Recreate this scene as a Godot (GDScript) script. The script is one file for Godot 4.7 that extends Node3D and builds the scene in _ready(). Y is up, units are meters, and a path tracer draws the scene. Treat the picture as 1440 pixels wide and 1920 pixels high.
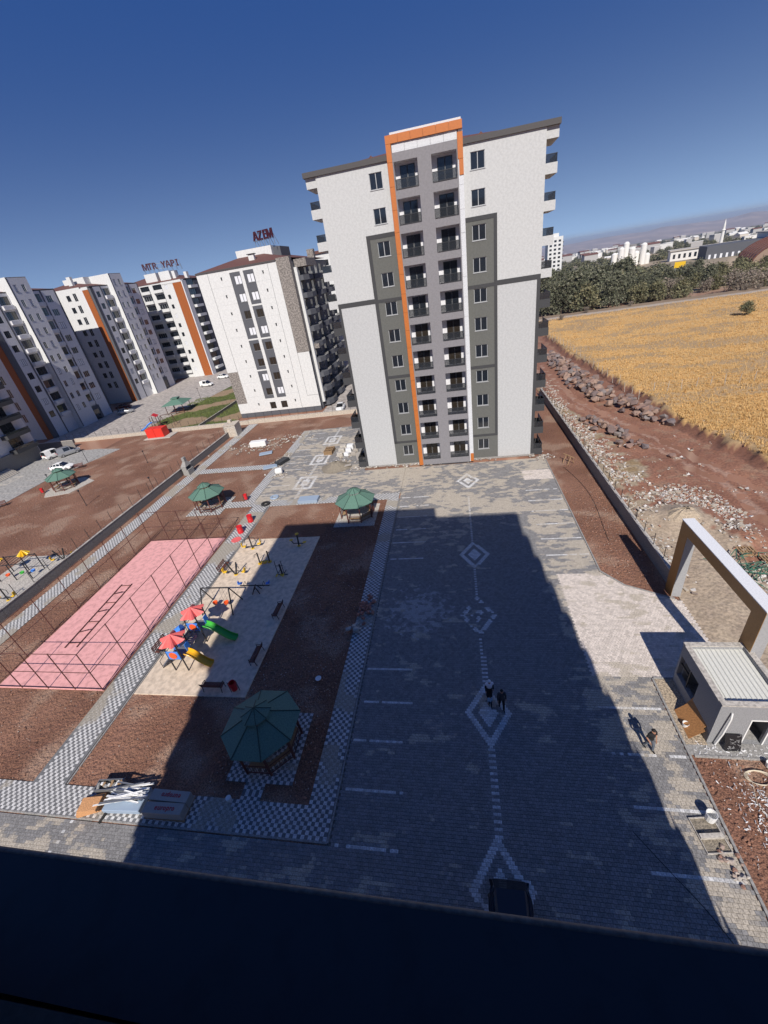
extends Node3D
# A new housing estate seen from a tenth-floor window: camera, sky and sun first, then setting, buildings, objects, people.

var rng := RandomNumberGenerator.new()
var taken := {}
var meshes := {}
var mat := {}
const UP := Vector3.UP

# ------------------------------------------------------------------ mesh builder
class MB:
	var v := PackedVector3Array()
	var n := PackedVector3Array()
	var c := PackedColorArray()
	var ix := PackedInt32Array()
	var col := Color.WHITE
	var colored := false
	var xf := Transform3D()
	func tri(a: Vector3, b: Vector3, d: Vector3) -> void:
		a = xf * a; b = xf * b; d = xf * d
		var nn := (d - a).cross(b - a).normalized()
		var s := v.size()
		v.append_array(PackedVector3Array([a, b, d])); n.append_array(PackedVector3Array([nn, nn, nn]))
		c.append_array(PackedColorArray([col, col, col])); ix.append_array(PackedInt32Array([s, s + 1, s + 2]))
	func quad(a: Vector3, b: Vector3, d: Vector3, e: Vector3) -> void:
		# corners clockwise seen from outside
		a = xf * a; b = xf * b; d = xf * d; e = xf * e
		var nn := (d - a).cross(b - a)
		if nn.length_squared() < 1e-14: nn = (e - a).cross(d - a)
		nn = nn.normalized()
		var s := v.size()
		v.append_array(PackedVector3Array([a, b, d, e])); n.append_array(PackedVector3Array([nn, nn, nn, nn]))
		c.append_array(PackedColorArray([col, col, col, col])); ix.append_array(PackedInt32Array([s, s + 1, s + 2, s, s + 2, s + 3]))
	func box(ctr: Vector3, size: Vector3, b := Basis()) -> void:
		var h := size * 0.5
		var p := []
		for i in 8:
			p.append(ctr + b * Vector3(h.x if i & 1 else -h.x, h.y if i & 2 else -h.y, h.z if i & 4 else -h.z))
		quad(p[6], p[7], p[5], p[4]); quad(p[3], p[2], p[0], p[1]); quad(p[2], p[6], p[4], p[0])
		quad(p[7], p[3], p[1], p[5]); quad(p[2], p[3], p[7], p[6]); quad(p[4], p[5], p[1], p[0])
	func span(a: Vector3, b: Vector3) -> void:
		box((a + b) * 0.5, (b - a).abs())
	func bevel(ctr: Vector3, size: Vector3, r: float, b := Basis()) -> void:
		# box with chamfered edges on all sides
		var h := size * 0.5
		var q := h - Vector3.ONE * r
		for s in [-1.0, 1.0]:
			for ax in 3:
				var u := (ax + 1) % 3
				var w := (ax + 2) % 3
				var pts := []
				for k in [[-1, -1], [1, -1], [1, 1], [-1, 1]]:
					var p := Vector3.ZERO
					p[ax] = h[ax] * s; p[u] = q[u] * k[0]; p[w] = q[w] * k[1]
					pts.append(ctr + b * p)
				if s > 0: quad(pts[3], pts[2], pts[1], pts[0])
				else: quad(pts[0], pts[1], pts[2], pts[3])
		for ax in 3:
			var u := (ax + 1) % 3
			var w := (ax + 2) % 3
			for su in [-1.0, 1.0]:
				for sw in [-1.0, 1.0]:
					var p := []
					for k in [[-1, 0], [1, 0], [1, 1], [-1, 1]]:
						var t := Vector3.ZERO
						t[ax] = q[ax] * k[0]
						t[u] = (q[u] if k[1] else h[u]) * su
						t[w] = (h[w] if k[1] else q[w]) * sw
						p.append(ctr + b * t)
					if su * sw > 0: quad(p[3], p[2], p[1], p[0])
					else: quad(p[0], p[1], p[2], p[3])
	func tube(a: Vector3, b: Vector3, r0: float, r1 := -1.0, seg := 6, caps := true) -> void:
		if r1 < 0.0: r1 = r0
		var d := (b - a).normalized()
		var u := d.cross(Vector3.RIGHT if absf(d.x) < 0.8 else Vector3.UP).normalized()
		var w := d.cross(u)
		for i in seg:
			var t0 := TAU * i / seg
			var t1 := TAU * (i + 1) / seg
			var e0 := u * cos(t0) + w * sin(t0)
			var e1 := u * cos(t1) + w * sin(t1)
			var s := v.size()
			v.append_array(PackedVector3Array([xf * (a + e0 * r0), xf * (b + e0 * r1), xf * (b + e1 * r1), xf * (a + e1 * r0)]))
			n.append_array(PackedVector3Array([xf.basis * e0, xf.basis * e0, xf.basis * e1, xf.basis * e1]))
			c.append_array(PackedColorArray([col, col, col, col]))
			ix.append_array(PackedInt32Array([s, s + 1, s + 2, s, s + 2, s + 3]))
			if caps:
				tri(b, b + e1 * r1, b + e0 * r1)
				tri(a, a + e0 * r0, a + e1 * r0)
	func path(pts: Array, r: float, seg := 6) -> void:
		for i in pts.size() - 1: tube(pts[i], pts[i + 1], r, r, seg, i == 0 or i == pts.size() - 2)
	func lathe(prof: Array, ctr: Vector3, seg := 16) -> void:
		# profile of Vector2(radius, height) upwards
		for k in prof.size() - 1:
			for i in seg:
				var t0 := TAU * i / seg
				var t1 := TAU * (i + 1) / seg
				var p0: Vector2 = prof[k]
				var p1: Vector2 = prof[k + 1]
				var a := ctr + Vector3(cos(t0) * p0.x, p0.y, sin(t0) * p0.x)
				var b := ctr + Vector3(cos(t0) * p1.x, p1.y, sin(t0) * p1.x)
				var d := ctr + Vector3(cos(t1) * p1.x, p1.y, sin(t1) * p1.x)
				var e := ctr + Vector3(cos(t1) * p0.x, p0.y, sin(t1) * p0.x)
				if p0.x < 1e-5: tri(d, b, a)
				elif p1.x < 1e-5: tri(e, b, a)
				else: quad(e, d, b, a)
	func poly(pts: Array, y0: float, y1: float) -> void:
		# upright prism over an outline of Vector2(x, z)
		var pk := PackedVector2Array(pts)
		var area := 0.0
		for i in pk.size(): area += pk[i].cross(pk[(i + 1) % pk.size()])
		if area < 0.0: pk.reverse()
		var t := Geometry2D.triangulate_polygon(pk)
		for i in range(0, t.size(), 3):
			var a := pk[t[i]]
			var b := pk[t[i + 1]]
			var d := pk[t[i + 2]]
			if (b - a).cross(d - a) < 0:
				var sw := b; b = d; d = sw
			tri(Vector3(a.x, y1, a.y), Vector3(b.x, y1, b.y), Vector3(d.x, y1, d.y))
			tri(Vector3(a.x, y0, a.y), Vector3(d.x, y0, d.y), Vector3(b.x, y0, b.y))
		for i in pk.size():
			var a := pk[i]
			var b := pk[(i + 1) % pk.size()]
			quad(Vector3(a.x, y0, a.y), Vector3(b.x, y0, b.y), Vector3(b.x, y1, b.y), Vector3(a.x, y1, a.y))
	func mesh(m: Material) -> ArrayMesh:
		var am := ArrayMesh.new()
		var a := []
		a.resize(Mesh.ARRAY_MAX)
		a[Mesh.ARRAY_VERTEX] = v; a[Mesh.ARRAY_NORMAL] = n; a[Mesh.ARRAY_INDEX] = ix
		if colored: a[Mesh.ARRAY_COLOR] = c
		am.add_surface_from_arrays(Mesh.PRIMITIVE_TRIANGLES, a)
		am.surface_set_material(0, m)
		return am

# ------------------------------------------------------------------ nodes
func numbered(called: String) -> String:
	if not taken.has(called):
		taken[called] = 0
		return called
	taken[called] += 1
	return "%s_%03d" % [called, taken[called]]

func tag(o: Node, label: String, category: String, group := "") -> void:
	o.set_meta("label", label); o.set_meta("category", category)
	if group: o.set_meta("group", group)

func thing(called: String, label: String, category: String, at := Vector3.ZERO, turn := 0.0, group := "") -> Node3D:
	var o := Node3D.new()
	o.name = numbered(called); add_child(o)
	o.position = at; o.rotation.y = turn
	tag(o, label, category, group)
	return o

func part(parent: Node3D, called: String, me: Mesh, at := Vector3.ZERO) -> MeshInstance3D:
	var o := MeshInstance3D.new()
	o.name = called; o.mesh = me
	parent.add_child(o, true)
	o.position = at
	return o

func solid(called: String, label: String, category: String, me: Mesh, at := Vector3.ZERO, turn := 0.0, group := "") -> MeshInstance3D:
	var o := MeshInstance3D.new()
	o.name = numbered(called); o.mesh = me
	add_child(o)
	o.position = at; o.rotation.y = turn
	tag(o, label, category, group)
	return o

func structure(called: String, me: Mesh) -> MeshInstance3D:
	var o := MeshInstance3D.new()
	o.name = numbered(called); o.mesh = me
	add_child(o)
	o.set_meta("kind", "structure")
	return o

func copy(src: Node3D, label: String, at: Vector3, turn := 0.0) -> Node3D:
	var base := String(src.name)
	var cut := base.rfind("_")
	if cut > 0 and base.substr(cut + 1).is_valid_int(): base = base.substr(0, cut)
	var o: Node3D = src.duplicate()
	o.name = numbered(base); add_child(o)
	o.position = at; o.rotation.y = turn
	o.set_meta("label", label)
	return o

func scatter(parent: Node3D, called: String, me: Mesh, xs: Array, cols: Array = []) -> MultiMeshInstance3D:
	var mm := MultiMesh.new()
	mm.transform_format = MultiMesh.TRANSFORM_3D
	mm.use_colors = cols.size() > 0
	mm.mesh = me
	mm.instance_count = xs.size()
	for i in xs.size():
		mm.set_instance_transform(i, xs[i])
		if cols.size(): mm.set_instance_color(i, cols[i])
	var o := MultiMeshInstance3D.new()
	o.name = called if parent != self else numbered(called)
	o.multimesh = mm
	parent.add_child(o, true)
	o.set_meta("kind", "stuff")
	return o

# ------------------------------------------------------------------ materials
func noise_image(size: int, freq: float, sd: int, oct := 4, cellular := false) -> Image:
	var f := FastNoiseLite.new()
	f.seed = sd; f.frequency = freq
	f.noise_type = FastNoiseLite.TYPE_CELLULAR if cellular else FastNoiseLite.TYPE_SIMPLEX_SMOOTH
	f.fractal_type = FastNoiseLite.FRACTAL_FBM; f.fractal_octaves = oct; f.fractal_gain = 0.6
	return f.get_seamless_image(size, size)

func grain(size: int, freq: float, sd: int, lo: float, hi: float, oct := 5) -> ImageTexture:
	# grey multiplier between lo and hi: grain of the matter
	var im := noise_image(size, freq, sd, oct)
	im.convert(Image.FORMAT_L8)
	var d := im.get_data()
	for i in d.size(): d[i] = int(clampf((lo + (hi - lo) * d[i] / 255.0) * 255.0, 0, 255))
	im = Image.create_from_data(size, size, false, Image.FORMAT_L8, d)
	im.generate_mipmaps()
	return ImageTexture.create_from_image(im)

func bumps(size: int, freq: float, sd: int, strength: float, oct := 5) -> ImageTexture:
	var im := noise_image(size, freq, sd, oct)
	im.convert(Image.FORMAT_RGBA8)
	im.bump_map_to_normal_map(strength)
	return ImageTexture.create_from_image(im)

func m(name_: String, lin: Color, rough := 0.85, opt := {}) -> StandardMaterial3D:
	var s := StandardMaterial3D.new()
	s.resource_name = name_
	s.albedo_color = Color(lin.r, lin.g, lin.b).linear_to_srgb()
	s.roughness = rough
	if opt.has("tex"):
		s.albedo_texture = opt.tex
		s.uv1_triplanar = true; s.uv1_world_triplanar = true
		s.uv1_scale = Vector3.ONE / float(opt.get("tile", 4.0))
	if opt.has("bump"):
		s.normal_enabled = true; s.normal_texture = opt.bump; s.normal_scale = opt.get("bump_scale", 1.0)
		s.uv1_triplanar = true; s.uv1_world_triplanar = true
		s.uv1_scale = Vector3.ONE / float(opt.get("tile", 4.0))
	if opt.has("metal"): s.metallic = opt.metal
	if opt.has("spec"): s.metallic_specular = opt.spec
	if opt.get("vc", false): s.vertex_color_use_as_albedo = true
	if opt.has("alpha"):
		s.transparency = BaseMaterial3D.TRANSPARENCY_ALPHA
		s.albedo_color.a = opt.alpha
	mat[name_] = s
	return s

func make_materials() -> void:
	var g_fine := grain(512, 0.02, 11, 0.72, 1.12)
	var g_soft := grain(512, 0.02, 12, 0.93, 1.03)
	var g_rough := grain(512, 0.035, 13, 0.55, 1.22, 6)
	var g_soil := grain(1024, 0.05, 16, 0.5, 1.3, 6)
	var b_soil := bumps(512, 0.03, 14, 9.0)
	var b_fine := bumps(512, 0.05, 15, 3.0)
	m("white_plaster", Color(0.53, 0.54, 0.535), 0.9, {tex = g_soft, tile = 3.0, bump = b_fine, bump_scale = 0.3})
	m("bright_plaster", Color(0.68, 0.69, 0.68), 0.9, {tex = g_soft, tile = 5.0})
	m("pale_plaster", Color(0.49, 0.50, 0.50), 0.9, {tex = g_soft, tile = 3.0, bump = b_fine, bump_scale = 0.3})
	m("panel_grey", Color(0.125, 0.128, 0.118), 0.9, {tex = g_soft, tile = 3.0})
	m("dark_band", Color(0.052, 0.053, 0.056), 0.85, {tex = g_soft, tile = 3.0})
	m("bay_grey", Color(0.235, 0.228, 0.24), 0.9, {tex = g_soft, tile = 3.0})
	m("orange_panel", Color(0.50, 0.15, 0.028), 0.55, {tex = g_soft, tile = 2.0})
	m("brick_orange", Color(0.45, 0.125, 0.025), 0.8, {tex = g_rough, tile = 3.0})
	m("board_white", Color(0.72, 0.74, 0.76), 0.8, {tex = g_fine, tile = 0.8})
	m("stone_clad", Color(0.32, 0.29, 0.265), 0.9, {tex = grain(512, 0.03, 44, 0.55, 1.2, 4), tile = 6.0})
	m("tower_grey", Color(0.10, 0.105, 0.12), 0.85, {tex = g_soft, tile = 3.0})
	m("shade_side_plaster", Color(0.70, 0.70, 0.715), 0.9, {tex = g_soft, tile = 4.0})  # shade-side copy of bright_plaster, cool shade tint put into its colour
	m("roof_tile", Color(0.16, 0.07, 0.055), 0.8, {tex = g_fine, tile = 1.5})
	m("roof_dark", Color(0.07, 0.065, 0.065), 0.7)
	m("soffit", Color(0.66, 0.66, 0.65), 0.9)
	m("frame_dark", Color(0.03, 0.032, 0.036), 0.5)
	m("frame_light", Color(0.40, 0.41, 0.42), 0.5)
	m("glass", Color(0.016, 0.02, 0.026), 0.06, {spec = 0.7})
	m("glass_brown", Color(0.03, 0.024, 0.018), 0.08, {spec = 0.6})
	m("curtain", Color(0.72, 0.74, 0.78), 0.6)
	m("smoked", Color(0.03, 0.034, 0.04), 0.05, {alpha = 0.62})
	m("concrete", Color(0.36, 0.35, 0.33), 0.9, {tex = g_fine, tile = 2.0, bump = b_fine, bump_scale = 0.5})
	m("concrete_pale", Color(0.56, 0.52, 0.46), 0.9, {tex = g_fine, tile = 2.5})
	m("wall_block", Color(0.25, 0.245, 0.235), 0.92, {tex = g_fine, tile = 1.6, bump = b_fine, bump_scale = 0.6})
	m("cream_wall", Color(0.60, 0.53, 0.44), 0.9, {tex = g_fine, tile = 2.5})
	m("soil", Color(1, 1, 1), 0.97, {tex = g_soil, tile = 6.0, bump = b_soil, bump_scale = 1.0, vc = true})
	m("terrain", Color(1, 1, 1), 0.97, {tex = grain(1024, 0.03, 18, 0.74, 1.14, 7), tile = 11.0, bump = b_soil, bump_scale = 0.35, vc = true})
	m("far_ground", Color(1, 1, 1), 1.0, {vc = true})
	m("vcol", Color(1, 1, 1), 0.9, {vc = true})
	m("vcol_grain", Color(1, 1, 1), 0.95, {tex = g_fine, tile = 0.6, vc = true})
	m("bedding", Color(0.19, 0.18, 0.16), 0.97, {tex = g_rough, tile = 3.0})
	m("paver", Color(1, 1, 1), 0.88, {tex = g_fine, tile = 1.1, vc = true})
	m("court", Color(0.80, 0.40, 0.38), 0.92, {tex = grain(1024, 0.022, 31, 0.84, 1.12, 7), tile = 15.0})
	m("sand_pad", Color(0.72, 0.59, 0.45), 0.92, {tex = grain(1024, 0.02, 32, 0.82, 1.08, 7), tile = 13.0})
	m("sand", Color(0.56, 0.455, 0.33), 0.97, {tex = g_rough, tile = 2.5, bump = b_soil})
	m("cement_sand", Color(0.30, 0.26, 0.20), 0.97, {tex = g_fine, tile = 2.0, bump = b_soil})
	m("black_steel", Color(0.025, 0.025, 0.028), 0.5)
	m("rust_steel", Color(0.085, 0.03, 0.025), 0.6)
	m("grey_steel", Color(0.3, 0.31, 0.32), 0.45, {metal = 0.6})
	m("wood_red", Color(0.16, 0.055, 0.04), 0.65, {tex = g_fine, tile = 0.8})
	m("wood", Color(0.42, 0.27, 0.14), 0.8, {tex = g_fine, tile = 0.7})
	m("roof_green", Color(0.125, 0.245, 0.185), 0.8, {tex = g_fine, tile = 1.0, bump = b_fine})
	m("roof_green_rib", Color(0.035, 0.075, 0.06), 0.7)
	m("red", Color(0.62, 0.02, 0.025), 0.45)
	m("red_container", Color(0.72, 0.035, 0.02), 0.55)
	m("yellow", Color(0.80, 0.50, 0.02), 0.45)
	m("green_plastic", Color(0.06, 0.44, 0.06), 0.35)
	m("yellow_plastic", Color(0.80, 0.42, 0.015), 0.35)
	m("coral", Color(0.78, 0.15, 0.14), 0.5)
	m("blue", Color(0.06, 0.24, 0.72), 0.4)
	m("orange_plastic", Color(0.80, 0.11, 0.02), 0.4)
	m("white_paint", Color(0.82, 0.82, 0.80), 0.35)
	m("silver_paint", Color(0.42, 0.43, 0.44), 0.3, {metal = 0.5})
	m("navy_paint", Color(0.005, 0.008, 0.02), 0.42)
	m("maroon_paint", Color(0.12, 0.012, 0.015), 0.3)
	m("rubber", Color(0.02, 0.02, 0.02), 0.85)
	m("rim", Color(0.45, 0.45, 0.46), 0.4, {metal = 0.7})
	m("car_glass", Color(0.012, 0.014, 0.017), 0.04, {spec = 0.8})
	m("lamp_clear", Color(0.6, 0.6, 0.6), 0.15)
	m("gold_cladding", Color(0.30, 0.165, 0.055), 0.45, {metal = 0.25, tex = g_soft, tile = 2.0})
	m("gate_plaster", Color(0.34, 0.345, 0.35), 0.9, {tex = g_soft, tile = 2.0})
	m("gate_top", Color(0.78, 0.79, 0.80), 0.6, {tex = g_soft, tile = 1.2})
	m("roof_sheet", Color(0.66, 0.66, 0.60), 0.55, {tex = g_soft, tile = 1.2})
	m("guard_wall", Color(0.33, 0.335, 0.345), 0.92, {tex = g_fine, tile = 0.7, bump = b_fine})
	m("brown_board", Color(0.52, 0.245, 0.085), 0.75, {tex = g_fine, tile = 1.0})
	m("carton", Color(0.40, 0.365, 0.32), 0.8, {tex = g_soft, tile = 1.0})
	m("carton_orange", Color(0.70, 0.36, 0.16), 0.85, {tex = g_fine, tile = 0.9})
	m("logo_red", Color(0.42, 0.015, 0.03), 0.6)
	m("sign_maroon", Color(0.055, 0.008, 0.016), 0.5)
	m("marble_black", Color(0.02, 0.02, 0.022), 0.15)
	m("vein", Color(0.45, 0.45, 0.45), 0.3)
	m("sill", Color(0.010, 0.012, 0.018), 0.32, {tex = grain(512, 0.01, 41, 0.7, 1.3), tile = 0.6})
	m("sill_edge", Color(0.17, 0.15, 0.13), 0.6, {tex = g_fine, tile = 0.2})  # pale tone stands for sky light caught by the rounded edge
	m("sill_track", Color(0.05, 0.05, 0.045), 0.6, {tex = g_fine, tile = 0.3})
	m("skin", Color(0.42, 0.22, 0.14), 0.6)
	m("black_cloth", Color(0.012, 0.012, 0.014), 0.9)
	m("white_cloth", Color(0.74, 0.74, 0.78), 0.9)
	m("grey_cloth", Color(0.04, 0.042, 0.05), 0.9)
	m("jeans", Color(0.10, 0.115, 0.14), 0.9)
	m("light_blue_cloth", Color(0.30, 0.46, 0.60), 0.9)
	m("hair", Color(0.012, 0.01, 0.009), 0.7)
	m("bark", Color(0.10, 0.075, 0.055), 0.95)
	var leaf := m("leaf", Color(1, 1, 1), 0.85, {vc = true})
	leaf.backlight_enabled = true; leaf.backlight = Color(0.05, 0.06, 0.03)
	m("dry_grass", Color(1, 1, 1), 0.95, {vc = true})
	m("net_green", Color(0.05, 0.16, 0.11), 0.9)
	m("plastic_white", Color(0.76, 0.76, 0.74), 0.6)
	m("cable", Color(0.02, 0.02, 0.02), 0.8)
	m("hose", Color(0.62, 0.55, 0.42), 0.7)
	m("eps", Color(0.76, 0.77, 0.78), 0.85)
	m("blue_sheet", Color(0.30, 0.38, 0.48), 0.6)

# ------------------------------------------------------------------ setting
var nz := FastNoiseLite.new()
var nf := FastNoiseLite.new()

func fall(d: float) -> float:
	# the land sinks slowly into a wide valley
	return -0.019 * maxf(0.0, d - 190.0) if d < 5600.0 else -102.8

func make_sky() -> void:
	var cam := Camera3D.new()
	cam.name = "camera"
	add_child(cam)
	cam.position = Vector3(0, 24, 0)
	cam.rotation = Vector3(deg_to_rad(-30.06), deg_to_rad(12.492), deg_to_rad(-9.444))
	cam.fov = 102.512
	cam.near = 0.05; cam.far = 30000.0
	cam.current = true
	var sm := ProceduralSkyMaterial.new()
	sm.sky_top_color = Color(0.0175, 0.060, 0.215).linear_to_srgb()
	sm.sky_horizon_color = Color(0.265, 0.395, 0.60).linear_to_srgb()
	sm.sky_curve = 0.08
	sm.ground_horizon_color = Color(0.30, 0.27, 0.24).linear_to_srgb()
	sm.ground_bottom_color = Color(0.14, 0.11, 0.09).linear_to_srgb()
	sm.sun_angle_max = 1.0
	var sky := Sky.new()
	sky.sky_material = sm
	var e := Environment.new()
	e.background_mode = Environment.BG_SKY
	e.sky = sky
	e.tonemap_mode = Environment.TONE_MAPPER_LINEAR
	e.tonemap_exposure = 1.25
	e.sdfgi_enabled = true; e.ssao_enabled = true; e.ssil_enabled = true
	e.fog_enabled = true
	e.fog_density = 0.000085
	e.fog_light_color = Color(0.72, 0.80, 0.92)
	var we := WorldEnvironment.new()
	we.name = "world_environment"
	we.environment = e
	add_child(we)
	var sun := DirectionalLight3D.new()
	sun.name = "sun"
	sun.light_color = Color(1.0, 0.972, 0.94)
	sun.light_energy = 1.3
	sun.light_angular_distance = 0.53
	sun.shadow_enabled = true
	add_child(sun)
	# sun stands behind the camera, seven degrees to the right, 40.5 degrees up
	var el := deg_to_rad(40.6)
	var az := deg_to_rad(7.0)
	var dir := Vector3(-sin(az) * cos(el), -sin(el), -cos(az) * cos(el))
	sun.look_at_from_position(Vector3.ZERO, dir, UP)

func grid_mesh(mb: MB, xs: Array, zs: Array, hf: Callable, cf: Callable) -> void:
	mb.colored = true
	var nx := xs.size()
	var base := mb.v.size()
	for z in zs:
		for x in xs:
			mb.v.append(Vector3(x, hf.call(x, z), z))
			mb.c.append(cf.call(x, z))
	for j in zs.size():
		for i in nx:
			var i0 := maxi(i - 1, 0)
			var i1 := mini(i + 1, nx - 1)
			var j0 := maxi(j - 1, 0)
			var j1 := mini(j + 1, zs.size() - 1)
			var dx := mb.v[base + j * nx + i1] - mb.v[base + j * nx + i0]
			var dz := mb.v[base + j1 * nx + i] - mb.v[base + j0 * nx + i]
			var nn := dz.cross(dx).normalized()
			mb.n.append(nn if nn.y > 0 else -nn)
	for j in zs.size() - 1:
		for i in nx - 1:
			var a := base + j * nx + i
			mb.ix.append_array(PackedInt32Array([a, a + 1, a + nx, a + 1, a + nx + 1, a + nx]))

func steps(a: float, b: float, d: float) -> Array:
	var k := maxi(1, int(ceil(absf(b - a) / d)))
	var r := []
	for i in k + 1: r.append(lerpf(a, b, float(i) / k))
	return r

func soil_color(x: float, z: float) -> Color:
	var a := nz.get_noise_2d(x * 2.0, z * 2.0)
	var b := nf.get_noise_2d(x * 1.0, z * 1.0)
	var c := Color(0.335, 0.172, 0.110).lerp(Color(0.235, 0.112, 0.070), clampf(0.5 + a * 1.1, 0, 1))
	if b > 0.12: c = c.lerp(Color(0.44, 0.29, 0.205), clampf((b - 0.12) * 3.0, 0, 0.75))
	return c

func make_ground() -> void:
	nz.seed = 5; nz.frequency = 0.06; nz.fractal_octaves = 4
	nf.seed = 9; nf.frequency = 0.16; nf.fractal_octaves = 4
	# wide land to the horizon, with the far range of hills
	var mb := MB.new()
	mb.colored = true
	var rings := [0.0, 60.0, 120.0, 190.0, 260.0, 340.0, 430.0, 520.0, 640.0, 800.0, 1000.0, 1300.0, 1700.0, 2200.0, 2800.0, 3500.0, 4300.0, 5200.0, 5800.0, 6200.0, 6600.0, 7000.0, 7400.0, 7800.0, 8200.0, 8600.0, 9000.0, 9400.0, 9800.0, 10300.0, 11000.0, 13000.0]
	var seg := 720
	var hn := FastNoiseLite.new()
	hn.seed = 21; hn.frequency = 0.0009; hn.fractal_octaves = 5; hn.fractal_type = FastNoiseLite.FRACTAL_RIDGED
	var patch := FastNoiseLite.new()
	patch.seed = 77; patch.frequency = 0.006; patch.fractal_octaves = 4
	var crests := [Vector2(11, -52), Vector2(12.5, -44), Vector2(14.8, -31), Vector2(16.3, -22), Vector2(17.5, -25), Vector2(19.0, -28), Vector2(20.4, -40), Vector2(21.6, -9), Vector2(22.9, -18), Vector2(24.4, -26), Vector2(25.4, -34), Vector2(26.3, -44), Vector2(27.5, -28), Vector2(28.4, -6), Vector2(28.9, -7), Vector2(29.7, -30), Vector2(32, -14), Vector2(34, -36)]
	for r: float in rings:
		for i in seg:
			var t := TAU * i / seg
			var x := sin(t) * r
			var z := -cos(t) * r
			var y := fall(r) - 0.05
			var deg := rad_to_deg(wrapf(t, -PI, PI))
			if r > 5600.0 and r < 12000.0:
				var crest := -36.0 + 26.0 * hn.get_noise_1d(deg * 55.0)
				for q in crests.size() - 1:
					if deg >= crests[q].x and deg < crests[q + 1].x: crest = lerpf(crests[q].y, crests[q + 1].y, (deg - crests[q].x) / (crests[q + 1].x - crests[q].x))
				var prof := smoothstep(5600.0, 9000.0, r) * (1.0 - smoothstep(9400.0, 12500.0, r))
				y += prof * (crest + 102.8) * (1.0 if r > 8900.0 else 0.8 + 0.35 * hn.get_noise_2d(x * 1.6, z * 1.6)) + (1.5 * hn.get_noise_2d(x * 5.0, z * 5.0) if r > 6500.0 else 0.0)
			mb.v.append(Vector3(x, y, z))
			var c := Color(0.30, 0.22, 0.15)
			var p := patch.get_noise_2d(x * 0.6, z * 0.6)
			if r > 230.0 and r < 5600.0:
				c = Color(0.34, 0.27, 0.19).lerp(Color(0.13, 0.125, 0.075), clampf(0.5 + p * 1.6, 0, 1))
				if p < -0.28: c = Color(0.46, 0.36, 0.24)
			elif r >= 5600.0:
				c = Color(0.46, 0.36, 0.31).lerp(Color(0.27, 0.22, 0.21), clampf(0.5 + 1.4 * hn.get_noise_2d(x * 1.7, z * 1.7), 0, 1))
			else:
				c = soil_color(x, z)
			mb.c.append(c)
	for k in rings.size():
		for i in seg:
			var a := mb.v[k * seg + (i + 1) % seg] - mb.v[k * seg + (i + seg - 1) % seg]
			var b := mb.v[mini(k + 1, rings.size() - 1) * seg + i] - mb.v[maxi(k - 1, 0) * seg + i]
			var nn := a.cross(b).normalized()
			if nn.length() < 0.5: nn = UP
			mb.n.append(nn if nn.y > 0 else -nn)
	for k in rings.size() - 1:
		for i in seg:
			var a := k * seg + i
			var b := k * seg + (i + 1) % seg
			mb.ix.append_array(PackedInt32Array([a, a + seg, b, b, a + seg, b + seg]))
	structure("ground", mb.mesh(mat.far_ground))

	# bare soil of the courtyard, with its clods and hollows
	mb = MB.new()
	var hs := func(x: float, z: float) -> float: return 0.004 + 0.05 * (0.5 + 0.5 * nf.get_noise_2d(x * 6.0, z * 6.0)) * (0.5 + 0.5 * nz.get_noise_2d(x * 3.0, z * 3.0))
	grid_mesh(mb, steps(-74.5, -7.6, 0.45), steps(-80.2, -3.0, 0.45), hs, soil_color)
	structure("soil", mb.mesh(mat.soil))
	mb = MB.new()
	grid_mesh(mb, steps(10.9, 15.4, 0.3), steps(-80.0, -3.0, 0.3), hs, soil_color)
	structure("soil", mb.mesh(mat.soil))

# paver lot: which spots are paved and what lies on each block
func in_lot(x: float, z: float) -> bool:
	if x > -7.32 and x < 10.93 and z > -52.2 and z < -4.4: return true
	if x >= 10.93 and x < 15.5 and z < -18.5:
		return z > (-28.7 + (x - 11.0) * 1.35 if x < 12.3 else -27.0 + (x - 12.3) * 0.55)
	if x > -34.0 and x <= -7.32 and z > -8.30 and z < -4.4: return true
	if x > -27.1 and x <= -7.32 and z > -52.2 and z < -44.95: return true
	return x > -27.1 and x < -13.5 and z <= -52.2 and z > -72.3

func diamond(x: float, z: float, cx: float, cz: float, hx: float, hz: float) -> bool:
	var d := absf(x - cx) / hx + absf(z - cz) / hz
	return d < 0.42 or (d > 0.72 and d < 1.0)

func box_ring(x: float, z: float, cx: float, cz: float) -> bool:
	var d := maxf(absf(x - cx) / 1.35, absf(z - cz) / 2.0)
	return (d > 0.72 and d < 1.0) or (d > 0.18 and d < 0.42)

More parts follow.
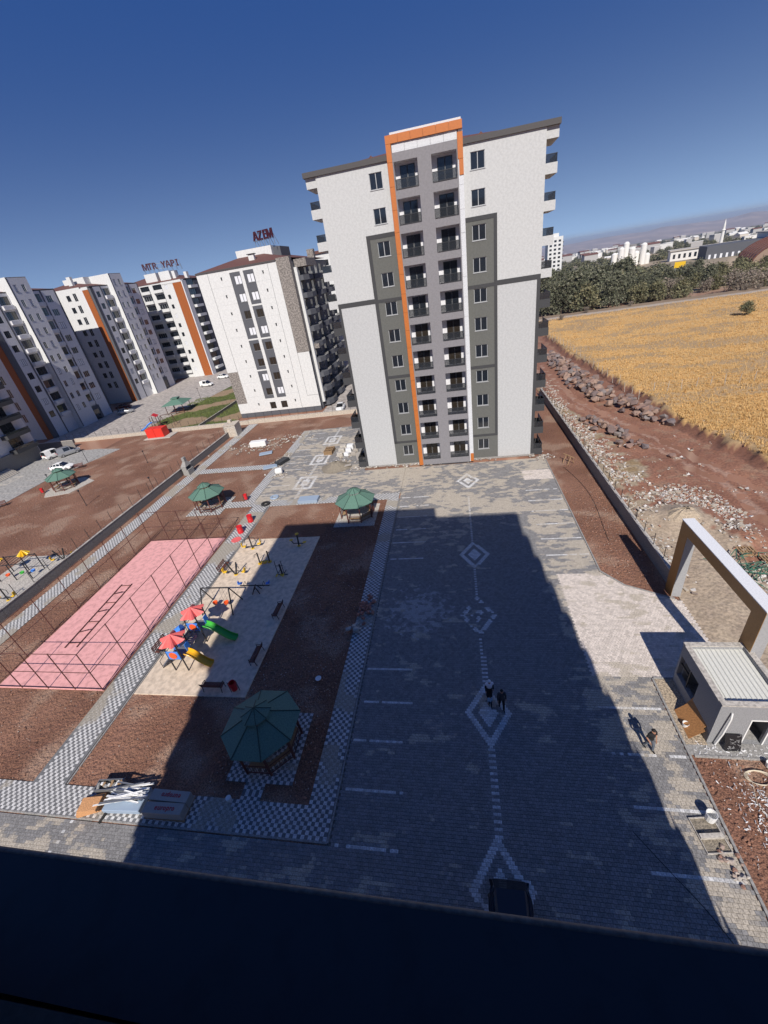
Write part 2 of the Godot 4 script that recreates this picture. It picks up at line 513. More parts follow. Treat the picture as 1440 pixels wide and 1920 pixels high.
func white_block(x: float, z: float) -> bool:
	if x > -7.4 and x < 11.0:
		for cz in [-7.3, -15.65, -31.7, -47.0]:
			if diamond(x, z, 0.85, cz, 1.42, 2.12): return true
		if diamond(x, z, 0.82, -23.9, 1.42, 2.12) and nf.get_noise_2d(x * 9.0, z * 9.0) < 0.02: return true
		if absf(x - (0.9 if z > -20.0 else 0.82)) < 0.11 and z < -9.3 and z > -43.0 and (z > -13.5 or (z < -17.8 and z > -21.5) or (z < -26.0 and z > -30.0) or (z < -33.8)):
			return int(floor(-z / 0.16)) % 2 == 0
		for k in [-8.35, -10.95, -13.55, -16.12, -18.68, -31.45, -34.05, -36.5, -39.1, -41.5, -43.6]:
			if absf(z - k) < 0.08 and x > -7.15 and x < -3.9: return nf.get_noise_2d(x * 7.0, z * 3.0) < 0.33
		for k in [-8.5, -11.1, -13.7, -16.35, -31.25, -33.8, -36.35, -38.85, -41.2, -43.55]:
			if absf(z - k) < 0.08 and x > 7.2 and x < 10.75: return nf.get_noise_2d(x * 7.0, z * 3.0) < 0.33
	elif x <= -7.4 and x > -13.3 and z > -9.0:
		return false
	if x < -12.0 and z > -9.0: return absf(x + 22.55) < 0.11 and int(floor(-z / 0.16)) % 3 == 0
	if x < -12.0:
		for cz in [-49.6, -57.6, -65.8]:
			if box_ring(x, z, -21.5, cz): return true
		for k in range(10):
			if absf(z + 46.6 + k * 2.6) < 0.08 and x > -26.9 and x < -23.6: return nf.get_noise_2d(x * 7.0, z * 3.0) < 0.3
		if absf(x + 21.5) < 0.11 and int(floor(-z / 0.16)) % 2 == 0: return true
	return false

func block_color(x: float, z: float, white: bool) -> Color:
	var j := rng.randf_range(0.84, 1.14)
	var a := nz.get_noise_2d(x * 3.2, z * 6.5)
	var b := nf.get_noise_2d(x * 3.6, z * 7.5)
	var big := nz.get_noise_2d(x * 0.9 + 50.0, z * 1.5)
	var c := Color(0.275, 0.268, 0.262) * j
	var pale := x > 7.5 and z < -18.45 and z > -28.65 or (x > 7.5 and x < 11.0 and z < -46.2 and z > -48.7)
	if pale: c = Color(0.74, 0.66, 0.585) * j
	if white: c = Color(0.72, 0.72, 0.71) * j
	# cement dust and sand lie in ragged patches, thick by the front building and along the right kerb
	var dust := a * 0.55 + b * 0.75 + big * 0.6
	var lim := 0.42
	if z < -39.0: lim = -0.14
	elif x > 6.6: lim = -0.06 if z < -19.0 else 0.14
	elif z < -19.0: lim = 0.34
	if pale: lim = 0.20
	if x > 9.4 and z > -18.4: lim = 0.06
	if x < -13.0 and z < -44.0: lim = 0.10 if z < -52.0 else -0.04
	if x < -8.0 and z > -9.0: lim = 0.12
	if dust > lim:
		var k := clampf(0.35 + (dust - lim) * 4.0, 0.0, 0.85) * (0.55 if white else 1.0)
		c = c.lerp(Color(0.56, 0.495, 0.40) * rng.randf_range(0.9, 1.08), k)
	# a spill of pale cement powder
	var sp := Vector2((x + 3.9) / 2.6, (z + 24.3) / 2.4).length() + nf.get_noise_2d(x * 9.0, z * 9.0) * 1.3 + rng.randf_range(-0.2, 0.2)
	if sp < 0.85: c = c.lerp(Color(0.56, 0.54, 0.53), clampf((0.85 - sp) * 1.5, 0, 0.75))
	return Color(c.r, c.g, c.b)

func paver_mesh(w: float, d: float, h: float, ch: float) -> ArrayMesh:
	var mb := MB.new()
	mb.colored = true
	var a := Vector3(w * 0.5, 0, d * 0.5)
	var t := [Vector3(-a.x + ch, h, -a.z + ch), Vector3(a.x - ch, h, -a.z + ch), Vector3(a.x - ch, h, a.z - ch), Vector3(-a.x + ch, h, a.z - ch)]
	var s := [Vector3(-a.x, h - ch, -a.z), Vector3(a.x, h - ch, -a.z), Vector3(a.x, h - ch, a.z), Vector3(-a.x, h - ch, a.z)]
	mb.quad(t[0], t[1], t[2], t[3])
	for i in 4:
		var k := (i + 1) % 4
		mb.quad(s[i], s[k], t[k], t[i])
		mb.quad(Vector3(s[i].x, 0, s[i].z), Vector3(s[k].x, 0, s[k].z), s[k], s[i])
	return mb.mesh(mat.paver)

func make_lot() -> void:
	var mb := MB.new()
	mb.span(Vector3(-7.42, -0.04, -52.3), Vector3(11.0, 0.008, -3.0))
	mb.poly([Vector2(11.0, -18.5), Vector2(15.6, -18.5), Vector2(15.6, -25.3), Vector2(12.3, -27.0), Vector2(11.0, -28.7)], -0.04, 0.012)
	mb.span(Vector3(-34.0, -0.04, -8.36), Vector3(-7.42, 0.012, -3.0))
	mb.span(Vector3(-27.2, -0.04, -52.3), Vector3(-7.42, 0.062, -44.9))
	mb.span(Vector3(-27.2, -0.04, -72.4), Vector3(-13.4, 0.062, -52.3))
	var lot := structure("parking_lot", mb.mesh(mat.bedding))
	rng.seed = 3
	var pm := paver_mesh(0.192, 0.152, 0.05, 0.007)
	var xs := []
	var cs := []
	var whites := []
	var row := 0
	var z := -4.5
	while z > -72.3:
		var off := 0.1 if row % 2 else 0.0
		var x := -34.0 + off
		var lift := 0.055 if z < -44.9 else 0.008
		while x < 15.5:
			if in_lot(x, z):
				var w := white_block(x, z)
				var col := block_color(x, z, w)
				var y := (0.055 if (x < -7.42 and z < -44.9) else 0.006) + rng.randf_range(-0.002, 0.003)
				var tf := Transform3D(Basis.from_euler(Vector3(rng.randf_range(-0.02, 0.02), 0, rng.randf_range(-0.02, 0.02))), Vector3(x, y, z))
				if w: whites.append([Vector3(x, 0, z).distance_to(Vector3(0, 24, 0)), tf, col])
				else:
					xs.append(tf); cs.append(col)
			x += 0.2
		z -= 0.16
		row += 1
	whites.sort_custom(func(p, q): return p[0] < q[0])
	var tones := []
	for k in 4:
		var t := m("white_block_%d" % k, Color(0.70, 0.70, 0.69) * [0.9, 1.0, 1.08, 0.8][k], 0.88, {tex = mat.paver.albedo_texture, tile = 1.1})
		var me := paver_mesh(0.192, 0.152, 0.05, 0.007)
		me.surface_set_material(0, t)
		tones.append(me)
	for i in whites.size():
		if i < 290:
			var o := part(lot, "white_paver", tones[rng.randi() % 4])
			o.transform = whites[i][1]
		else:
			xs.append(whites[i][1]); cs.append(whites[i][2])
	scatter(lot, "paving_blocks", pm, xs, cs)

func make_walks() -> void:
	# chequered footpaths of white and grey slabs
	var rects := [[-8.95, -43.4, -7.55, -8.42], [-34.0, -9.95, -8.95, -8.42], [-27.0, -43.4, -24.6, -9.95], [-27.0, -44.9, -7.55, -43.4],
		[-43.6, -80.0, -41.6, -16.0], [-41.6, -57.3, -29.0, -55.6], [-28.8, -72.3, -27.25, -44.9], [-14.3, -15.2, -10.2, -10.85], [-13.0, -10.85, -11.8, -9.95],
		[-35.8, -46.8, -30.9, -42.0], [-30.9, -45.2, -27.0, -43.6]]
	var mb := MB.new()
	for r in rects: mb.span(Vector3(r[0], -0.03, r[1]), Vector3(r[2], 0.055, r[3]))
	var walk := structure("footpath", mb.mesh(mat.bedding))
	rng.seed = 8
	var t := 0.2
	var sm := paver_mesh(0.194, 0.194, 0.03, 0.005)
	var xs := []
	var cs := []
	var near := []
	for r in rects:
		var nx := int(round((r[2] - r[0]) / t))
		var nzz := int(round((r[3] - r[1]) / t))
		for i in nx:
			for j in nzz:
				var x: float = r[0] + (i + 0.5) * (r[2] - r[0]) / nx
				var z: float = r[1] + (j + 0.5) * (r[3] - r[1]) / nzz
				var gi := int(floor(x / t + 0.01))
				var gj := int(floor(z / t + 0.01))
				var white := (gi + gj) % 2 == 0
				var edge: bool = (i == 0 or i == nx - 1) and r[2] - r[0] < 3.0 and r[0] < -9.5 and r[0] > -28.0 and nzz > 30
				if edge: white = false
				var c := (Color(0.72, 0.71, 0.69) if white else Color(0.20, 0.202, 0.205)) * rng.randf_range(0.88, 1.1)
				var dn := nf.get_noise_2d(x * 1.3, z * 1.3) + nz.get_noise_2d(x * 2.0, z * 2.0) * 0.5
				var lim := 0.22
				if z < -22.0 and x > -28.0 and x < -24.0: lim = 0.04
				if x < -40.0: lim = 0.12
				if dn > lim: c = c.lerp(Color(0.42, 0.375, 0.30), clampf((dn - lim) * 5.0, 0, 0.85))
				var tf := Transform3D(Basis(), Vector3(x, 0.05 + rng.randf_range(-0.002, 0.003), z))
				if dn < lim: near.append([Vector3(x, 0, z).distance_to(Vector3(0, 24, 0)), tf, c, white])
				else:
					xs.append(tf); cs.append(c)
	near.sort_custom(func(p, q): return p[0] < q[0])
	var tones := []
	for k in 4:
		var base := Color(0.72, 0.71, 0.69) if k < 2 else Color(0.20, 0.202, 0.205)
		var me := paver_mesh(0.194, 0.194, 0.03, 0.005)
		me.surface_set_material(0, m("slab_%d" % k, base * [0.93, 1.06, 0.92, 1.08][k], 0.88, {tex = mat.paver.albedo_texture, tile = 1.1}))
		tones.append(me)
	for i in near.size():
		if i < 290:
			var o := part(walk, "slab", tones[(0 if near[i][3] else 2) + rng.randi() % 2])
			o.transform = near[i][1]
		else:
			xs.append(near[i][1]); cs.append(near[i][2])
	scatter(walk, "slabs", sm, xs, cs)

func kerb(called: String, pts: Array, mt: Material, h := 0.12, w := 0.1, l := 1.0) -> void:
	var root := Node3D.new()
	root.name = numbered(called); add_child(root)
	root.set_meta("kind", "structure")
	var key := "kerb%s%s" % [h, w]
	for i in pts.size() - 1:
		var a: Vector2 = pts[i]
		var b: Vector2 = pts[i + 1]
		var k := maxi(1, int(round(a.distance_to(b) / l)))
		var len_ := a.distance_to(b) / k
		var kk := "%s_%.2f" % [key, len_]
		if not meshes.has(kk):
			var mb := MB.new()
			mb.bevel(Vector3(0, h * 0.5 - 0.03, 0), Vector3(len_ - 0.012, h + 0.06, w), 0.012)
			meshes[kk] = mb.mesh(mt)
		for j in k:
			var p := a.lerp(b, (j + 0.5) / k)
			var o := part(root, "kerb_stone", meshes[kk], Vector3(p.x, rng.randf_range(-0.006, 0.006), p.y))
			o.rotation.y = -(b - a).angle() + rng.randf_range(-0.006, 0.006)

func make_kerbs() -> void:
	rng.seed = 12
	kerb("kerb", [Vector2(-7.47, -8.35), Vector2(-7.47, -43.4)], mat.concrete, 0.10, 0.10)
	kerb("kerb", [Vector2(-7.5, -8.37), Vector2(-34.0, -8.37)], mat.concrete, 0.10, 0.10)
	kerb("kerb", [Vector2(11.0, -4.0), Vector2(11.0, -18.4)], mat.concrete, 0.13, 0.12)
	kerb("kerb", [Vector2(11.05, -18.42), Vector2(12.2, -18.42)], mat.concrete, 0.13, 0.12)
	kerb("kerb", [Vector2(11.2, -13.7), Vector2(15.6, -13.7)], mat.concrete, 0.13, 0.12)
	kerb("kerb", [Vector2(11.0, -52.0), Vector2(11.0, -28.8), Vector2(12.3, -27.0), Vector2(15.2, -25.4)], mat.concrete, 0.12, 0.12)
	kerb("kerb", [Vector2(-27.2, -44.9), Vector2(-27.2, -72.2)], mat.concrete, 0.14, 0.12)
	kerb("kerb", [Vector2(-24.5, -10.0), Vector2(-24.5, -43.3)], mat.concrete, 0.08, 0.1)

func make_pads() -> void:
	# coloured concrete of the ball court and of the playground
	var mb := MB.new()
	mb.bevel(Vector3(-32.15, 0.03, -26.4), Vector3(9.9, 0.14, 20.1), 0.02)
	structure("ball_court_floor", mb.mesh(mat.court))
	mb = MB.new()
	mb.bevel(Vector3(-19.95, 0.03, -26.0), Vector3(8.9, 0.14, 19.7), 0.02)
	structure("playground_floor", mb.mesh(mat.sand_pad))
	mb = MB.new()
	mb.bevel(Vector3(-49.2, 0.03, -29.0), Vector3(8.0, 0.14, 10.5), 0.02)
	structure("playground_floor", mb.mesh(mat.concrete_pale))
	# estate next door: parking, road and lawns
	mb = MB.new()
	mb.poly([Vector2(-96, -36), Vector2(-74.4, -47), Vector2(-74.4, -58), Vector2(-69.5, -72.2), Vector2(-76, -73.5), Vector2(-96, -73.5)], -0.03, 0.07)
	structure("parking_lot", mb.mesh(m("far_paving", Color(0.40, 0.39, 0.37), 0.9, {tex = grain(512, 0.02, 51, 0.7, 1.15), tile = 6.0})))
	mb = MB.new()
	for r in [[-84.9, -46.5, -82.7, -50.0], [-84.9, -57.5, -82.7, -61.5]]:
		for q in [[0.0, 0.16], [0.84, 1.0]]:
			mb.span(Vector3(r[0], 0.072, lerpf(r[1], r[3], q[0])), Vector3(r[2], 0.076, lerpf(r[1], r[3], q[1])))
			mb.span(Vector3(lerpf(r[0], r[2], q[0]), 0.072, lerpf(r[1], r[3], 0.17)), Vector3(lerpf(r[0], r[2], q[1]), 0.076, lerpf(r[1], r[3], 0.83)))
		mb.span(Vector3(r[0] + 0.8, 0.072, lerpf(r[1], r[3], 0.4)), Vector3(r[2] - 0.8, 0.076, lerpf(r[1], r[3], 0.6)))
	for k in 7: mb.span(Vector3(-79.5, 0.072, -48.5 - k * 2.6), Vector3(-75.2, 0.076, -48.62 - k * 2.6))
	structure("road_marking", mb.mesh(mat.concrete_pale))
	mb = MB.new()
	mb.poly([Vector2(-99, -80.5), Vector2(-73.5, -80.5), Vector2(-70, -108), Vector2(-66, -165), Vector2(-99, -165)], -0.03, 0.05)
	mb.poly([Vector2(-28.3, -81.4), Vector2(-14, -81.4), Vector2(-14, -125), Vector2(-28.3, -125)], -0.03, 0.045)
	structure("estate_road", mb.mesh(m("pink_paving", Color(0.47, 0.425, 0.385), 0.9, {tex = grain(512, 0.012, 52, 0.72, 1.12), tile = 9.0})))
	mb = MB.new()
	var lh := func(x: float, z: float) -> float: return 0.02 + 0.03 * nf.get_noise_2d(x * 3.0, z * 3.0)
	var lc := func(x: float, z: float) -> Color:
		var t := nz.get_noise_2d(x * 2.0, z * 2.0)
		var c := Color(0.10, 0.135, 0.04).lerp(Color(0.16, 0.18, 0.06), clampf(0.5 + t, 0, 1))
		var band := sin(z * 0.42 + x * 0.10 + nz.get_noise_2d(x, z) * 3.0)
		if band > 0.35: c = c.lerp(Color(0.47, 0.32, 0.20), 0.85)
		return c
	grid_mesh(mb, steps(-73.3, -48.6, 0.5), steps(-140.0, -81.2, 0.5), lh, lc)
	structure("lawn", mb.mesh(mat.soil))
	mb = MB.new()
	mb.colored = true
	for i in 5:
		mb.col = Color(0.14, 0.17, 0.05) * rng.randf_range(0.7, 1.3)
		var o := Vector3(rng.randf_range(-0.1, 0.1), 0, rng.randf_range(-0.1, 0.1))
		mb.tri(o + Vector3(-0.02, 0, 0), o + Vector3(rng.randf_range(-0.1, 0.1), rng.randf_range(0.08, 0.2), rng.randf_range(-0.1, 0.1)), o + Vector3(0.02, 0, 0.01))
	var ts := []
	for i in 9000:
		var x := rng.randf_range(-73, -49)
		var z := rng.randf_range(-112, -81.5)
		var band := sin(z * 0.42 + x * 0.10 + nz.get_noise_2d(x, z) * 3.0)
		if band < 0.3: ts.append(Transform3D(Basis(UP, rng.randf() * TAU).scaled(Vector3.ONE * rng.randf_range(1.0, 2.2)), Vector3(x, 0.02, z)))
	var gr := scatter(self, "lawn_grass", mb.mesh(mat.dry_grass), ts)
	gr.set_meta("label", "short green grass on the lawn beside the white apartment block"); gr.set_meta("category", "grass")

# ------------------------------------------------------------------ land east of the wall
func track_x(z: float) -> float:
	# centre line of the dirt track
	var k := [[-130.0, 19.0], [-90.0, 18.9], [-75.0, 19.4], [-67.0, 21.7], [-58.0, 23.9], [-50.0, 26.0], [-41.0, 28.2], [-30.0, 27.2], [0.0, 26.0]]
	for i in k.size() - 1:
		if z <= k[i + 1][0]: return lerpf(k[i][1], k[i + 1][1], clampf((z - k[i][0]) / (k[i + 1][0] - k[i][0]), 0, 1))
	return 26.0

func field_edge(z: float) -> float:
	if z < -110.0: return 27.0
	if z < -70.0: return lerpf(29.6, 27.0, (-70.0 - z) / 40.0)
	if z < -58.0: return 29.6
	if z < -44.0: return lerpf(32.4, 29.6, (-44.0 - z) / 14.0)
	return 33.0

func east_h(x: float, z: float) -> float:
	var e := field_edge(z) + nf.get_noise_2d(7.0, z * 1.6) * 1.0 + nf.get_noise_2d(90.0, z * 6.0) * 0.3
	var h := 0.06 + 0.10 * nf.get_noise_2d(x * 2.5, z * 2.5)
	var up := smoothstep(e - 0.4, e + 0.9, x)
	h += up * (1.0 + 0.12 * nz.get_noise_2d(x, z))
	var t := absf(x - track_x(z))
	h -= 0.14 * (1.0 - smoothstep(1.4, 2.8, t))
	h += 0.06 * exp(-pow((t - 0.0) / 0.5, 2.0))
	if x < 18.2 and z < -36.0: h += 0.3 * smoothstep(16.0, 18.5, x) * (0.5 + 0.5 * nf.get_noise_2d(x * 4.0, z * 4.0))
	h += 0.9 * exp(-Vector2((x - 20.4) / 2.4, (z + 36.2) / 2.0).length_squared())
	h += 0.7 * exp(-Vector2((x - 23.6) / 1.6, (z + 32.8) / 1.6).length_squared())
	return h * smoothstep(15.5, 17.0, x) + 0.02

func east_c(x: float, z: float) -> Color:
	var a := nz.get_noise_2d(x * 2.2, z * 2.2)
	var b := nf.get_noise_2d(x * 3.0, z * 3.0)
	var red := Color(0.34, 0.165, 0.105).lerp(Color(0.26, 0.12, 0.075), clampf(0.5 + a, 0, 1))
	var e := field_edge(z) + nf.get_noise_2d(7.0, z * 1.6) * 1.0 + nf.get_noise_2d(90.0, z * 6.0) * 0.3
	if x > e + 0.5:
		var g := Color(0.72, 0.45, 0.175).lerp(Color(0.58, 0.38, 0.17), clampf(0.5 + a * 1.3, 0, 1))
		if nz.get_noise_2d(x * 0.7 + 40.0, z * 1.6) > 0.12: g = g.lerp(Color(0.36, 0.26, 0.16), 0.6)
		if z < -160.0: g = g.lerp(Color(0.27, 0.2, 0.14), clampf((-160.0 - z) / 6.0, 0, 0.9))
		if z < -164.0 and z > -169.0: g = Color(0.50, 0.42, 0.34)
		return g
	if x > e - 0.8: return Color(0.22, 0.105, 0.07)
	var t := absf(x - track_x(z) + b * 0.3)
	if t < 2.6:
		var c := red
		if absf(t - 0.95) < 0.4: c = c.lerp(Color(0.46, 0.30, 0.225), 0.7)
		return c
	if z > -38.5 and x < 22.5 + b * 2.0: return Color(0.50, 0.40, 0.29).lerp(Color(0.42, 0.33, 0.24), clampf(0.5 + b, 0, 1))
	if x < 20.5 + a * 3.0:
		if b > 0.05: return Color(0.40, 0.32, 0.22)
		if a > 0.1: return Color(0.34, 0.24, 0.13)
	return red.lerp(Color(0.36, 0.24, 0.16), clampf(b * 1.5, 0, 0.6))

func make_east() -> void:
	var mb := MB.new()
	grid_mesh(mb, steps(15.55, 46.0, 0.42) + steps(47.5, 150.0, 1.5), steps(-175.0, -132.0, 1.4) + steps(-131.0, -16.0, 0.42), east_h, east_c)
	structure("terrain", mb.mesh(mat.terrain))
	# dry grass on the field
	rng.seed = 21
	var tuft := []
	for k in 1:
		mb = MB.new()
		mb.colored = true
		for i in 9:
			mb.col = Color(0.78, 0.50, 0.20).lerp(Color(0.46, 0.32, 0.15), rng.randf()) * rng.randf_range(0.75, 1.15)
			var o := Vector3(rng.randf_range(-0.16, 0.16), 0, rng.randf_range(-0.16, 0.16))
			var d := Vector3(rng.randf_range(-0.2, 0.2), rng.randf_range(0.12, 0.42), rng.randf_range(-0.2, 0.2))
			var s := Vector3(rng.randf_range(-1, 1), 0, rng.randf_range(-1, 1)).normalized() * 0.035
			mb.tri(o - s, o + d, o + s)
		tuft.append(mb.mesh(mat.dry_grass))
	for k in 1:
		var xs := []
		for i in 42000:
			var z := -40.0 - 125.0 * pow(rng.randf(), 1.3)
			var x := rng.randf_range(27.0, 40.0 + (-z - 40.0) * 0.75)
			if x < field_edge(z) + 0.8: continue
			if nz.get_noise_2d(x * 0.7 + 40.0, z * 1.6) > 0.15 and rng.randf() < 0.6: continue
			xs.append(Transform3D(Basis(UP, rng.randf() * TAU).scaled(Vector3.ONE * rng.randf_range(0.6, 1.25)), Vector3(x, east_h(x, z) - 0.02, z)))
		var o := scatter(self, "dry_grass", tuft[k], xs)
		o.set_meta("label", "sparse golden dry grass across the open field"); o.set_meta("category", "grass")

# ------------------------------------------------------------------ buildings
func wall_sheet(mb: MB, o: Vector3, u: Vector3, nn: Vector3, w: float, h: float, holes: Array, depth: float) -> void:
	# a wall face with openings cut through it and the reveals of each opening
	var us := [0.0, w]
	var vs := [0.0, h]
	for r: Rect2 in holes:
		for q in [r.position.x, r.end.x]:
			if q > 0.001 and q < w - 0.001: us.append(q)
		for q in [r.position.y, r.end.y]:
			if q > 0.001 and q < h - 0.001: vs.append(q)
	us.sort(); vs.sort()
	for i in us.size() - 1:
		if us[i + 1] - us[i] < 1e-4: continue
		for j in vs.size() - 1:
			if vs[j + 1] - vs[j] < 1e-4: continue
			var p := Vector2((us[i] + us[i + 1]) * 0.5, (vs[j] + vs[j + 1]) * 0.5)
			var open := false
			for r: Rect2 in holes:
				if r.has_point(p): open = true
			if open: continue
			mb.quad(o + u * us[i] + UP * vs[j + 1], o + u * us[i + 1] + UP * vs[j + 1], o + u * us[i + 1] + UP * vs[j], o + u * us[i] + UP * vs[j])
	for r: Rect2 in holes:
		var a := o + u * r.position.x + UP * r.position.y
		var b := o + u * r.end.x + UP * r.position.y
		var c := o + u * r.end.x + UP * r.end.y
		var d := o + u * r.position.x + UP * r.end.y
		var k := -nn * depth
		mb.quad(a, b, b + k, a + k); mb.quad(b, c, c + k, b + k); mb.quad(c, d, d + k, c + k); mb.quad(d, a, a + k, d + k)

func window(parent: Node3D, o: Vector3, u: Vector3, nn: Vector3, w: float, h: float, depth: float, style := "dark", leaves := 2, sill := true) -> MeshInstance3D:
	# frame mesh as the window, panes and sill as its pieces; local x along the wall, z outwards
	var key := "win_%.2f_%.2f_%.2f_%s_%d" % [w, h, depth, style, leaves]
	var light := style.ends_with("light")
	if not meshes.has(key):
		var mb := MB.new()
		var t := 0.055
		var z0 := -depth
		var z1 := -depth + 0.08
		mb.span(Vector3(0, 0, z0), Vector3(w, t, z1)); mb.span(Vector3(0, h - t, z0), Vector3(w, h, z1))
		mb.span(Vector3(0, t, z0), Vector3(t, h - t, z1)); mb.span(Vector3(w - t, t, z0), Vector3(w, h - t, z1))
		for k in range(1, leaves): mb.span(Vector3(w * k / leaves - 0.035, t, z0), Vector3(w * k / leaves + 0.035, h - t, z1))
		meshes[key] = mb.mesh(mat.frame_light if light else mat.frame_dark)
		var pw := w / leaves - 0.1
		mb = MB.new()
		mb.span(Vector3(0, t - 0.01, -depth + 0.01), Vector3(pw, h - t + 0.01, -depth + 0.045))
		meshes[key + "p"] = mb.mesh(mat.glass_brown if style.begins_with("brown") else mat.glass)
		meshes[key + "c"] = mb.mesh(mat.curtain)
		mb = MB.new()
		mb.span(Vector3(-0.06, -0.05, -depth + 0.09), Vector3(w + 0.06, -0.002, 0.06))
		meshes[key + "s"] = mb.mesh(mat.frame_light)
	var f := part(parent, "window", meshes[key])
	f.transform = Transform3D(Basis(u, UP, nn), o)
	for k in leaves:
		var cur := style.begins_with("curtain")
		part(f, "curtained_pane" if cur else "pane", meshes[key + ("c" if cur else "p")], Vector3(w * k / leaves + 0.05, 0, 0))
	if sill: part(f, "sill", meshes[key + "s"])
	return f

func railing(parent: Node3D, o: Vector3, u: Vector3, nn: Vector3, w: float, h: float) -> void:
	# smoked glass guard between dark rails
	var key := "rail_%.2f_%.2f" % [w, h]
	if not meshes.has(key):
		var mb := MB.new()
		mb.span(Vector3(0, h - 0.05, -0.03), Vector3(w, h, 0.03))
		mb.span(Vector3(0, 0, -0.025), Vector3(w, 0.05, 0.025))
		for k in 3: mb.span(Vector3((w - 0.05) * k * 0.5, 0.05, -0.022), Vector3((w - 0.05) * k * 0.5 + 0.05, h - 0.05, 0.022))
		meshes[key] = mb.mesh(mat.frame_dark)
		mb = MB.new()
		mb.span(Vector3(0.052, 0.052, -0.008), Vector3(w - 0.052, h - 0.052, 0.008))
		meshes[key + "g"] = mb.mesh(mat.smoked)
	var f := part(parent, "railing", meshes[key])
	f.transform = Transform3D(Basis(u, UP, nn), o)
	part(f, "glass_panel", meshes[key + "g"])

func side_balcony(b: Node3D, x: float, s: float, z: float, y: float, white: bool, d := 3.6) -> void:
	# balcony on a side wall: tray, then glass guard on three sides; s is the side it sticks out to
	var key := "tray_%s_%.1f_%s" % [s, d, white]
	if not meshes.has(key):
		var mb := MB.new()
		mb.span(Vector3(0, 0, -d), Vector3(1.15 * s, 0.16, 0))
		mb.span(Vector3(1.03 * s, 0.16, -d), Vector3(1.15 * s, 0.86, 0))
		mb.span(Vector3(0, 0.16, -0.12), Vector3(1.03 * s, 0.86, 0))
		mb.span(Vector3(0, 0.16, -d), Vector3(1.03 * s, 0.86, -d + 0.12))
		meshes[key] = mb.mesh(mat.white_plaster if white else mat.dark_band)
	var t := part(b, "balcony", meshes[key], Vector3(x, y, z))
	var gk := "tray_glass_%s_%.1f" % [s, d]
	if not meshes.has(gk):
		var mb := MB.new()
		mb.span(Vector3(0.02 * s, 0.86, -0.07), Vector3(1.1 * s, 1.52, -0.05))
		mb.span(Vector3(1.08 * s, 0.86, -d + 0.05), Vector3(1.1 * s, 1.52, -0.071))
		meshes[gk] = mb.mesh(mat.smoked)
		mb = MB.new()
		mb.span(Vector3(0.02 * s, 1.52, -0.09), Vector3(1.12 * s, 1.56, -0.03))
		mb.span(Vector3(1.06 * s, 1.52, -d + 0.05), Vector3(1.12 * s, 1.56, -0.091))
		meshes[gk + "r"] = mb.mesh(mat.frame_dark)
	part(t, "glass_panel", meshes[gk]); part(t, "handrail", meshes[gk + "r"])

func sheet(parent: Node3D, called: String, mt: Material, o: Vector3, u: Vector3, nn: Vector3, w: float, h: float, holes := [], depth := 0.18) -> MeshInstance3D:
	var mb := MB.new()
	wall_sheet(mb, o, u, nn, w, h, holes, depth)
	return part(parent, called, mb.mesh(mt))

func strip(parent: Node3D, called: String, mt: Material, a: Vector3, b: Vector3) -> MeshInstance3D:
	var mb := MB.new()
	mb.span(a, b)
	return part(parent, called, mb.mesh(mt))

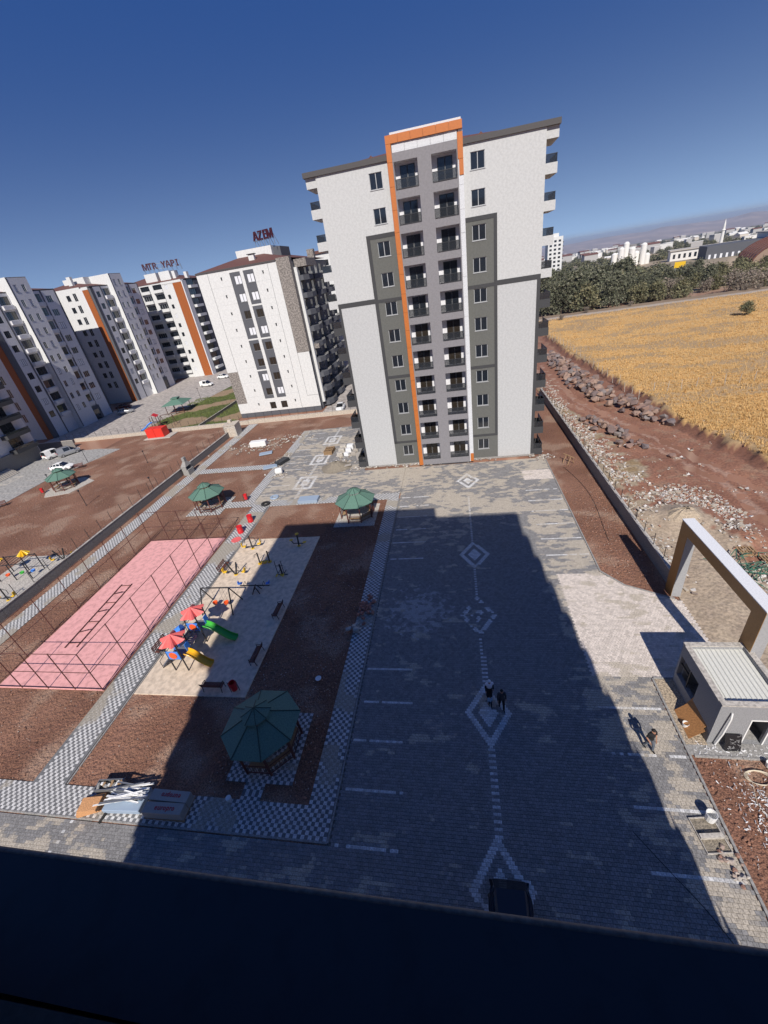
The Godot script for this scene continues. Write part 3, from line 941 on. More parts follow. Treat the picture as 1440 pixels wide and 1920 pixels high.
func make_front_building() -> void:
	var zf := -53.3
	var b := thing("apartment_building", "eleven-storey pale apartment building with tall orange frame straight ahead", "building", Vector3(0, 0, 0))
	var X := Vector3.RIGHT
	var Z := Vector3.BACK
	strip(b, "core", mat.dark_band, Vector3(-12.9, 0, zf - 18.5), Vector3(9.4, 33.3, zf - 0.35))
	# left and right walls
	strip(b, "side_wall", mat.pale_plaster, Vector3(-13.2, 0, zf - 18.8), Vector3(-12.9, 33.4, zf - 0.351))
	strip(b, "side_wall", mat.pale_plaster, Vector3(9.4, 0, zf - 18.8), Vector3(9.72, 33.4, zf - 0.351))
	var P := 2.98
	var lw := []
	var rw := []
	for k in 11:
		lw.append(Rect2(-7.6, 1.52 + P * k, 1.36, 1.4)); rw.append(Rect2(2.6, 1.52 + P * k, 1.4, 1.4))
	# plaster fields: [x0, x1, y0, y1, material]
	var fields := [[-13.2, -8.75, 21.35, 33.4, "white_plaster"], [-8.75, -5.4, 27.5, 33.4, "white_plaster"], [-12.9, -8.75, 0.25, 20.85, "pale_plaster"],
		[1.9, 5.15, 27.5, 33.4, "white_plaster"], [5.15, 9.72, 21.35, 33.4, "white_plaster"], [5.15, 9.35, 0.25, 20.85, "pale_plaster"],
		[-8.35, -5.4, 21.2, 27.1, "panel_grey"], [-8.35, -5.4, 12.45, 20.85, "panel_grey"], [-8.35, -5.4, 3.6, 12.1, "panel_grey"], [-8.75, -5.4, 0.25, 3.3, "panel_grey"],
		[1.9, 4.8, 21.2, 27.1, "panel_grey"], [1.9, 4.8, 12.45, 20.85, "panel_grey"], [1.9, 4.8, 3.6, 12.1, "panel_grey"], [1.9, 5.15, 0.25, 3.3, "panel_grey"]]
	for f in fields:
		var holes := []
		for r: Rect2 in lw + rw:
			if r.position.x > f[0] and r.position.x < f[1] and r.position.y > f[2] - 0.1 and r.position.y < f[3]:
				holes.append(Rect2(r.position.x - f[0], r.position.y - f[2], r.size.x, r.size.y))
		sheet(b, "facade_field", mat[f[4]], Vector3(f[0], f[2], zf), X, Z, f[1] - f[0], f[3] - f[2], holes, 0.2)
	# dark bands, a little proud of the plaster
	for d in [[-8.75, -5.4, 27.1, 27.5], [-8.75, -8.35, 3.3, 27.1], [-13.2, -8.75, 20.85, 21.35], [-8.35, -5.4, 20.85, 21.2], [-8.35, -5.4, 12.1, 12.45], [-8.75, -5.4, 3.3, 3.6],
			[-13.2, -12.9, 0.25, 20.85], [1.9, 5.15, 27.1, 27.5], [4.8, 5.15, 3.6, 27.1], [5.15, 9.72, 20.85, 21.35], [1.9, 4.8, 20.85, 21.2], [1.9, 4.8, 12.1, 12.45], [1.9, 5.15, 3.3, 3.6], [9.35, 9.72, 0.25, 20.85]]:
		var a := Vector3(d[0], d[2], zf - 0.35)
		strip(b, "dark_band", mat.dark_band, a, Vector3(d[1], d[3], zf + 0.03))
	strip(b, "plinth", mat.concrete, Vector3(-13.25, 0, zf - 0.4), Vector3(-5.45, 0.25, zf + 0.06))
	strip(b, "plinth", mat.concrete, Vector3(1.95, 0, zf - 0.4), Vector3(9.78, 0.25, zf + 0.06))
	for k in 11:
		window(b, Vector3(-7.6, 1.52 + P * k, zf), X, Z, 1.36, 1.4, 0.16, "dark_light")
		window(b, Vector3(2.6, 1.52 + P * k, zf), X, Z, 1.4, 1.4, 0.16, "dark_light")
	# projecting bay with two columns of recessed balconies
	var zb := -52.4
	var holes := []
	for k in 11:
		holes.append(Rect2(-4.85 + 4.95, 1.05 + P * k - 0.2, 2.35, 2.2)); holes.append(Rect2(-1.15 + 4.95, 1.05 + P * k - 0.2, 2.45, 2.2))
	sheet(b, "bay_wall", mat.bay_grey, Vector3(-4.95, 0.2, zb), X, Z, 6.35, 33.55, holes, 0.16)
	strip(b, "bay_side", mat.bay_grey, Vector3(-5.44, 0.2, zf - 0.3), Vector3(-5.1, 35.0, zb - 0.2))
	strip(b, "bay_side", mat.board_white, Vector3(1.5, 0.2, zf - 0.3), Vector3(1.9, 35.0, zb - 0.2))
	strip(b, "bay_base", mat.dark_band, Vector3(-5.0, 0.0, zf - 0.3), Vector3(1.4, 0.2, zb - 0.1))
	if not meshes.has("liner"):
		for q in [["liner", 2.35], ["liner2", 2.45]]:
			var mb := MB.new()
			var w: float = q[1]
			var t := -1.15
			mb.quad(Vector3(0, 2.2, t), Vector3(w, 2.2, t), Vector3(w, 0, t), Vector3(0, 0, t))
			mb.quad(Vector3(0, 0, t), Vector3(w, 0, t), Vector3(w, 0, -0.16), Vector3(0, 0, -0.16))
			mb.quad(Vector3(0, 2.2, -0.16), Vector3(w, 2.2, -0.16), Vector3(w, 2.2, t), Vector3(0, 2.2, t))
			mb.quad(Vector3(0, 2.2, -0.16), Vector3(0, 2.2, t), Vector3(0, 0, t), Vector3(0, 0, -0.16))
			mb.quad(Vector3(w, 2.2, t), Vector3(w, 2.2, -0.16), Vector3(w, 0, -0.16), Vector3(w, 0, t))
			meshes[q[0]] = mb.mesh(mat.shade_side_plaster)
	for k in 11:
		for q in [[-4.85, 2.35, "liner", -4.38], [-1.15, 2.45, "liner2", -0.62]]:
			var y := 1.05 + P * k
			var r := part(b, "balcony_recess", meshes[q[2]], Vector3(q[0], y, zb))
			window(b, Vector3(q[3], y + 0.02, zb - 1.06), X, Z, 1.5, 1.98, 0.08, "brown" if k < 6 else "dark", 2, false)
			railing(b, Vector3(q[0] + 0.02, y + 0.0, zb + 0.045), X, Z, q[1] - 0.04, 0.82)
	# orange cladding of the frame, panel by panel
	for k in 18:
		var y0 := 0.25 + k * 1.93
		strip(b, "orange_panel", mat.orange_panel, Vector3(-5.46, y0, zb - 0.2), Vector3(-4.95, minf(y0 + 1.91, 34.45), zb + 0.12))
	for k in 6:
		strip(b, "orange_panel", mat.orange_panel, Vector3(-5.46 + k * 1.23, 34.46, zb - 0.25), Vector3(-5.46 + k * 1.23 + 1.21, 35.1, zb + 0.14))
	# unfinished upright: insulation boards with some panels hung
	rng.seed = 4
	for k in 17:
		var y0 := 0.25 + k * 2.0
		var on := k == 16 or k == 15
		if on: strip(b, "orange_panel", mat.orange_panel, Vector3(1.4 + (0.0 if k == 16 else 0.1), y0 + (0.0 if k == 16 else 0.75), zb - 0.2), Vector3(1.91, y0 + 1.98, zb + 0.12))
		var t := strip(b, "insulation_board", mat.board_white, Vector3(1.41, y0, zb - 0.2), Vector3(1.89, y0 + 1.985, zb + rng.randf_range(0.02, 0.06)))
	strip(b, "orange_panel", mat.orange_panel, Vector3(1.5, 0.3, zb - 0.2), Vector3(1.9, 1.4, zb + 0.11))
	for k in 5: strip(b, "insulation_board", mat.board_white, Vector3(-4.9 + k * 1.26, 33.76, zb - 0.2), Vector3(-4.9 + k * 1.26 + 1.24, 34.45, zb - rng.randf_range(0.0, 0.05)))
	strip(b, "coping", mat.board_white, Vector3(-5.0, 35.1, zb - 1.4), Vector3(1.8, 35.32, zb - 0.15))
	strip(b, "bay_head", mat.bay_grey, Vector3(-5.1, 33.4, zf - 1.0), Vector3(1.5, 35.1, zb - 0.26))
	# roof: eaves slab, tiled hips and two vents
	var mb := MB.new()
	mb.span(Vector3(-14.5, 33.4, zf - 19.8), Vector3(-5.47, 33.85, zf + 0.2))
	mb.span(Vector3(-5.47, 33.4, zf - 19.8), Vector3(1.92, 33.85, zf - 1.1))
	mb.span(Vector3(1.92, 33.4, zf - 19.8), Vector3(10.95, 33.85, zf + 0.2))
	var rf := part(b, "roof", mb.mesh(mat.roof_dark))
	mb = MB.new()
	var e0 := Vector3(-14.3, 33.86, zf - 1.2)
	var e1 := Vector3(10.75, 33.86, zf - 1.2)
	var e2 := Vector3(10.75, 33.86, zf - 19.6)
	var e3 := Vector3(-14.3, 33.86, zf - 19.6)
	var r0 := Vector3(-6.0, 36.0, zf - 10.4)
	var r1 := Vector3(2.5, 36.0, zf - 10.4)
	mb.quad(r0, r1, e1, e0); mb.tri(r1, e2, e1); mb.quad(r1, r0, e3, e2); mb.tri(r0, e0, e3)
	part(rf, "tiles", mb.mesh(mat.roof_tile))
	for x in [-7.6, 3.9]:
		mb = MB.new()
		mb.xf = Transform3D(Basis(), Vector3(0, -0.95, 0))
		mb.span(Vector3(x - 0.5, 34.4, zf - 4.6), Vector3(x + 0.5, 35.2, zf - 3.6))
		mb.quad(Vector3(x - 0.75, 35.1, zf - 3.4), Vector3(x, 35.7, zf - 3.4), Vector3(x, 35.7, zf - 4.8), Vector3(x - 0.75, 35.1, zf - 4.8))
		mb.quad(Vector3(x, 35.7, zf - 3.4), Vector3(x + 0.75, 35.1, zf - 3.4), Vector3(x + 0.75, 35.1, zf - 4.8), Vector3(x, 35.7, zf - 4.8))
		mb.tri(Vector3(x - 0.75, 35.1, zf - 3.4), Vector3(x, 35.7, zf - 3.4), Vector3(x + 0.75, 35.1, zf - 3.4))
		part(rf, "roof_vent", mb.mesh(mat.roof_tile))
	# balconies on both sides
	for s in [-1.0, 1.0]:
		var x := -13.2 if s < 0 else 9.72
		for k in 11:
			side_balcony(b, x, s, zf - 0.15, 0.03 + P * k, k >= 7)
			side_balcony(b, x, s, zf - 9.0, 0.03 + P * k, k >= 7)
		var t := MB.new()
		t.span(Vector3(x, 32.5, zf - 3.75), Vector3(x + 1.15 * s, 33.4, zf - 0.15))
		part(b, "soffit_box", t.mesh(mat.white_plaster))

func make_own_building() -> void:
	# the block the picture is taken from: it throws the long shadow over the yard
	var b := thing("apartment_building", "apartment block the photo is taken from, with dark window sill below", "building", Vector3.ZERO)
	var F := -0.2
	strip(b, "lower_bay", mat.bay_grey, Vector3(-6.5, 0, F), Vector3(1.9, 22.94, 8))
	strip(b, "upper_bay", mat.bay_grey, Vector3(-6.5, 25.6, F), Vector3(1.9, 35.1, 8))
	strip(b, "bay_pier", mat.bay_grey, Vector3(-6.5, 22.94, F), Vector3(-1.7, 25.6, 8))
	strip(b, "bay_pier", mat.bay_grey, Vector3(1.35, 22.94, F), Vector3(1.9, 25.6, 8))
	strip(b, "room_wall", mat.shade_side_plaster, Vector3(-1.7, 22.94, 4.0), Vector3(1.35, 25.6, 8))
	strip(b, "wing", mat.pale_plaster, Vector3(-14.6, 0, 0.7), Vector3(-6.5, 33.4, 19))
	strip(b, "wing", mat.pale_plaster, Vector3(1.9, 0, 0.7), Vector3(9.3, 33.4, 19))
	strip(b, "rear", mat.pale_plaster, Vector3(-6.5, 0, 8), Vector3(1.9, 33.4, 19))
	var mb := MB.new()
	mb.span(Vector3(-15.8, 33.4, 0.5), Vector3(-6.52, 33.9, 20)); mb.span(Vector3(1.92, 33.4, 0.5), Vector3(10.5, 33.9, 20))
	part(b, "roof", mb.mesh(mat.roof_dark))
	for s in [-1.0, 1.0]:
		var x := -14.6 if s < 0 else 9.3
		for k in 11:
			side_balcony(b, x, s, 4.6, 0.03 + 2.98 * k, k >= 7)
			side_balcony(b, x, s, 13.0, 0.03 + 2.98 * k, k >= 7)
	# sill: dark slab, nosing with the sky light on its rim painted in, and the window track
	var sl := strip(b, "sill", mat.sill, Vector3(-1.66, 22.945, -0.266), Vector3(1.31, 23.0, -0.078))
	sl.rotation.y = -0.007
	mb = MB.new()
	mb.tube(Vector3(-1.66, 22.992, -0.268), Vector3(1.31, 22.992, -0.268), 0.009, -1.0, 10)
	part(sl, "nosing", mb.mesh(mat.sill_edge))
	mb = MB.new()
	mb.span(Vector3(-1.66, 22.945, -0.076), Vector3(1.31, 23.012, 0.1))
	mb.span(Vector3(-1.66, 23.012, -0.055), Vector3(1.31, 23.02, -0.045))
	part(b, "window_track", mb.mesh(mat.sill_track))

# block with curtained windows between dark strips
func make_white_block() -> void:
	var b := thing("apartment_building", "white ten-storey block with two dark window strips and brown stone corners", "building")
	var zf := -85.6
	var X := Vector3.RIGHT
	var Z := Vector3.BACK
	var x0 := -47.9
	var x1 := -28.9
	strip(b, "core", mat.tower_grey, Vector3(x0 + 0.1, 0, zf - 26), Vector3(x1 - 0.1, 28.3, zf - 0.3))
	var wins := []
	for k in 9:
		wins.append(Rect2(-40.35, 1.45 + 3.04 * k, 1.35, 1.45)); wins.append(Rect2(-37.75, 1.45 + 3.04 * k, 1.4, 1.45))
	var fields := [[x0, -45.55, 10.0, 28.4, "bright_plaster"], [x0, -45.55, 1.0, 3.2, "bright_plaster"], [-45.55, -41.1, 1.0, 28.4, "bright_plaster"], [-41.1, -36.2, 1.0, 3.75, "bright_plaster"], [-38.95, -38.3, 3.75, 27.85, "bright_plaster"], [-41.1, -36.2, 27.85, 28.4, "bright_plaster"],
		[-36.2, -33.2, 1.0, 28.4, "bright_plaster"], [-33.15, -31.45, 1.0, 28.4, "bright_plaster"], [-31.4, x1, 3.5, 12.2, "bright_plaster"], [-31.45, x1, 1.0, 3.45, "bright_plaster"]]
	for f in fields:
		var holes := []
		for r: Rect2 in wins:
			if r.position.x > f[0] and r.position.x < f[1] and r.position.y > f[2] and r.end.y < f[3]: holes.append(Rect2(r.position.x - f[0], r.position.y - f[2], r.size.x, r.size.y))
		sheet(b, "facade_field", mat[f[4]], Vector3(f[0], f[2], zf), X, Z, f[1] - f[0], f[3] - f[2], holes, 0.15)
	# dark strips in runs of two storeys, stepped between the two columns
	for d in [[-41.1, -38.95, 16.0, 27.85], [-41.1, -38.95, 9.9, 15.7], [-41.1, -38.95, 3.75, 9.6], [-38.3, -36.2, 22.05, 27.85], [-38.3, -36.2, 15.95, 21.75], [-38.3, -36.2, 3.75, 15.65]]:
		var holes := []
		for r: Rect2 in wins:
			if r.position.x > d[0] and r.position.x < d[1] and r.position.y > d[2] and r.end.y < d[3]: holes.append(Rect2(r.position.x - d[0], r.position.y - d[2], r.size.x, r.size.y))
		sheet(b, "dark_strip", mat.tower_grey, Vector3(d[0], d[2], zf - 0.04), X, Z, d[1] - d[0], d[3] - d[2], holes, 0.12)
	for d in [[-41.1, -38.95, 15.7, 16.0], [-41.1, -38.95, 9.6, 9.9], [-38.3, -36.2, 21.75, 22.05], [-38.3, -36.2, 15.65, 15.95]]:
		sheet(b, "facade_field", mat.bright_plaster, Vector3(d[0], d[2], zf), X, Z, d[1] - d[0], d[3] - d[2])
	sheet(b, "stone_cladding", mat.stone_clad, Vector3(-31.4, 12.25, zf + 0.04), X, Z, 2.5, 16.6)
	sheet(b, "stone_cladding", mat.stone_clad, Vector3(x0, 3.2, zf + 0.04), X, Z, 2.35, 6.8)
	sheet(b, "plinth", mat.tower_grey, Vector3(x0, 0, zf - 0.05), X, Z, x1 - x0, 1.0)
	strip(b, "joint", mat.tower_grey, Vector3(-33.2, 1.0, zf - 0.2), Vector3(-33.15, 28.4, zf + 0.01))
	strip(b, "joint", mat.tower_grey, Vector3(-31.45, 3.45, zf - 0.2), Vector3(-31.4, 12.2, zf + 0.008))
	strip(b, "joint", mat.tower_grey, Vector3(-45.6, 3.2, zf + 0.002), Vector3(-45.55, 28.4, zf + 0.02))
	var cur := {0: 1, 1: 0, 16: 1, 17: 1, 14: 1, 15: 1, 11: 1, 10: 1, 4: 1, 3: 1}
	for i in wins.size():
		var r: Rect2 = wins[i]
		window(b, Vector3(r.position.x, r.position.y, zf - 0.02), X, Z, r.size.x, r.size.y, 0.1, "curtain_dark" if cur.get(i, 0) and i > 1 else "brown", 2, i > 1)
	var mv := MB.new()
	mv.span(Vector3(-0.12, -0.24, 0), Vector3(0.12, 0.24, 0.05)); mv.span(Vector3(-0.16, 0.2, 0), Vector3(0.16, 0.26, 0.1))
	meshes["vent"] = mv.mesh(mat.frame_dark)
	for k in 9:
		part(b, "vent", meshes["vent"], Vector3(-42.95, 2.7 + 3.05 * k, zf)); part(b, "vent", meshes["vent"], Vector3(-34.35, 2.75 + 3.04 * k, zf))
	# thin storey joints
	for k in 8: strip(b, "joint", mat.pale_plaster, Vector3(-45.5, 4.4 + 3.04 * k, zf - 0.1), Vector3(-41.15, 4.43 + 3.04 * k, zf + 0.004))
	for k in 8: strip(b, "joint", mat.pale_plaster, Vector3(-36.15, 4.4 + 3.04 * k, zf - 0.1), Vector3(-33.25, 4.43 + 3.04 * k, zf + 0.004))
	# roof
	var mb := MB.new()
	mb.span(Vector3(x0 - 0.1, 28.4, zf - 26.3), Vector3(-31.5, 28.65, zf + 0.15))
	var e := [Vector3(x0, 28.66, zf), Vector3(x1, 28.66, zf), Vector3(x1, 28.66, zf - 26), Vector3(x0, 28.66, zf - 26)]
	var r0 := Vector3(-38.6, 31.0, zf - 9.0)
	var r1 := Vector3(-38.6, 31.0, zf - 17.0)
	var rf := part(b, "roof", mb.mesh(mat.roof_dark))
	mb = MB.new()
	mb.tri(e[0], r0, e[1]); mb.quad(e[1], r0, r1, e[2]); mb.tri(e[2], r1, e[3]); mb.quad(e[3], r1, r0, e[0])
	part(rf, "tiles", mb.mesh(mat.roof_tile))
	mb = MB.new()
	mb.span(Vector3(-37.6, 29.2, zf - 3.4), Vector3(-36.5, 30.3, zf - 2.6))
	part(rf, "chimney", mb.mesh(mat.bright_plaster))
	mb = MB.new()
	mb.span(Vector3(-37.8, 30.35, zf - 3.6), Vector3(-36.3, 30.45, zf - 2.4))
	part(rf, "chimney_cap", mb.mesh(mat.roof_dark))
	strip(b, "lift_house", mat.bright_plaster, Vector3(-41.6, 28.6, zf - 13), Vector3(-34.1, 31.5, zf - 6.4))
	strip(b, "lift_house_side", mat.tower_grey, Vector3(-34.1, 28.6, zf - 13), Vector3(-32.6, 31.2, zf - 7.4))
	# rooftop letters on a steel rack, seen against the sky
	var sg := thing("rooftop_sign", "dark red letters on a steel rack on the white block's roof", "sign", Vector3(-35.4, 31.5, zf - 6.9), -0.35)
	sign_letters(sg, "AZEM", 1.5, mat.sign_maroon)
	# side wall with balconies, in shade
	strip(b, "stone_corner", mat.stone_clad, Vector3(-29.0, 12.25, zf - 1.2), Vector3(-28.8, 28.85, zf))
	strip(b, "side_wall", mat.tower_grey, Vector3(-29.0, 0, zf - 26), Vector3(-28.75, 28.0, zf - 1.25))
	strip(b, "pilaster", mat.bright_plaster, Vector3(-28.75, 1.4, zf - 2.1), Vector3(-28.2, 27.0, zf - 1.35))
	strip(b, "stone_parapet", mat.stone_clad, Vector3(-28.8, 27.0, zf - 9.0), Vector3(-26.4, 28.3, zf - 2.2))
	strip(b, "stone_parapet", mat.stone_clad, Vector3(-28.8, 12.3, zf - 6.0), Vector3(-27.2, 13.2, zf - 2.2))
	strip(b, "stone_parapet", mat.stone_clad, Vector3(-27.6, 28.3, zf - 9.2), Vector3(-26.3, 29.8, zf - 8.0))
	for k in 9:
		for j in 3:
			var zz := zf - 2.3 - j * 8.0
			var y := 0.4 + 3.04 * k
			if not meshes.has("wb_tray"):
				var t := MB.new()
				t.poly([Vector2(0, 0), Vector2(1.2, 0), Vector2(1.9, -1.6), Vector2(1.9, -4.4), Vector2(0, -4.4)], 0, 0.9)
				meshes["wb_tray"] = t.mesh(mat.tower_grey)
				t = MB.new()
				t.span(Vector3(1.86, 0.92, -4.4), Vector3(1.9, 1.35, -1.6))
				meshes["wb_rail"] = t.mesh(mat.smoked)
			var tr := part(b, "balcony", meshes["wb_tray"], Vector3(-28.74, y, zz))
			part(tr, "glass_panel", meshes["wb_rail"])
			window(b, Vector3(-28.745, y + 0.95, zz - 0.6), Vector3.FORWARD, Vector3.RIGHT, 1.6, 1.9, 0.02, "dark", 2, false)
			window(b, Vector3(-28.745, y + 1.0, zz - 5.2), Vector3.FORWARD, Vector3.RIGHT, 1.3, 1.5, 0.02, "dark_light", 2, false)

func sign_letters(sg: Node3D, text: String, h: float, mt: Material) -> void:
	var f := SystemFont.new()
	f.font_names = PackedStringArray(["Droid Sans"])
	f.font_weight = 700
	var x := 0.0
	var w := h * 0.82
	var st := -w * text.length() * 0.5
	for i in text.length():
		if text[i] == " ": continue
		var tm := TextMesh.new()
		tm.text = text[i]; tm.font = f; tm.font_size = 64; tm.pixel_size = h / 46.0; tm.depth = 0.25
		tm.material = mt
		part(sg, "letter", tm, Vector3(st + w * (i + 0.5), 1.2 + h * 0.45, 0))
	var mb := MB.new()
	for i in text.length() + 1:
		mb.tube(Vector3(st + w * i, 0, -0.25), Vector3(st + w * i, 1.1 + h, -0.25), 0.05)
		mb.tube(Vector3(st + w * i, 0, -1.4), Vector3(st + w * i, 1.0 + h * 0.6, -0.25), 0.04)
	for y in [1.1, 1.1 + h * 0.8]: mb.tube(Vector3(st, y, -0.2), Vector3(-st, y, -0.2), 0.05)
	part(sg, "rack", mb.mesh(mat.grey_steel))

# long block with a shaded balcony side; front corner at (x, z)
func make_long_block(label: String, cx: float, cz: float) -> Node3D:
	var b := thing("apartment_building", label, "building", Vector3(cx, 0, cz), 0.0, "white blocks with brown corner strips along the estate road")
	var X := Vector3.RIGHT
	var Z := Vector3.BACK
	var U := Vector3.FORWARD
	strip(b, "core", mat.tower_grey, Vector3(-22, 0, -20.3), Vector3(-0.3, 31.5, -0.3))
	# sunlit end wall
	var holes := []
	var we := []
	for k in 9:
		var y := 4.85 + 3.05 * k
		we.append(Rect2(-8.5, y, 1.2, 1.4)); we.append(Rect2(-6.2, y - 0.3, 1.1, 2.0))
	for r: Rect2 in we: holes.append(Rect2(r.position.x + 11.0, r.position.y, r.size.x, r.size.y))
	sheet(b, "end_wall", mat.bright_plaster, Vector3(-11.0, 0, 0), X, Z, 7.7, 32.2, holes, 0.15)
	sheet(b, "end_wall", mat.bright_plaster, Vector3(-22.0, 0, 0.3), X, Z, 11.0, 32.2)
	for i in we.size():
		var r: Rect2 = we[i]
		window(b, Vector3(r.position.x, r.position.y, 0), X, Z, r.size.x, r.size.y, 0.1, "dark_light" if i % 2 else "dark", 2, i % 2 == 0)
	sheet(b, "end_wall", mat.shade_side_plaster, Vector3(-3.3, 0, 0.0), X, Z, 0.7, 31.8)
	# brown brick panel and grey corner
	strip(b, "brick_panel", mat.brick_orange, Vector3(-2.6, 0, -0.25), Vector3(-0.7, 31.3, 0.12))
	strip(b, "corner_strip", mat.tower_grey, Vector3(-0.7, 0, -1.05), Vector3(0.03, 31.6, 0.03))
	strip(b, "parapet", mat.bright_plaster, Vector3(-2.7, 31.3, -1.0), Vector3(-0.7, 32.0, 0.16))
	# long side: window bay, balconies, stair tower, balconies, window bay
	var rows := 9
	holes = []
	for k in rows: holes.append(Rect2(0.65, 4.75 + 3.05 * k, 1.4, 1.45))
	sheet(b, "side_wall", mat.shade_side_plaster, Vector3(0, 0, -1.05), U, X, 2.75, 31.8, holes, 0.15)
	for k in rows: window(b, Vector3(0, 4.75 + 3.05 * k, -1.7), U, X, 1.4, 1.45, 0.1, "curtain_dark" if k in [1, 4] else "dark", 3, false)
	strip(b, "dark_pier", mat.tower_grey, Vector3(-0.3, 4.0, -4.15), Vector3(0.1, 31.8, -3.8))
	for q in [[-4.15, 3.3], [-12.8, 3.2]]:
		holes = []
		for k in rows: holes.append(Rect2(0.35, 4.3 + 3.05 * k + 0.75, q[1] - 0.7, 1.75))
		sheet(b, "balcony_wall", mat.shade_side_plaster, Vector3(0, 0, q[0]), U, X, q[1], 31.8, holes, 0.2)
		for k in rows:
			var y := 4.3 + 3.05 * k
			var key := "lb_parapet_%.1f" % q[1]
			if not meshes.has(key):
				var t := MB.new()
				t.span(Vector3(0, 0, -q[1] + 0.3), Vector3(0.55, 0.85, -0.3))
				meshes[key] = t.mesh(mat.shade_side_plaster)
			part(b, "balcony", meshes[key], Vector3(0, y - 0.2, q[0]))
			window(b, Vector3(0, y + 0.75, q[0] - 0.35), U, X, q[1] - 0.7, 1.75, 0.14, "dark", 3, false)
	# stair tower
	holes = []
	for k in 10:
		for j in 2: holes.append(Rect2(1.0 + j * 2.1, 4.3 + 3.05 * k, 0.85, 1.45))
	sheet(b, "tower_wall", mat.shade_side_plaster, Vector3(1.5, 0, -7.45), U, X, 5.3, 34.7, holes, 0.15)
	for k in 10:
		for j in 2: window(b, Vector3(1.5, 4.3 + 3.05 * k, -7.45 - 1.0 - j * 2.1), U, X, 0.85, 1.45, 0.1, "dark_light" if (k + j) % 3 else "curtain_dark", 2, true)
	sheet(b, "tower_return", mat.bright_plaster, Vector3(-6.0, 0, -7.44), X, Z, 7.5, 34.7)
	strip(b, "tower_core", mat.tower_grey, Vector3(-14.0, 31.0, -12.7), Vector3(1.3, 34.6, -7.5))
	strip(b, "tower_top", mat.shade_side_plaster, Vector3(-14.0, 34.6, -12.75), Vector3(1.5, 34.75, -7.45))
	strip(b, "dark_pier", mat.tower_grey, Vector3(1.3, 0.3, -7.75), Vector3(1.53, 34.6, -7.46))
	strip(b, "dark_pier", mat.tower_grey, Vector3(-0.2, 0, -12.8), Vector3(1.4, 34.6, -12.65))
	strip(b, "rear_tower_wall", mat.shade_side_plaster, Vector3(0.0, 0, -12.64), Vector3(1.28, 34.6, -7.6))
	# far bay
	strip(b, "dark_pier", mat.tower_grey, Vector3(-0.3, 4.0, -16.35), Vector3(0.1, 31.8, -16.0))
	holes = []
	for k in rows: holes.append(Rect2(0.7, 4.75 + 3.05 * k, 1.8, 1.5))
	sheet(b, "side_wall", mat.shade_side_plaster, Vector3(0, 0, -16.35), U, X, 3.9, 31.8, holes, 0.15)
	for k in rows: window(b, Vector3(0, 4.75 + 3.05 * k, -17.05), U, X, 1.8, 1.5, 0.1, "dark_light" if k % 3 else "curtain_dark", 3, false)
	strip(b, "corner_strip", mat.tower_grey, Vector3(-0.3, 0, -20.6), Vector3(0.06, 31.8, -20.25))
	strip(b, "entrance", mat.tower_grey, Vector3(0, 0.05, -16.4), Vector3(0.5, 3.6, -13.0))
	strip(b, "entrance_door", mat.glass, Vector3(0.5, 0.1, -15.6), Vector3(0.53, 2.7, -13.8))
	# roof
	var mb := MB.new()
	mb.span(Vector3(-22.2, 31.8, -20.6), Vector3(-0.1, 32.1, -0.1))
	var rf := part(b, "roof", mb.mesh(mat.roof_dark))
	mb = MB.new()
	var e := [Vector3(-22, 32.11, -0.2), Vector3(-0.4, 32.11, -0.2), Vector3(-0.4, 32.11, -20.4), Vector3(-22, 32.11, -20.4)]
	var r0 := Vector3(-11, 34.2, -8)
	var r1 := Vector3(-11, 34.2, -13)
	mb.tri(e[0], r0, e[1]); mb.quad(e[1], r0, r1, e[2]); mb.tri(e[2], r1, e[3]); mb.quad(e[3], r1, r0, e[0])
	part(rf, "tiles", mb.mesh(mat.roof_tile))
	strip(b, "lift_house", mat.bright_plaster, Vector3(-12.0, 32.2, -7.4), Vector3(-5.0, 34.8, -5.2))
	strip(b, "chimney", mat.bright_plaster, Vector3(-8.6, 33.0, -3.9), Vector3(-7.4, 35.2, -3.0))
	return b

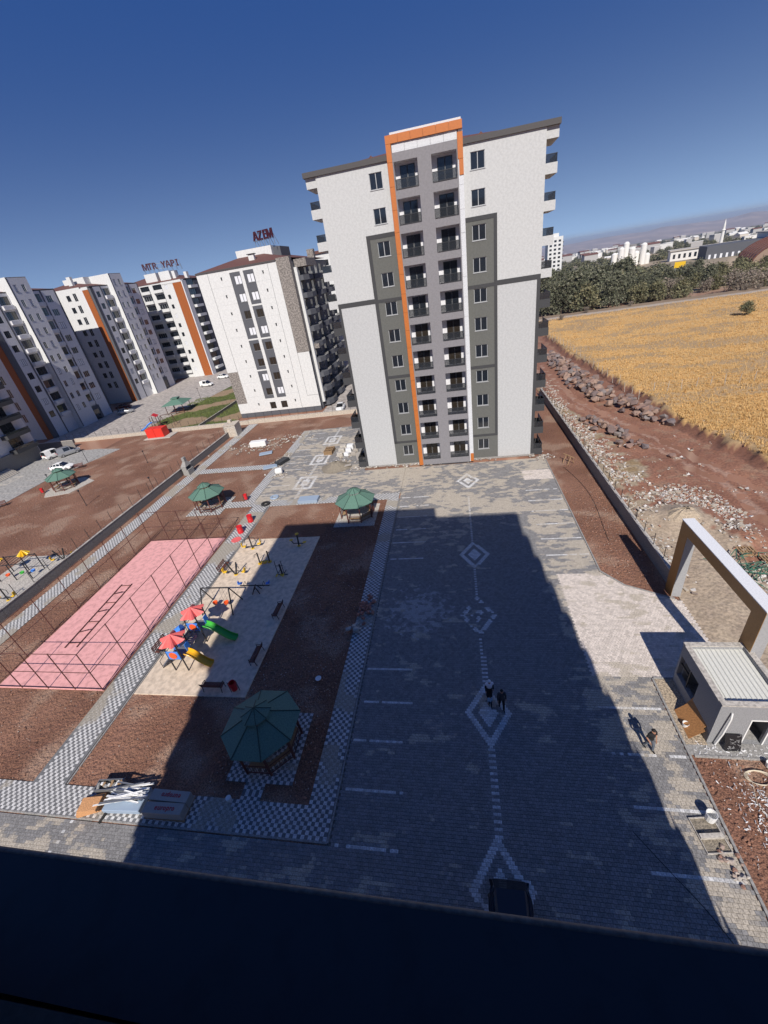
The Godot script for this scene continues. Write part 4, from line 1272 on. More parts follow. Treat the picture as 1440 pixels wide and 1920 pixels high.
func make_balcony_block() -> void:
	# block whose sunlit end carries balconies and one orange strip
	var b := thing("apartment_building", "white block with rooftop lettering, sunlit balconies and full orange strip", "building", Vector3(-88.4, 0, -148.6))
	var X := Vector3.RIGHT
	var Z := Vector3.BACK
	var U := Vector3.FORWARD
	strip(b, "core", mat.tower_grey, Vector3(-30, 0, -22), Vector3(-0.3, 30.5, -0.3))
	var rows := 10
	var holes := []
	for k in rows: holes.append(Rect2(0.6, 1.6 + 3.0 * k + 0.9, 3.4, 1.5)); holes.append(Rect2(5.4, 1.6 + 3.0 * k + 0.9, 3.6, 1.5))
	sheet(b, "end_wall", mat.bright_plaster, Vector3(-17.3, 0, 0), X, Z, 9.4, 31.3, holes, 0.4)
	sheet(b, "end_wall", mat.bright_plaster, Vector3(-30, 0, 0.1), X, Z, 12.7, 31.3)
	for k in rows:
		for q in [[0.6, 3.4], [5.4, 3.6]]:
			var y := 1.6 + 3.0 * k
			window(b, Vector3(-17.3 + q[0], y + 0.9, 0), X, Z, q[1], 1.5, 0.3, "dark" if (k + int(q[0])) % 4 else "dark_light", 4, false)
			var key := "bb_%.1f" % q[1]
			if not meshes.has(key):
				var t := MB.new()
				t.span(Vector3(-0.1, 0, 0), Vector3(q[1] + 0.1, 0.9, 0.7))
				meshes[key] = t.mesh(mat.bright_plaster)
			part(b, "balcony", meshes[key], Vector3(-17.3 + q[0], y - 0.02, 0))
	holes = []
	for k in rows: holes.append(Rect2(1.2, 2.2 + 3.0 * k, 0.95, 1.3))
	sheet(b, "end_wall", mat.bright_plaster, Vector3(-7.9, 0, 0.9), X, Z, 4.3, 31.3, holes, 0.15)
	sheet(b, "end_return", mat.bright_plaster, Vector3(-3.6, 0, 0.9), U, X, 0.9, 31.3)
	strip(b, "end_return", mat.shade_side_plaster, Vector3(-7.9, 0, -0.1), Vector3(-7.8, 31.3, 0.89))
	for k in rows: window(b, Vector3(-6.7, 2.2 + 3.0 * k, 0.9), X, Z, 0.95, 1.3, 0.1, "dark" if k % 3 else "curtain_light", 2, false)
	strip(b, "brick_panel", mat.brick_orange, Vector3(-3.55, 0, -0.2), Vector3(-0.3, 30.7, 0.95))
	strip(b, "parapet", mat.bright_plaster, Vector3(-7.9, 30.71, -0.8), Vector3(-0.3, 31.4, 1.0))
	strip(b, "corner_strip", mat.shade_side_plaster, Vector3(-0.3, 0, -1.5), Vector3(0.05, 31.0, 0.9))
	holes = []
	for k in rows: holes.append(Rect2(0.6, 1.6 + 3.0 * k + 0.9, 4.2, 1.7))
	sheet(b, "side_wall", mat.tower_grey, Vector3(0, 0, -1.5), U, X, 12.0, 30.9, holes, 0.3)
	for k in rows:
		window(b, Vector3(0, 1.6 + 3.0 * k + 0.9, -2.1), U, X, 4.2, 1.7, 0.2, "dark", 3, false)
		if not meshes.has("bb_side"):
			var t := MB.new()
			t.span(Vector3(0, 0, -5.0), Vector3(1.1, 0.85, -0.5))
			meshes["bb_side"] = t.mesh(mat.bright_plaster)
		part(b, "balcony", meshes["bb_side"], Vector3(0, 1.55 + 3.0 * k, -1.5))
	var mb := MB.new()
	mb.span(Vector3(-30.2, 31.3, -22.2), Vector3(0.1, 31.5, -0.9))
	var rf := part(b, "roof", mb.mesh(mat.roof_dark))
	mb = MB.new()
	var e := [Vector3(-30, 31.51, -0.9), Vector3(-0.2, 31.51, -0.9), Vector3(-0.2, 31.51, -22), Vector3(-30, 31.51, -22)]
	var r0 := Vector3(-11, 34.0, -10)
	var r1 := Vector3(-20, 34.0, -10)
	mb.quad(e[0], r1, r0, e[1]); mb.tri(e[1], r0, e[2]); mb.quad(e[2], r0, r1, e[3]); mb.tri(e[3], r1, e[0])
	part(rf, "tiles", mb.mesh(mat.roof_tile))
	strip(b, "lift_house", mat.bright_plaster, Vector3(-15.5, 31.6, -8), Vector3(-11.0, 34.6, -3))
	strip(b, "lift_house", mat.bright_plaster, Vector3(-9.6, 31.6, -8), Vector3(-5.6, 34.6, -2.6))
	strip(b, "chimney", mat.bright_plaster, Vector3(-5.0, 31.6, -4), Vector3(-3.9, 34.3, -3))
	strip(b, "chimney", mat.bright_plaster, Vector3(-1.6, 31.2, -6), Vector3(-0.6, 33.6, -4.6))
	var sg := thing("rooftop_sign", "dark red rooftop letters reading MTR YAPI on the far white block", "sign", Vector3(-97.0, 34.6, -153.0), 0.25)
	sign_letters(sg, "MTR YAPI", 1.9, mat.sign_maroon)

func make_edge_block() -> void:
	# only the foot of this block shows at the left edge; its bulk shades the road behind
	var b := thing("apartment_building", "shaded grey block with balconies and steps cut off at left edge", "building", Vector3(-88.2, 0, -52.0))
	strip(b, "core", mat.shade_side_plaster, Vector3(-20, 0, -20), Vector3(-0.5, 33, 0))
	strip(b, "ground_floor", mat.wall_block, Vector3(-0.5, 0, -19.5), Vector3(0.0, 3.3, -0.5))
	for k in 11:
		var y := 3.0 + 2.98 * k
		for zz in [-4.0, -14.0]:
			if not meshes.has("eb_tray"):
				var t := MB.new()
				t.span(Vector3(0, 0, -5.0), Vector3(1.8, 0.75, 0))
				meshes["eb_tray"] = t.mesh(mat.dark_band)
				t = MB.new()
				t.span(Vector3(1.72, 0.76, -5.0), Vector3(1.78, 1.25, 0))
				meshes["eb_rail"] = t.mesh(mat.smoked)
			var tr := part(b, "balcony", meshes["eb_tray"], Vector3(-0.49, y, zz))
			part(tr, "glass_panel", meshes["eb_rail"])
			window(b, Vector3(-0.49, y + 0.9, zz - 1.0), Vector3.FORWARD, Vector3.RIGHT, 2.6, 1.9, 0.0, "dark", 2, false)
	for k in 6:
		strip(b, "step", mat.concrete_pale, Vector3(-0.5, 0.06 + 0.0, -11.5), Vector3(2.4 - 0.38 * k, 0.06 + 0.17 * (k + 1), -6.5)) if k == 0 else strip(b, "step", mat.concrete_pale, Vector3(-0.5, 0.06 + 0.17 * k, -11.5), Vector3(2.4 - 0.38 * k, 0.06 + 0.17 * (k + 1), -6.5))
	strip(b, "roof", mat.roof_dark, Vector3(-21, 33, -21), Vector3(0.7, 33.5, 1))

func make_gap_blocks() -> void:
	# slices of two more buildings: behind the front building on the left, and far right
	var b := thing("apartment_building", "white block with small windows in the gap behind the front building", "building", Vector3(-36, 0, -128))
	strip(b, "core", mat.tower_grey, Vector3(0, 0, -16), Vector3(21.5, 30, -0.3))
	var holes := []
	for k in 9:
		for j in 5: holes.append(Rect2(2.2 + j * 4.0, 3.5 + 3.0 * k, 1.6, 1.4))
	sheet(b, "front_wall", mat.bright_plaster, Vector3.ZERO, Vector3.RIGHT, Vector3.BACK, 21.5, 30.5, holes, 0.2)
	for k in 9:
		for j in 5: window(b, Vector3(2.2 + j * 4.0, 3.5 + 3.0 * k, 0), Vector3.RIGHT, Vector3.BACK, 1.6, 1.4, 0.14, "dark", 2, false)
	for k in 10: strip(b, "balcony", mat.tower_grey, Vector3(21.5, 0.6 + 3.0 * k, -6), Vector3(22.9, 1.6 + 3.0 * k, -1))
	strip(b, "roof", mat.roof_tile, Vector3(-0.5, 30.5, -16.5), Vector3(22, 31.2, 0.4))
	var c := thing("tower_block", "slender far white tower with rows of dark windows beside front building", "building", Vector3(96.5, -6.0, -436), 0.0)
	strip(c, "core", mat.bright_plaster, Vector3(-12, 0, -12), Vector3(0, 33.5, -0.3))
	holes = []
	for k in 10:
		for j in 3: holes.append(Rect2(1.2 + j * 3.6, 2.6 + 3.05 * k, 2.0, 1.6))
	sheet(c, "front_wall", mat.bright_plaster, Vector3(-12, 0, 0), Vector3.RIGHT, Vector3.BACK, 12, 34.0, holes, 0.25)
	for k in 10:
		for j in 3: window(c, Vector3(-12 + 1.2 + j * 3.6, 2.6 + 3.05 * k, 0), Vector3.RIGHT, Vector3.BACK, 2.0, 1.6, 0.2, "dark", 2, false)
	for k in 10: strip(c, "balcony", mat.tower_grey, Vector3(0, 1.6 + 3.05 * k, -5), Vector3(1.0, 2.6 + 3.05 * k, -1))
	strip(c, "roof", mat.bright_plaster, Vector3(-9, 34, -9), Vector3(-3, 36.6, -3))

# ------------------------------------------------------------------ walls and fences
func block_wall(called: String, label: String, a: Vector2, b: Vector2, h: float, mt: Material, bay: float, post_h: float, wires := 3, th := 0.22) -> void:
	var w := thing(called, label, "wall", Vector3(a.x, 0, a.y), -(b - a).angle())
	var len_ := a.distance_to(b)
	var k := maxi(1, int(round(len_ / bay)))
	var l := len_ / k
	var key := "bw_%.2f_%.2f_%s" % [l, h, mt.resource_name]
	if not meshes.has(key):
		var mb := MB.new()
		mb.bevel(Vector3(l * 0.5, h * 0.5 - 0.1, 0), Vector3(l - 0.02, h + 0.2, th), 0.012)
		meshes[key] = mb.mesh(mt)
		mb = MB.new()
		mb.span(Vector3(0.0, h, -th * 0.5 - 0.03), Vector3(l - 0.01, h + 0.07, th * 0.5 + 0.03))
		meshes[key + "c"] = mb.mesh(mat.concrete_pale)
	var pk := "bwp_%.2f" % post_h
	if post_h > 0 and not meshes.has(pk):
		var mb := MB.new()
		mb.tube(Vector3.ZERO, Vector3(0, post_h, 0), 0.03)
		meshes[pk] = mb.mesh(mat.black_steel)
	for i in k:
		var p := part(w, "wall_panel", meshes[key], Vector3(i * l, rng.randf_range(-0.02, 0.02), 0))
		part(w, "coping", meshes[key + "c"], Vector3(i * l, p.position.y, 0))
		if post_h > 0:
			for q in 2: part(w, "fence_post", meshes[pk], Vector3(i * l + l * 0.5 * q + 0.1, h + 0.05, 0))
	if post_h > 0 and wires > 0:
		var mb := MB.new()
		for q in wires: mb.tube(Vector3(0, h + post_h * (0.3 + 0.3 * q), 0), Vector3(len_, h + post_h * (0.3 + 0.3 * q), 0), 0.006, -1, 4)
		part(w, "wire", mb.mesh(mat.black_steel))

func make_walls() -> void:
	rng.seed = 31
	block_wall("boundary_wall", "grey concrete boundary wall beside the rubble strip at right", Vector2(15.45, -80.0), Vector2(15.45, -26.8), 1.35, mat.wall_block, 3.8, 1.1, 2)
	block_wall("boundary_wall", "long grey block wall dividing the brown soil plots at left", Vector2(-44.75, -76.0), Vector2(-44.75, -16.0), 1.1, mat.wall_block, 4.0, 1.5, 2)
	block_wall("boundary_wall", "cream low wall with thin fence posts below the estate road", Vector2(-92.0, -80.3), Vector2(-44.0, -80.6), 0.75, mat.cream_wall, 4.0, 1.3, 3)
	block_wall("boundary_wall", "cream low wall in front of the white block's foot", Vector2(-44.0, -80.7), Vector2(-13.8, -80.9), 0.8, mat.cream_wall, 4.0, 1.4, 3)
	block_wall("boundary_wall", "dark retaining wall between the two green lawns", Vector2(-56.2, -110.0), Vector2(-56.2, -81.3), 0.7, mat.wall_block, 4.0, 1.2, 2)
	block_wall("boundary_wall", "shaded wall behind the parked vans at far left", Vector2(-95.0, -76.5), Vector2(-84.5, -76.5), 1.6, mat.wall_block, 3.5, 0.0, 0)

func court_fence() -> void:
	var f := thing("court_fence", "tall dark steel post and rail fence around the pink ball court", "fence", Vector3(-32.15, 0.1, -26.4))
	var hx := 4.95
	var hz := 10.05
	var mb := MB.new()
	mb.tube(Vector3.ZERO, Vector3(0, 3.95, 0), 0.04)
	var post := mb.mesh(mat.rust_steel)
	for i in 8:
		for s in [-1, 1]: part(f, "post", post, Vector3(hx * s, 0, lerpf(-hz, hz, i / 7.0)))
	for i in range(1, 4):
		for s in [-1, 1]: part(f, "post", post, Vector3(lerpf(-hx, hx, i / 4.0), 0, hz * s))
	for y in [0.12, 1.95, 3.92]:
		for s in [-1, 1]:
			mb = MB.new()
			mb.tube(Vector3(-hx, y, hz * s), Vector3(hx, y, hz * s), 0.028)
			part(f, "rail", mb.mesh(mat.rust_steel))
			mb = MB.new()
			mb.tube(Vector3(hx * s, y, -hz), Vector3(hx * s, y, hz), 0.028)
			part(f, "rail", mb.mesh(mat.rust_steel))
	# spare frames lying at the left side of the court
	var l := thing("steel_ladder", "ladder-like dark steel frame lying on the pink court", "frame", Vector3(-34.6, 0.12, -24.2), 0.08)
	mb = MB.new()
	for x in [0.0, 1.15]: mb.tube(Vector3(x, 0.05, -4.2), Vector3(x, 0.05, 4.0), 0.045)
	part(l, "long_rail", mb.mesh(mat.rust_steel))
	for k in 7:
		mb = MB.new()
		mb.tube(Vector3(0, 0.05, -4.0 + k * 1.25), Vector3(1.15, 0.3 if k % 2 else 0.05, -4.0 + k * 1.25), 0.04)
		part(l, "rung", mb.mesh(mat.rust_steel))

func field_fence() -> void:
	var f := thing("field_fence", "thin leaning fence posts with wire along the golden field", "fence", Vector3.ZERO)
	rng.seed = 17
	var pts := []
	for i in 22: pts.append(Vector2(lerpf(28.9, 27.3, i / 21.0), lerpf(-74.0, -135.0, i / 21.0)))
	pts.reverse()
	for i in 11: pts.append(Vector2(lerpf(29.3, 50.0, i / 10.0), -72.0 - i * 0.08))
	var mb := MB.new()
	mb.tube(Vector3.ZERO, Vector3(0, 1.7, 0), 0.045, 0.035)
	var post := mb.mesh(mat.concrete_pale)
	var tops := []
	for p: Vector2 in pts:
		var y := east_h(p.x, p.y)
		var o := part(f, "post", post, Vector3(p.x, y - 0.1, p.y))
		o.rotation = Vector3(rng.randf_range(-0.1, 0.1), 0, rng.randf_range(-0.12, 0.12))
		tops.append(o.transform * Vector3(0, 1.5, 0))
	mb = MB.new()
	for i in tops.size() - 1:
		for q in 3:
			var d := Vector3(0, -0.45 * q, 0)
			mb.tube(tops[i] + d, tops[i + 1] + d, 0.008, -1, 3)
	part(f, "wire", mb.mesh(mat.grey_steel))

# ------------------------------------------------------------------ gazebos
func make_gazebo(label: String, at: Vector3, turn: float) -> Node3D:
	var g := thing("gazebo", label, "gazebo", at, turn, "green-roofed octagonal gazebos")
	var n := 8
	var ring := func(r: float, y: float, i: int) -> Vector3: return Vector3(cos(TAU * (i + 0.5) / n) * r, y, sin(TAU * (i + 0.5) / n) * r)
	for i in n:
		var mb := MB.new()
		mb.bevel(ring.call(1.95, 1.1, i), Vector3(0.12, 2.2, 0.12), 0.01, Basis(UP, -TAU * (i + 0.5) / n))
		# curved brackets to both neighbours
		for s in [-1, 1]:
			var d: Vector3 = (ring.call(1.95, 0, (i + s + n) % n) - ring.call(1.95, 0, i)).normalized()
			mb.tube(ring.call(1.95, 1.75, i), ring.call(1.95, 2.1, i) + d * 0.4, 0.035, -1, 4)
		part(g, "post", mb.mesh(mat.wood_red))
		var a: Vector3 = ring.call(1.95, 0, i)
		var b: Vector3 = ring.call(1.95, 0, (i + 1) % n)
		mb = MB.new()
		mb.tube(a + UP * 2.14, b + UP * 2.14, 0.06, -1, 4)
		part(g, "beam", mb.mesh(mat.wood_red))
		if i != 2:
			mb = MB.new()
			for y in [0.18, 0.85]: mb.tube(a + UP * y, b + UP * y, 0.035, -1, 4)
			for k in range(1, 9): mb.tube(a.lerp(b, k / 9.0) + UP * 0.18, a.lerp(b, k / 9.0) + UP * 0.85, 0.018, -1, 4)
			part(g, "balustrade", mb.mesh(mat.wood_red))
			mb = MB.new()
			var ai := a * 0.94
			var bi := b * 0.94
			var aj := a * 0.74
			var bj := b * 0.74
			mb.quad(ai + UP * 0.46, bi + UP * 0.46, bj + UP * 0.46, aj + UP * 0.46)
			mb.quad(aj + UP * 0.46, bj + UP * 0.46, bj + UP * 0.40, aj + UP * 0.40)
			part(g, "bench_seat", mb.mesh(mat.wood))
	var rf := MB.new()
	for i in n:
		var a: Vector3 = ring.call(2.35, 2.12, i)
		var b: Vector3 = ring.call(2.35, 2.12, (i + 1) % n)
		var c: Vector3 = ring.call(0.72, 2.95, (i + 1) % n)
		var d: Vector3 = ring.call(0.72, 2.95, i)
		rf.quad(b, c, d, a)
		rf.quad(a - UP * 0.06, d - UP * 0.06, c - UP * 0.06, b - UP * 0.06)
		rf.quad(a, a - UP * 0.06, b - UP * 0.06, b)
	var roof := part(g, "roof", rf.mesh(mat.roof_green))
	var mb := MB.new()
	for i in n: mb.tube(ring.call(2.37, 2.13, i), ring.call(0.7, 2.97, i), 0.035, -1, 5)
	part(roof, "ridge", mb.mesh(mat.roof_green_rib))
	mb = MB.new()
	for i in n: mb.tube(ring.call(0.7, 2.9, i), ring.call(0.7, 3.18, i), 0.03, -1, 4)
	part(roof, "lantern_post", mb.mesh(mat.wood_red))
	mb = MB.new()
	for i in n:
		mb.tri(ring.call(0.86, 3.15, (i + 1) % n), Vector3(0, 3.6, 0), ring.call(0.86, 3.15, i))
		mb.tri(ring.call(0.86, 3.12, i), Vector3(0, 3.55, 0), ring.call(0.86, 3.12, (i + 1) % n))
	part(roof, "cupola", mb.mesh(mat.roof_green))
	mb = MB.new()
	for i in n: mb.tube(ring.call(0.88, 3.15, i), Vector3(0, 3.62, 0), 0.025, -1, 4)
	part(roof, "cupola_ridge", mb.mesh(mat.roof_green_rib))
	return g

func make_gazebos() -> void:
	var g := make_gazebo("green gazebo in the building's shade, nearest the camera", Vector3(-12.35, 0.08, -13.1), 0.0)
	copy(g, "green gazebo at the shadow's far edge beside the paved lot", Vector3(-12.0, 0.06, -40.1), 0.0)
	copy(g, "sunlit green gazebo between ball court and crossing footpath", Vector3(-33.3, 0.08, -44.4), 0.1)
	copy(g, "green gazebo beside the white sedan on the left parking lot", Vector3(-66.4, 0.06, -54.6), 0.2)
	var mb := MB.new()
	mb.poly([Vector2(-69.6, -53.5), Vector2(-67.5, -51.0), Vector2(-63.5, -52.0), Vector2(-62.5, -56.5), Vector2(-66.0, -58.4), Vector2(-70, -57)], 0.0, 0.08)
	structure("gazebo_floor", mb.mesh(mat.concrete_pale))
	mb = MB.new()
	mb.span(Vector3(-14.4, 0, -42.5), Vector3(-9.7, 0.075, -37.6))
	structure("gazebo_floor", mb.mesh(mat.concrete_pale))
	# square pergola by the estate road
	var p := thing("pergola", "square green-roofed pergola on the lawn by the estate road", "pergola", Vector3(-71.5, 0, -98.0), 0.15)
	for x in [-2.2, 0.0, 2.2]:
		for z in [-2.2, 2.2]:
			mb = MB.new()
			mb.tube(Vector3(x, 0, z), Vector3(x, 2.4, z), 0.09, -1, 4)
			part(p, "post", mb.mesh(mat.rust_steel))
	mb = MB.new()
	for s in [[Vector3(-3, 2.4, 3), Vector3(3, 2.4, 3)], [Vector3(3, 2.4, 3), Vector3(3, 2.4, -3)], [Vector3(3, 2.4, -3), Vector3(-3, 2.4, -3)], [Vector3(-3, 2.4, -3), Vector3(-3, 2.4, 3)]]:
		mb.quad(s[1], s[0], Vector3(s[0].x * 0.25, 3.4, s[0].z * 0.25), Vector3(s[1].x * 0.25, 3.4, s[1].z * 0.25))
	mb.span(Vector3(-0.9, 3.5, -0.9), Vector3(0.9, 3.75, 0.9))
	part(p, "roof", mb.mesh(mat.roof_green))
	mb = MB.new()
	for z in [-1.7, 1.7]: mb.span(Vector3(-1.8, 0.4, z - 0.2), Vector3(1.8, 0.48, z + 0.2))
	part(p, "bench_seat", mb.mesh(mat.wood_red))
	mb = MB.new()
	mb.span(Vector3(-1.5, 0.7, -0.5), Vector3(1.5, 0.78, 0.5)); mb.span(Vector3(-1.2, 0, -0.08), Vector3(-1.0, 0.7, 0.08)); mb.span(Vector3(1.0, 0, -0.08), Vector3(1.2, 0.7, 0.08))
	part(p, "table", mb.mesh(mat.wood_red))

# ------------------------------------------------------------------ yard furniture
func make_bench(label: String, at: Vector3, turn: float) -> Node3D:
	var b := thing("park_bench", label, "bench", at, turn, "dark slatted park benches")
	for k in 4:
		var mb := MB.new()
		mb.bevel(Vector3(0, 0.44, -0.17 + k * 0.115), Vector3(1.6, 0.035, 0.095), 0.006)
		part(b, "seat_slat", mb.mesh(mat.wood_red))
	for k in 3:
		var mb := MB.new()
		mb.bevel(Vector3(0, 0.56 + k * 0.13, -0.26 - k * 0.035), Vector3(1.6, 0.1, 0.03), 0.006, Basis(Vector3.RIGHT, -0.25))
		part(b, "back_slat", mb.mesh(mat.wood_red))
	for x in [-0.72, 0.72]:
		var mb := MB.new()
		mb.path([Vector3(x, 0, 0.22), Vector3(x, 0.42, 0.2), Vector3(x, 0.62, 0.22), Vector3(x, 0.66, 0.0), Vector3(x, 0.62, -0.24)], 0.025)
		mb.path([Vector3(x, 0, -0.3), Vector3(x, 0.42, -0.22), Vector3(x, 0.9, -0.36)], 0.028)
		mb.tube(Vector3(x, 0.41, -0.24), Vector3(x, 0.41, 0.2), 0.025)
		part(b, "leg", mb.mesh(mat.black_steel))
	return b

func make_bin(label: String, at: Vector3, turn: float) -> Node3D:
	var b := thing("litter_bin", label, "bin", at, turn, "red litter bins")
	var mb := MB.new()
	mb.lathe([Vector2(0.0, 0.22), Vector2(0.21, 0.22), Vector2(0.25, 0.95), Vector2(0.23, 0.95), Vector2(0.20, 0.3), Vector2(0.0, 0.3)], Vector3.ZERO, 14)
	part(b, "bucket", mb.mesh(mat.red))
	mb = MB.new()
	for x in [-0.29, 0.29]: mb.tube(Vector3(x, 0, 0), Vector3(x, 1.05, 0), 0.025)
	mb.tube(Vector3(-0.29, 0.6, 0), Vector3(0.29, 0.6, 0), 0.018)
	part(b, "stand", mb.mesh(mat.black_steel))
	return b

func make_lamp(label: String, at: Vector3, h: float) -> void:
	var l := thing("garden_lamp", label, "lamp post", at, 0.0, "thin garden lamp posts")
	var mb := MB.new()
	mb.lathe([Vector2(0.11, 0), Vector2(0.11, 0.05), Vector2(0.045, 0.08), Vector2(0.04, h - 0.25), Vector2(0.0, h - 0.25)], Vector3.ZERO, 8)
	part(l, "pole", mb.mesh(mat.black_steel))
	mb = MB.new()
	mb.lathe([Vector2(0.05, h - 0.25), Vector2(0.12, h - 0.1), Vector2(0.2, h - 0.02), Vector2(0.0, h + 0.06)], Vector3.ZERO, 8)
	part(l, "lantern", mb.mesh(mat.frame_dark))

func fitness(label: String, at: Vector3, turn: float, kind: int) -> void:
	var f := thing("fitness_machine", label, "fitness machine", at, turn, "yellow and black outdoor fitness machines")
	var st := MB.new()
	var ye := MB.new()
	ye.lathe([Vector2(0.0, 0.0), Vector2(0.2, 0.0), Vector2(0.2, 0.05), Vector2(0.0, 0.06)], Vector3.ZERO, 10)
	match kind:
		0:  # paired sit-down press
			st.tube(Vector3(0, 0, 0), Vector3(0, 1.7, 0), 0.07)
			for s in [-1, 1]:
				st.path([Vector3(0, 0.4, 0), Vector3(0.5 * s, 0.35, 0), Vector3(0.75 * s, 0.42, 0)], 0.045)
				st.path([Vector3(0.1 * s, 1.5, 0), Vector3(0.5 * s, 1.3, 0.0), Vector3(0.6 * s, 0.9, 0.1)], 0.03)
				ye.bevel(Vector3(0.8 * s, 0.48, 0), Vector3(0.36, 0.08, 0.36), 0.02)
				ye.bevel(Vector3(1.0 * s, 0.75, 0), Vector3(0.07, 0.42, 0.34), 0.02)
		1:  # V of two slanted tubes with hand wheels
			for s in [-1, 1]:
				st.tube(Vector3(0.05 * s, 0.05, 0), Vector3(0.55 * s, 1.6, 0.1), 0.075)
				st.tube(Vector3(0.3 * s, 0.5, 0), Vector3(1.0 * s, 0.4, 0.1), 0.04)
				ye.bevel(Vector3(1.0 * s, 0.45, 0.1), Vector3(0.34, 0.08, 0.34), 0.02)
				ye.bevel(Vector3(1.18 * s, 0.7, 0.1), Vector3(0.07, 0.4, 0.32), 0.02)
				st.path([Vector3(0.45 * s, 1.3, 0.1), Vector3(0.75 * s, 1.2, 0.25), Vector3(0.8 * s, 0.95, 0.3)], 0.028)
		2:  # two stepping posts
			for s in [-1, 1]:
				st.tube(Vector3(0.5 * s, 0, 0), Vector3(0.5 * s, 1.3, -0.1), 0.07)
				st.path([Vector3(0.5 * s, 1.2, -0.1), Vector3(0.75 * s, 1.25, 0.1), Vector3(0.8 * s, 1.0, 0.2)], 0.025)
				ye.lathe([Vector2(0.0, 0.0), Vector2(0.22, 0.0), Vector2(0.22, 0.05), Vector2(0.0, 0.06)], Vector3(0.5 * s, 0.005, 0), 10)
				ye.bevel(Vector3(0.2 * s, 0.25, 0.1), Vector3(0.3, 0.06, 0.3), 0.015)
			st.tube(Vector3(-0.5, 0.25, 0), Vector3(0.5, 0.25, 0), 0.04)
		3:  # cross trainer with two swinging arms
			for s in [-1, 1]:
				st.tube(Vector3(0.32 * s, 0.25, 0.1), Vector3(0.32 * s, 1.7, 0.05), 0.03)
				st.tube(Vector3(0.32 * s, 0.2, -0.5), Vector3(0.32 * s, 0.25, 0.5), 0.035)
				ye.bevel(Vector3(0.32 * s, 0.25, 0.4), Vector3(0.16, 0.05, 0.4), 0.012)
			st.tube(Vector3(0, 0, -0.1), Vector3(0, 1.2, -0.1), 0.08)
			st.tube(Vector3(-0.4, 1.05, -0.05), Vector3(0.4, 1.05, -0.05), 0.03)
			st.tube(Vector3(-0.6, 0.03, 0), Vector3(0.6, 0.03, 0), 0.04)
		4:  # hip swing with round top plate
			st.tube(Vector3(0, 0, 0), Vector3(0.12, 1.5, 0), 0.08)
			st.path([Vector3(-0.7, 0.7, 0), Vector3(-0.55, 0.35, 0), Vector3(0.5, 0.3, 0), Vector3(0.7, 0.4, 0)], 0.05)
			ye.lathe([Vector2(0.0, 0.0), Vector2(0.2, 0.0), Vector2(0.2, 0.06), Vector2(0.0, 0.08)], Vector3(0.12, 1.5, 0), 12)
			ye.bevel(Vector3(-0.7, 0.78, 0), Vector3(0.35, 0.07, 0.35), 0.02)
			ye.bevel(Vector3(0.72, 0.45, 0), Vector3(0.35, 0.07, 0.35), 0.02)
	part(f, "frame", st.mesh(mat.black_steel)); part(f, "seats_and_base", ye.mesh(mat.yellow))

func slide(parent: Node3D, mt: Material, a: Vector3, b: Vector3) -> void:
	# wavy trough from a down to b
	var mb := MB.new()
	var side := (b - a).cross(UP).normalized()
	var prof := [Vector2(-0.30, 0.24), Vector2(-0.24, 0.05), Vector2(-0.12, 0.0), Vector2(0.12, 0.0), Vector2(0.24, 0.05), Vector2(0.30, 0.24)]
	var k := 12
	var ring := func(i: int, j: int, th: float) -> Vector3:
		var t := float(i) / k
		var p := a.lerp(b, t)
		p.y = lerpf(a.y, b.y, smoothstep(0.0, 1.0, t) * 0.55 + t * 0.45) + 0.07 * sin(t * TAU)
		var q: Vector2 = prof[j]
		return p + side * (q.x + signf(q.x) * th) + UP * (q.y - th)
	for i in k:
		for j in prof.size() - 1:
			mb.quad(ring.call(i, j, 0.0), ring.call(i + 1, j, 0.0), ring.call(i + 1, j + 1, 0.0), ring.call(i, j + 1, 0.0))
			mb.quad(ring.call(i, j + 1, 0.03), ring.call(i + 1, j + 1, 0.03), ring.call(i + 1, j, 0.03), ring.call(i, j, 0.03))
		for j in [0, prof.size() - 1]: mb.quad(ring.call(i, j, 0.0), ring.call(i + 1, j, 0.0), ring.call(i + 1, j, 0.03), ring.call(i, j, 0.03))
	part(parent, "slide", mb.mesh(mt))

func star_roof(parent: Node3D, at: Vector3, r: float, mt: Material, petals := 6) -> void:
	var mb := MB.new()
	var n := petals * 6
	var pt := func(i: int, t: float) -> Vector3:
		var a := TAU * i / n
		var w := 0.5 + 0.5 * cos(a * petals)
		var rr := (0.62 + 0.45 * w) * r
		return at + Vector3(cos(a) * rr * t, 0.55 * (1.0 - t) - 0.16 * t * t * (1.0 - w) + 0.05 * w * t, sin(a) * rr * t)
	for i in n:
		mb.tri(pt.call(i + 1, 0.33), pt.call(i, 0.33), at + UP * 0.55)
		for s in [[0.33, 0.66], [0.66, 1.0]]:
			mb.quad(pt.call(i + 1, s[0]), pt.call(i + 1, s[1]), pt.call(i, s[1]), pt.call(i, s[0]))
			mb.quad(pt.call(i, s[0]) - UP * 0.03, pt.call(i, s[1]) - UP * 0.03, pt.call(i + 1, s[1]) - UP * 0.03, pt.call(i + 1, s[0]) - UP * 0.03)
	part(parent, "star_roof", mb.mesh(mt))

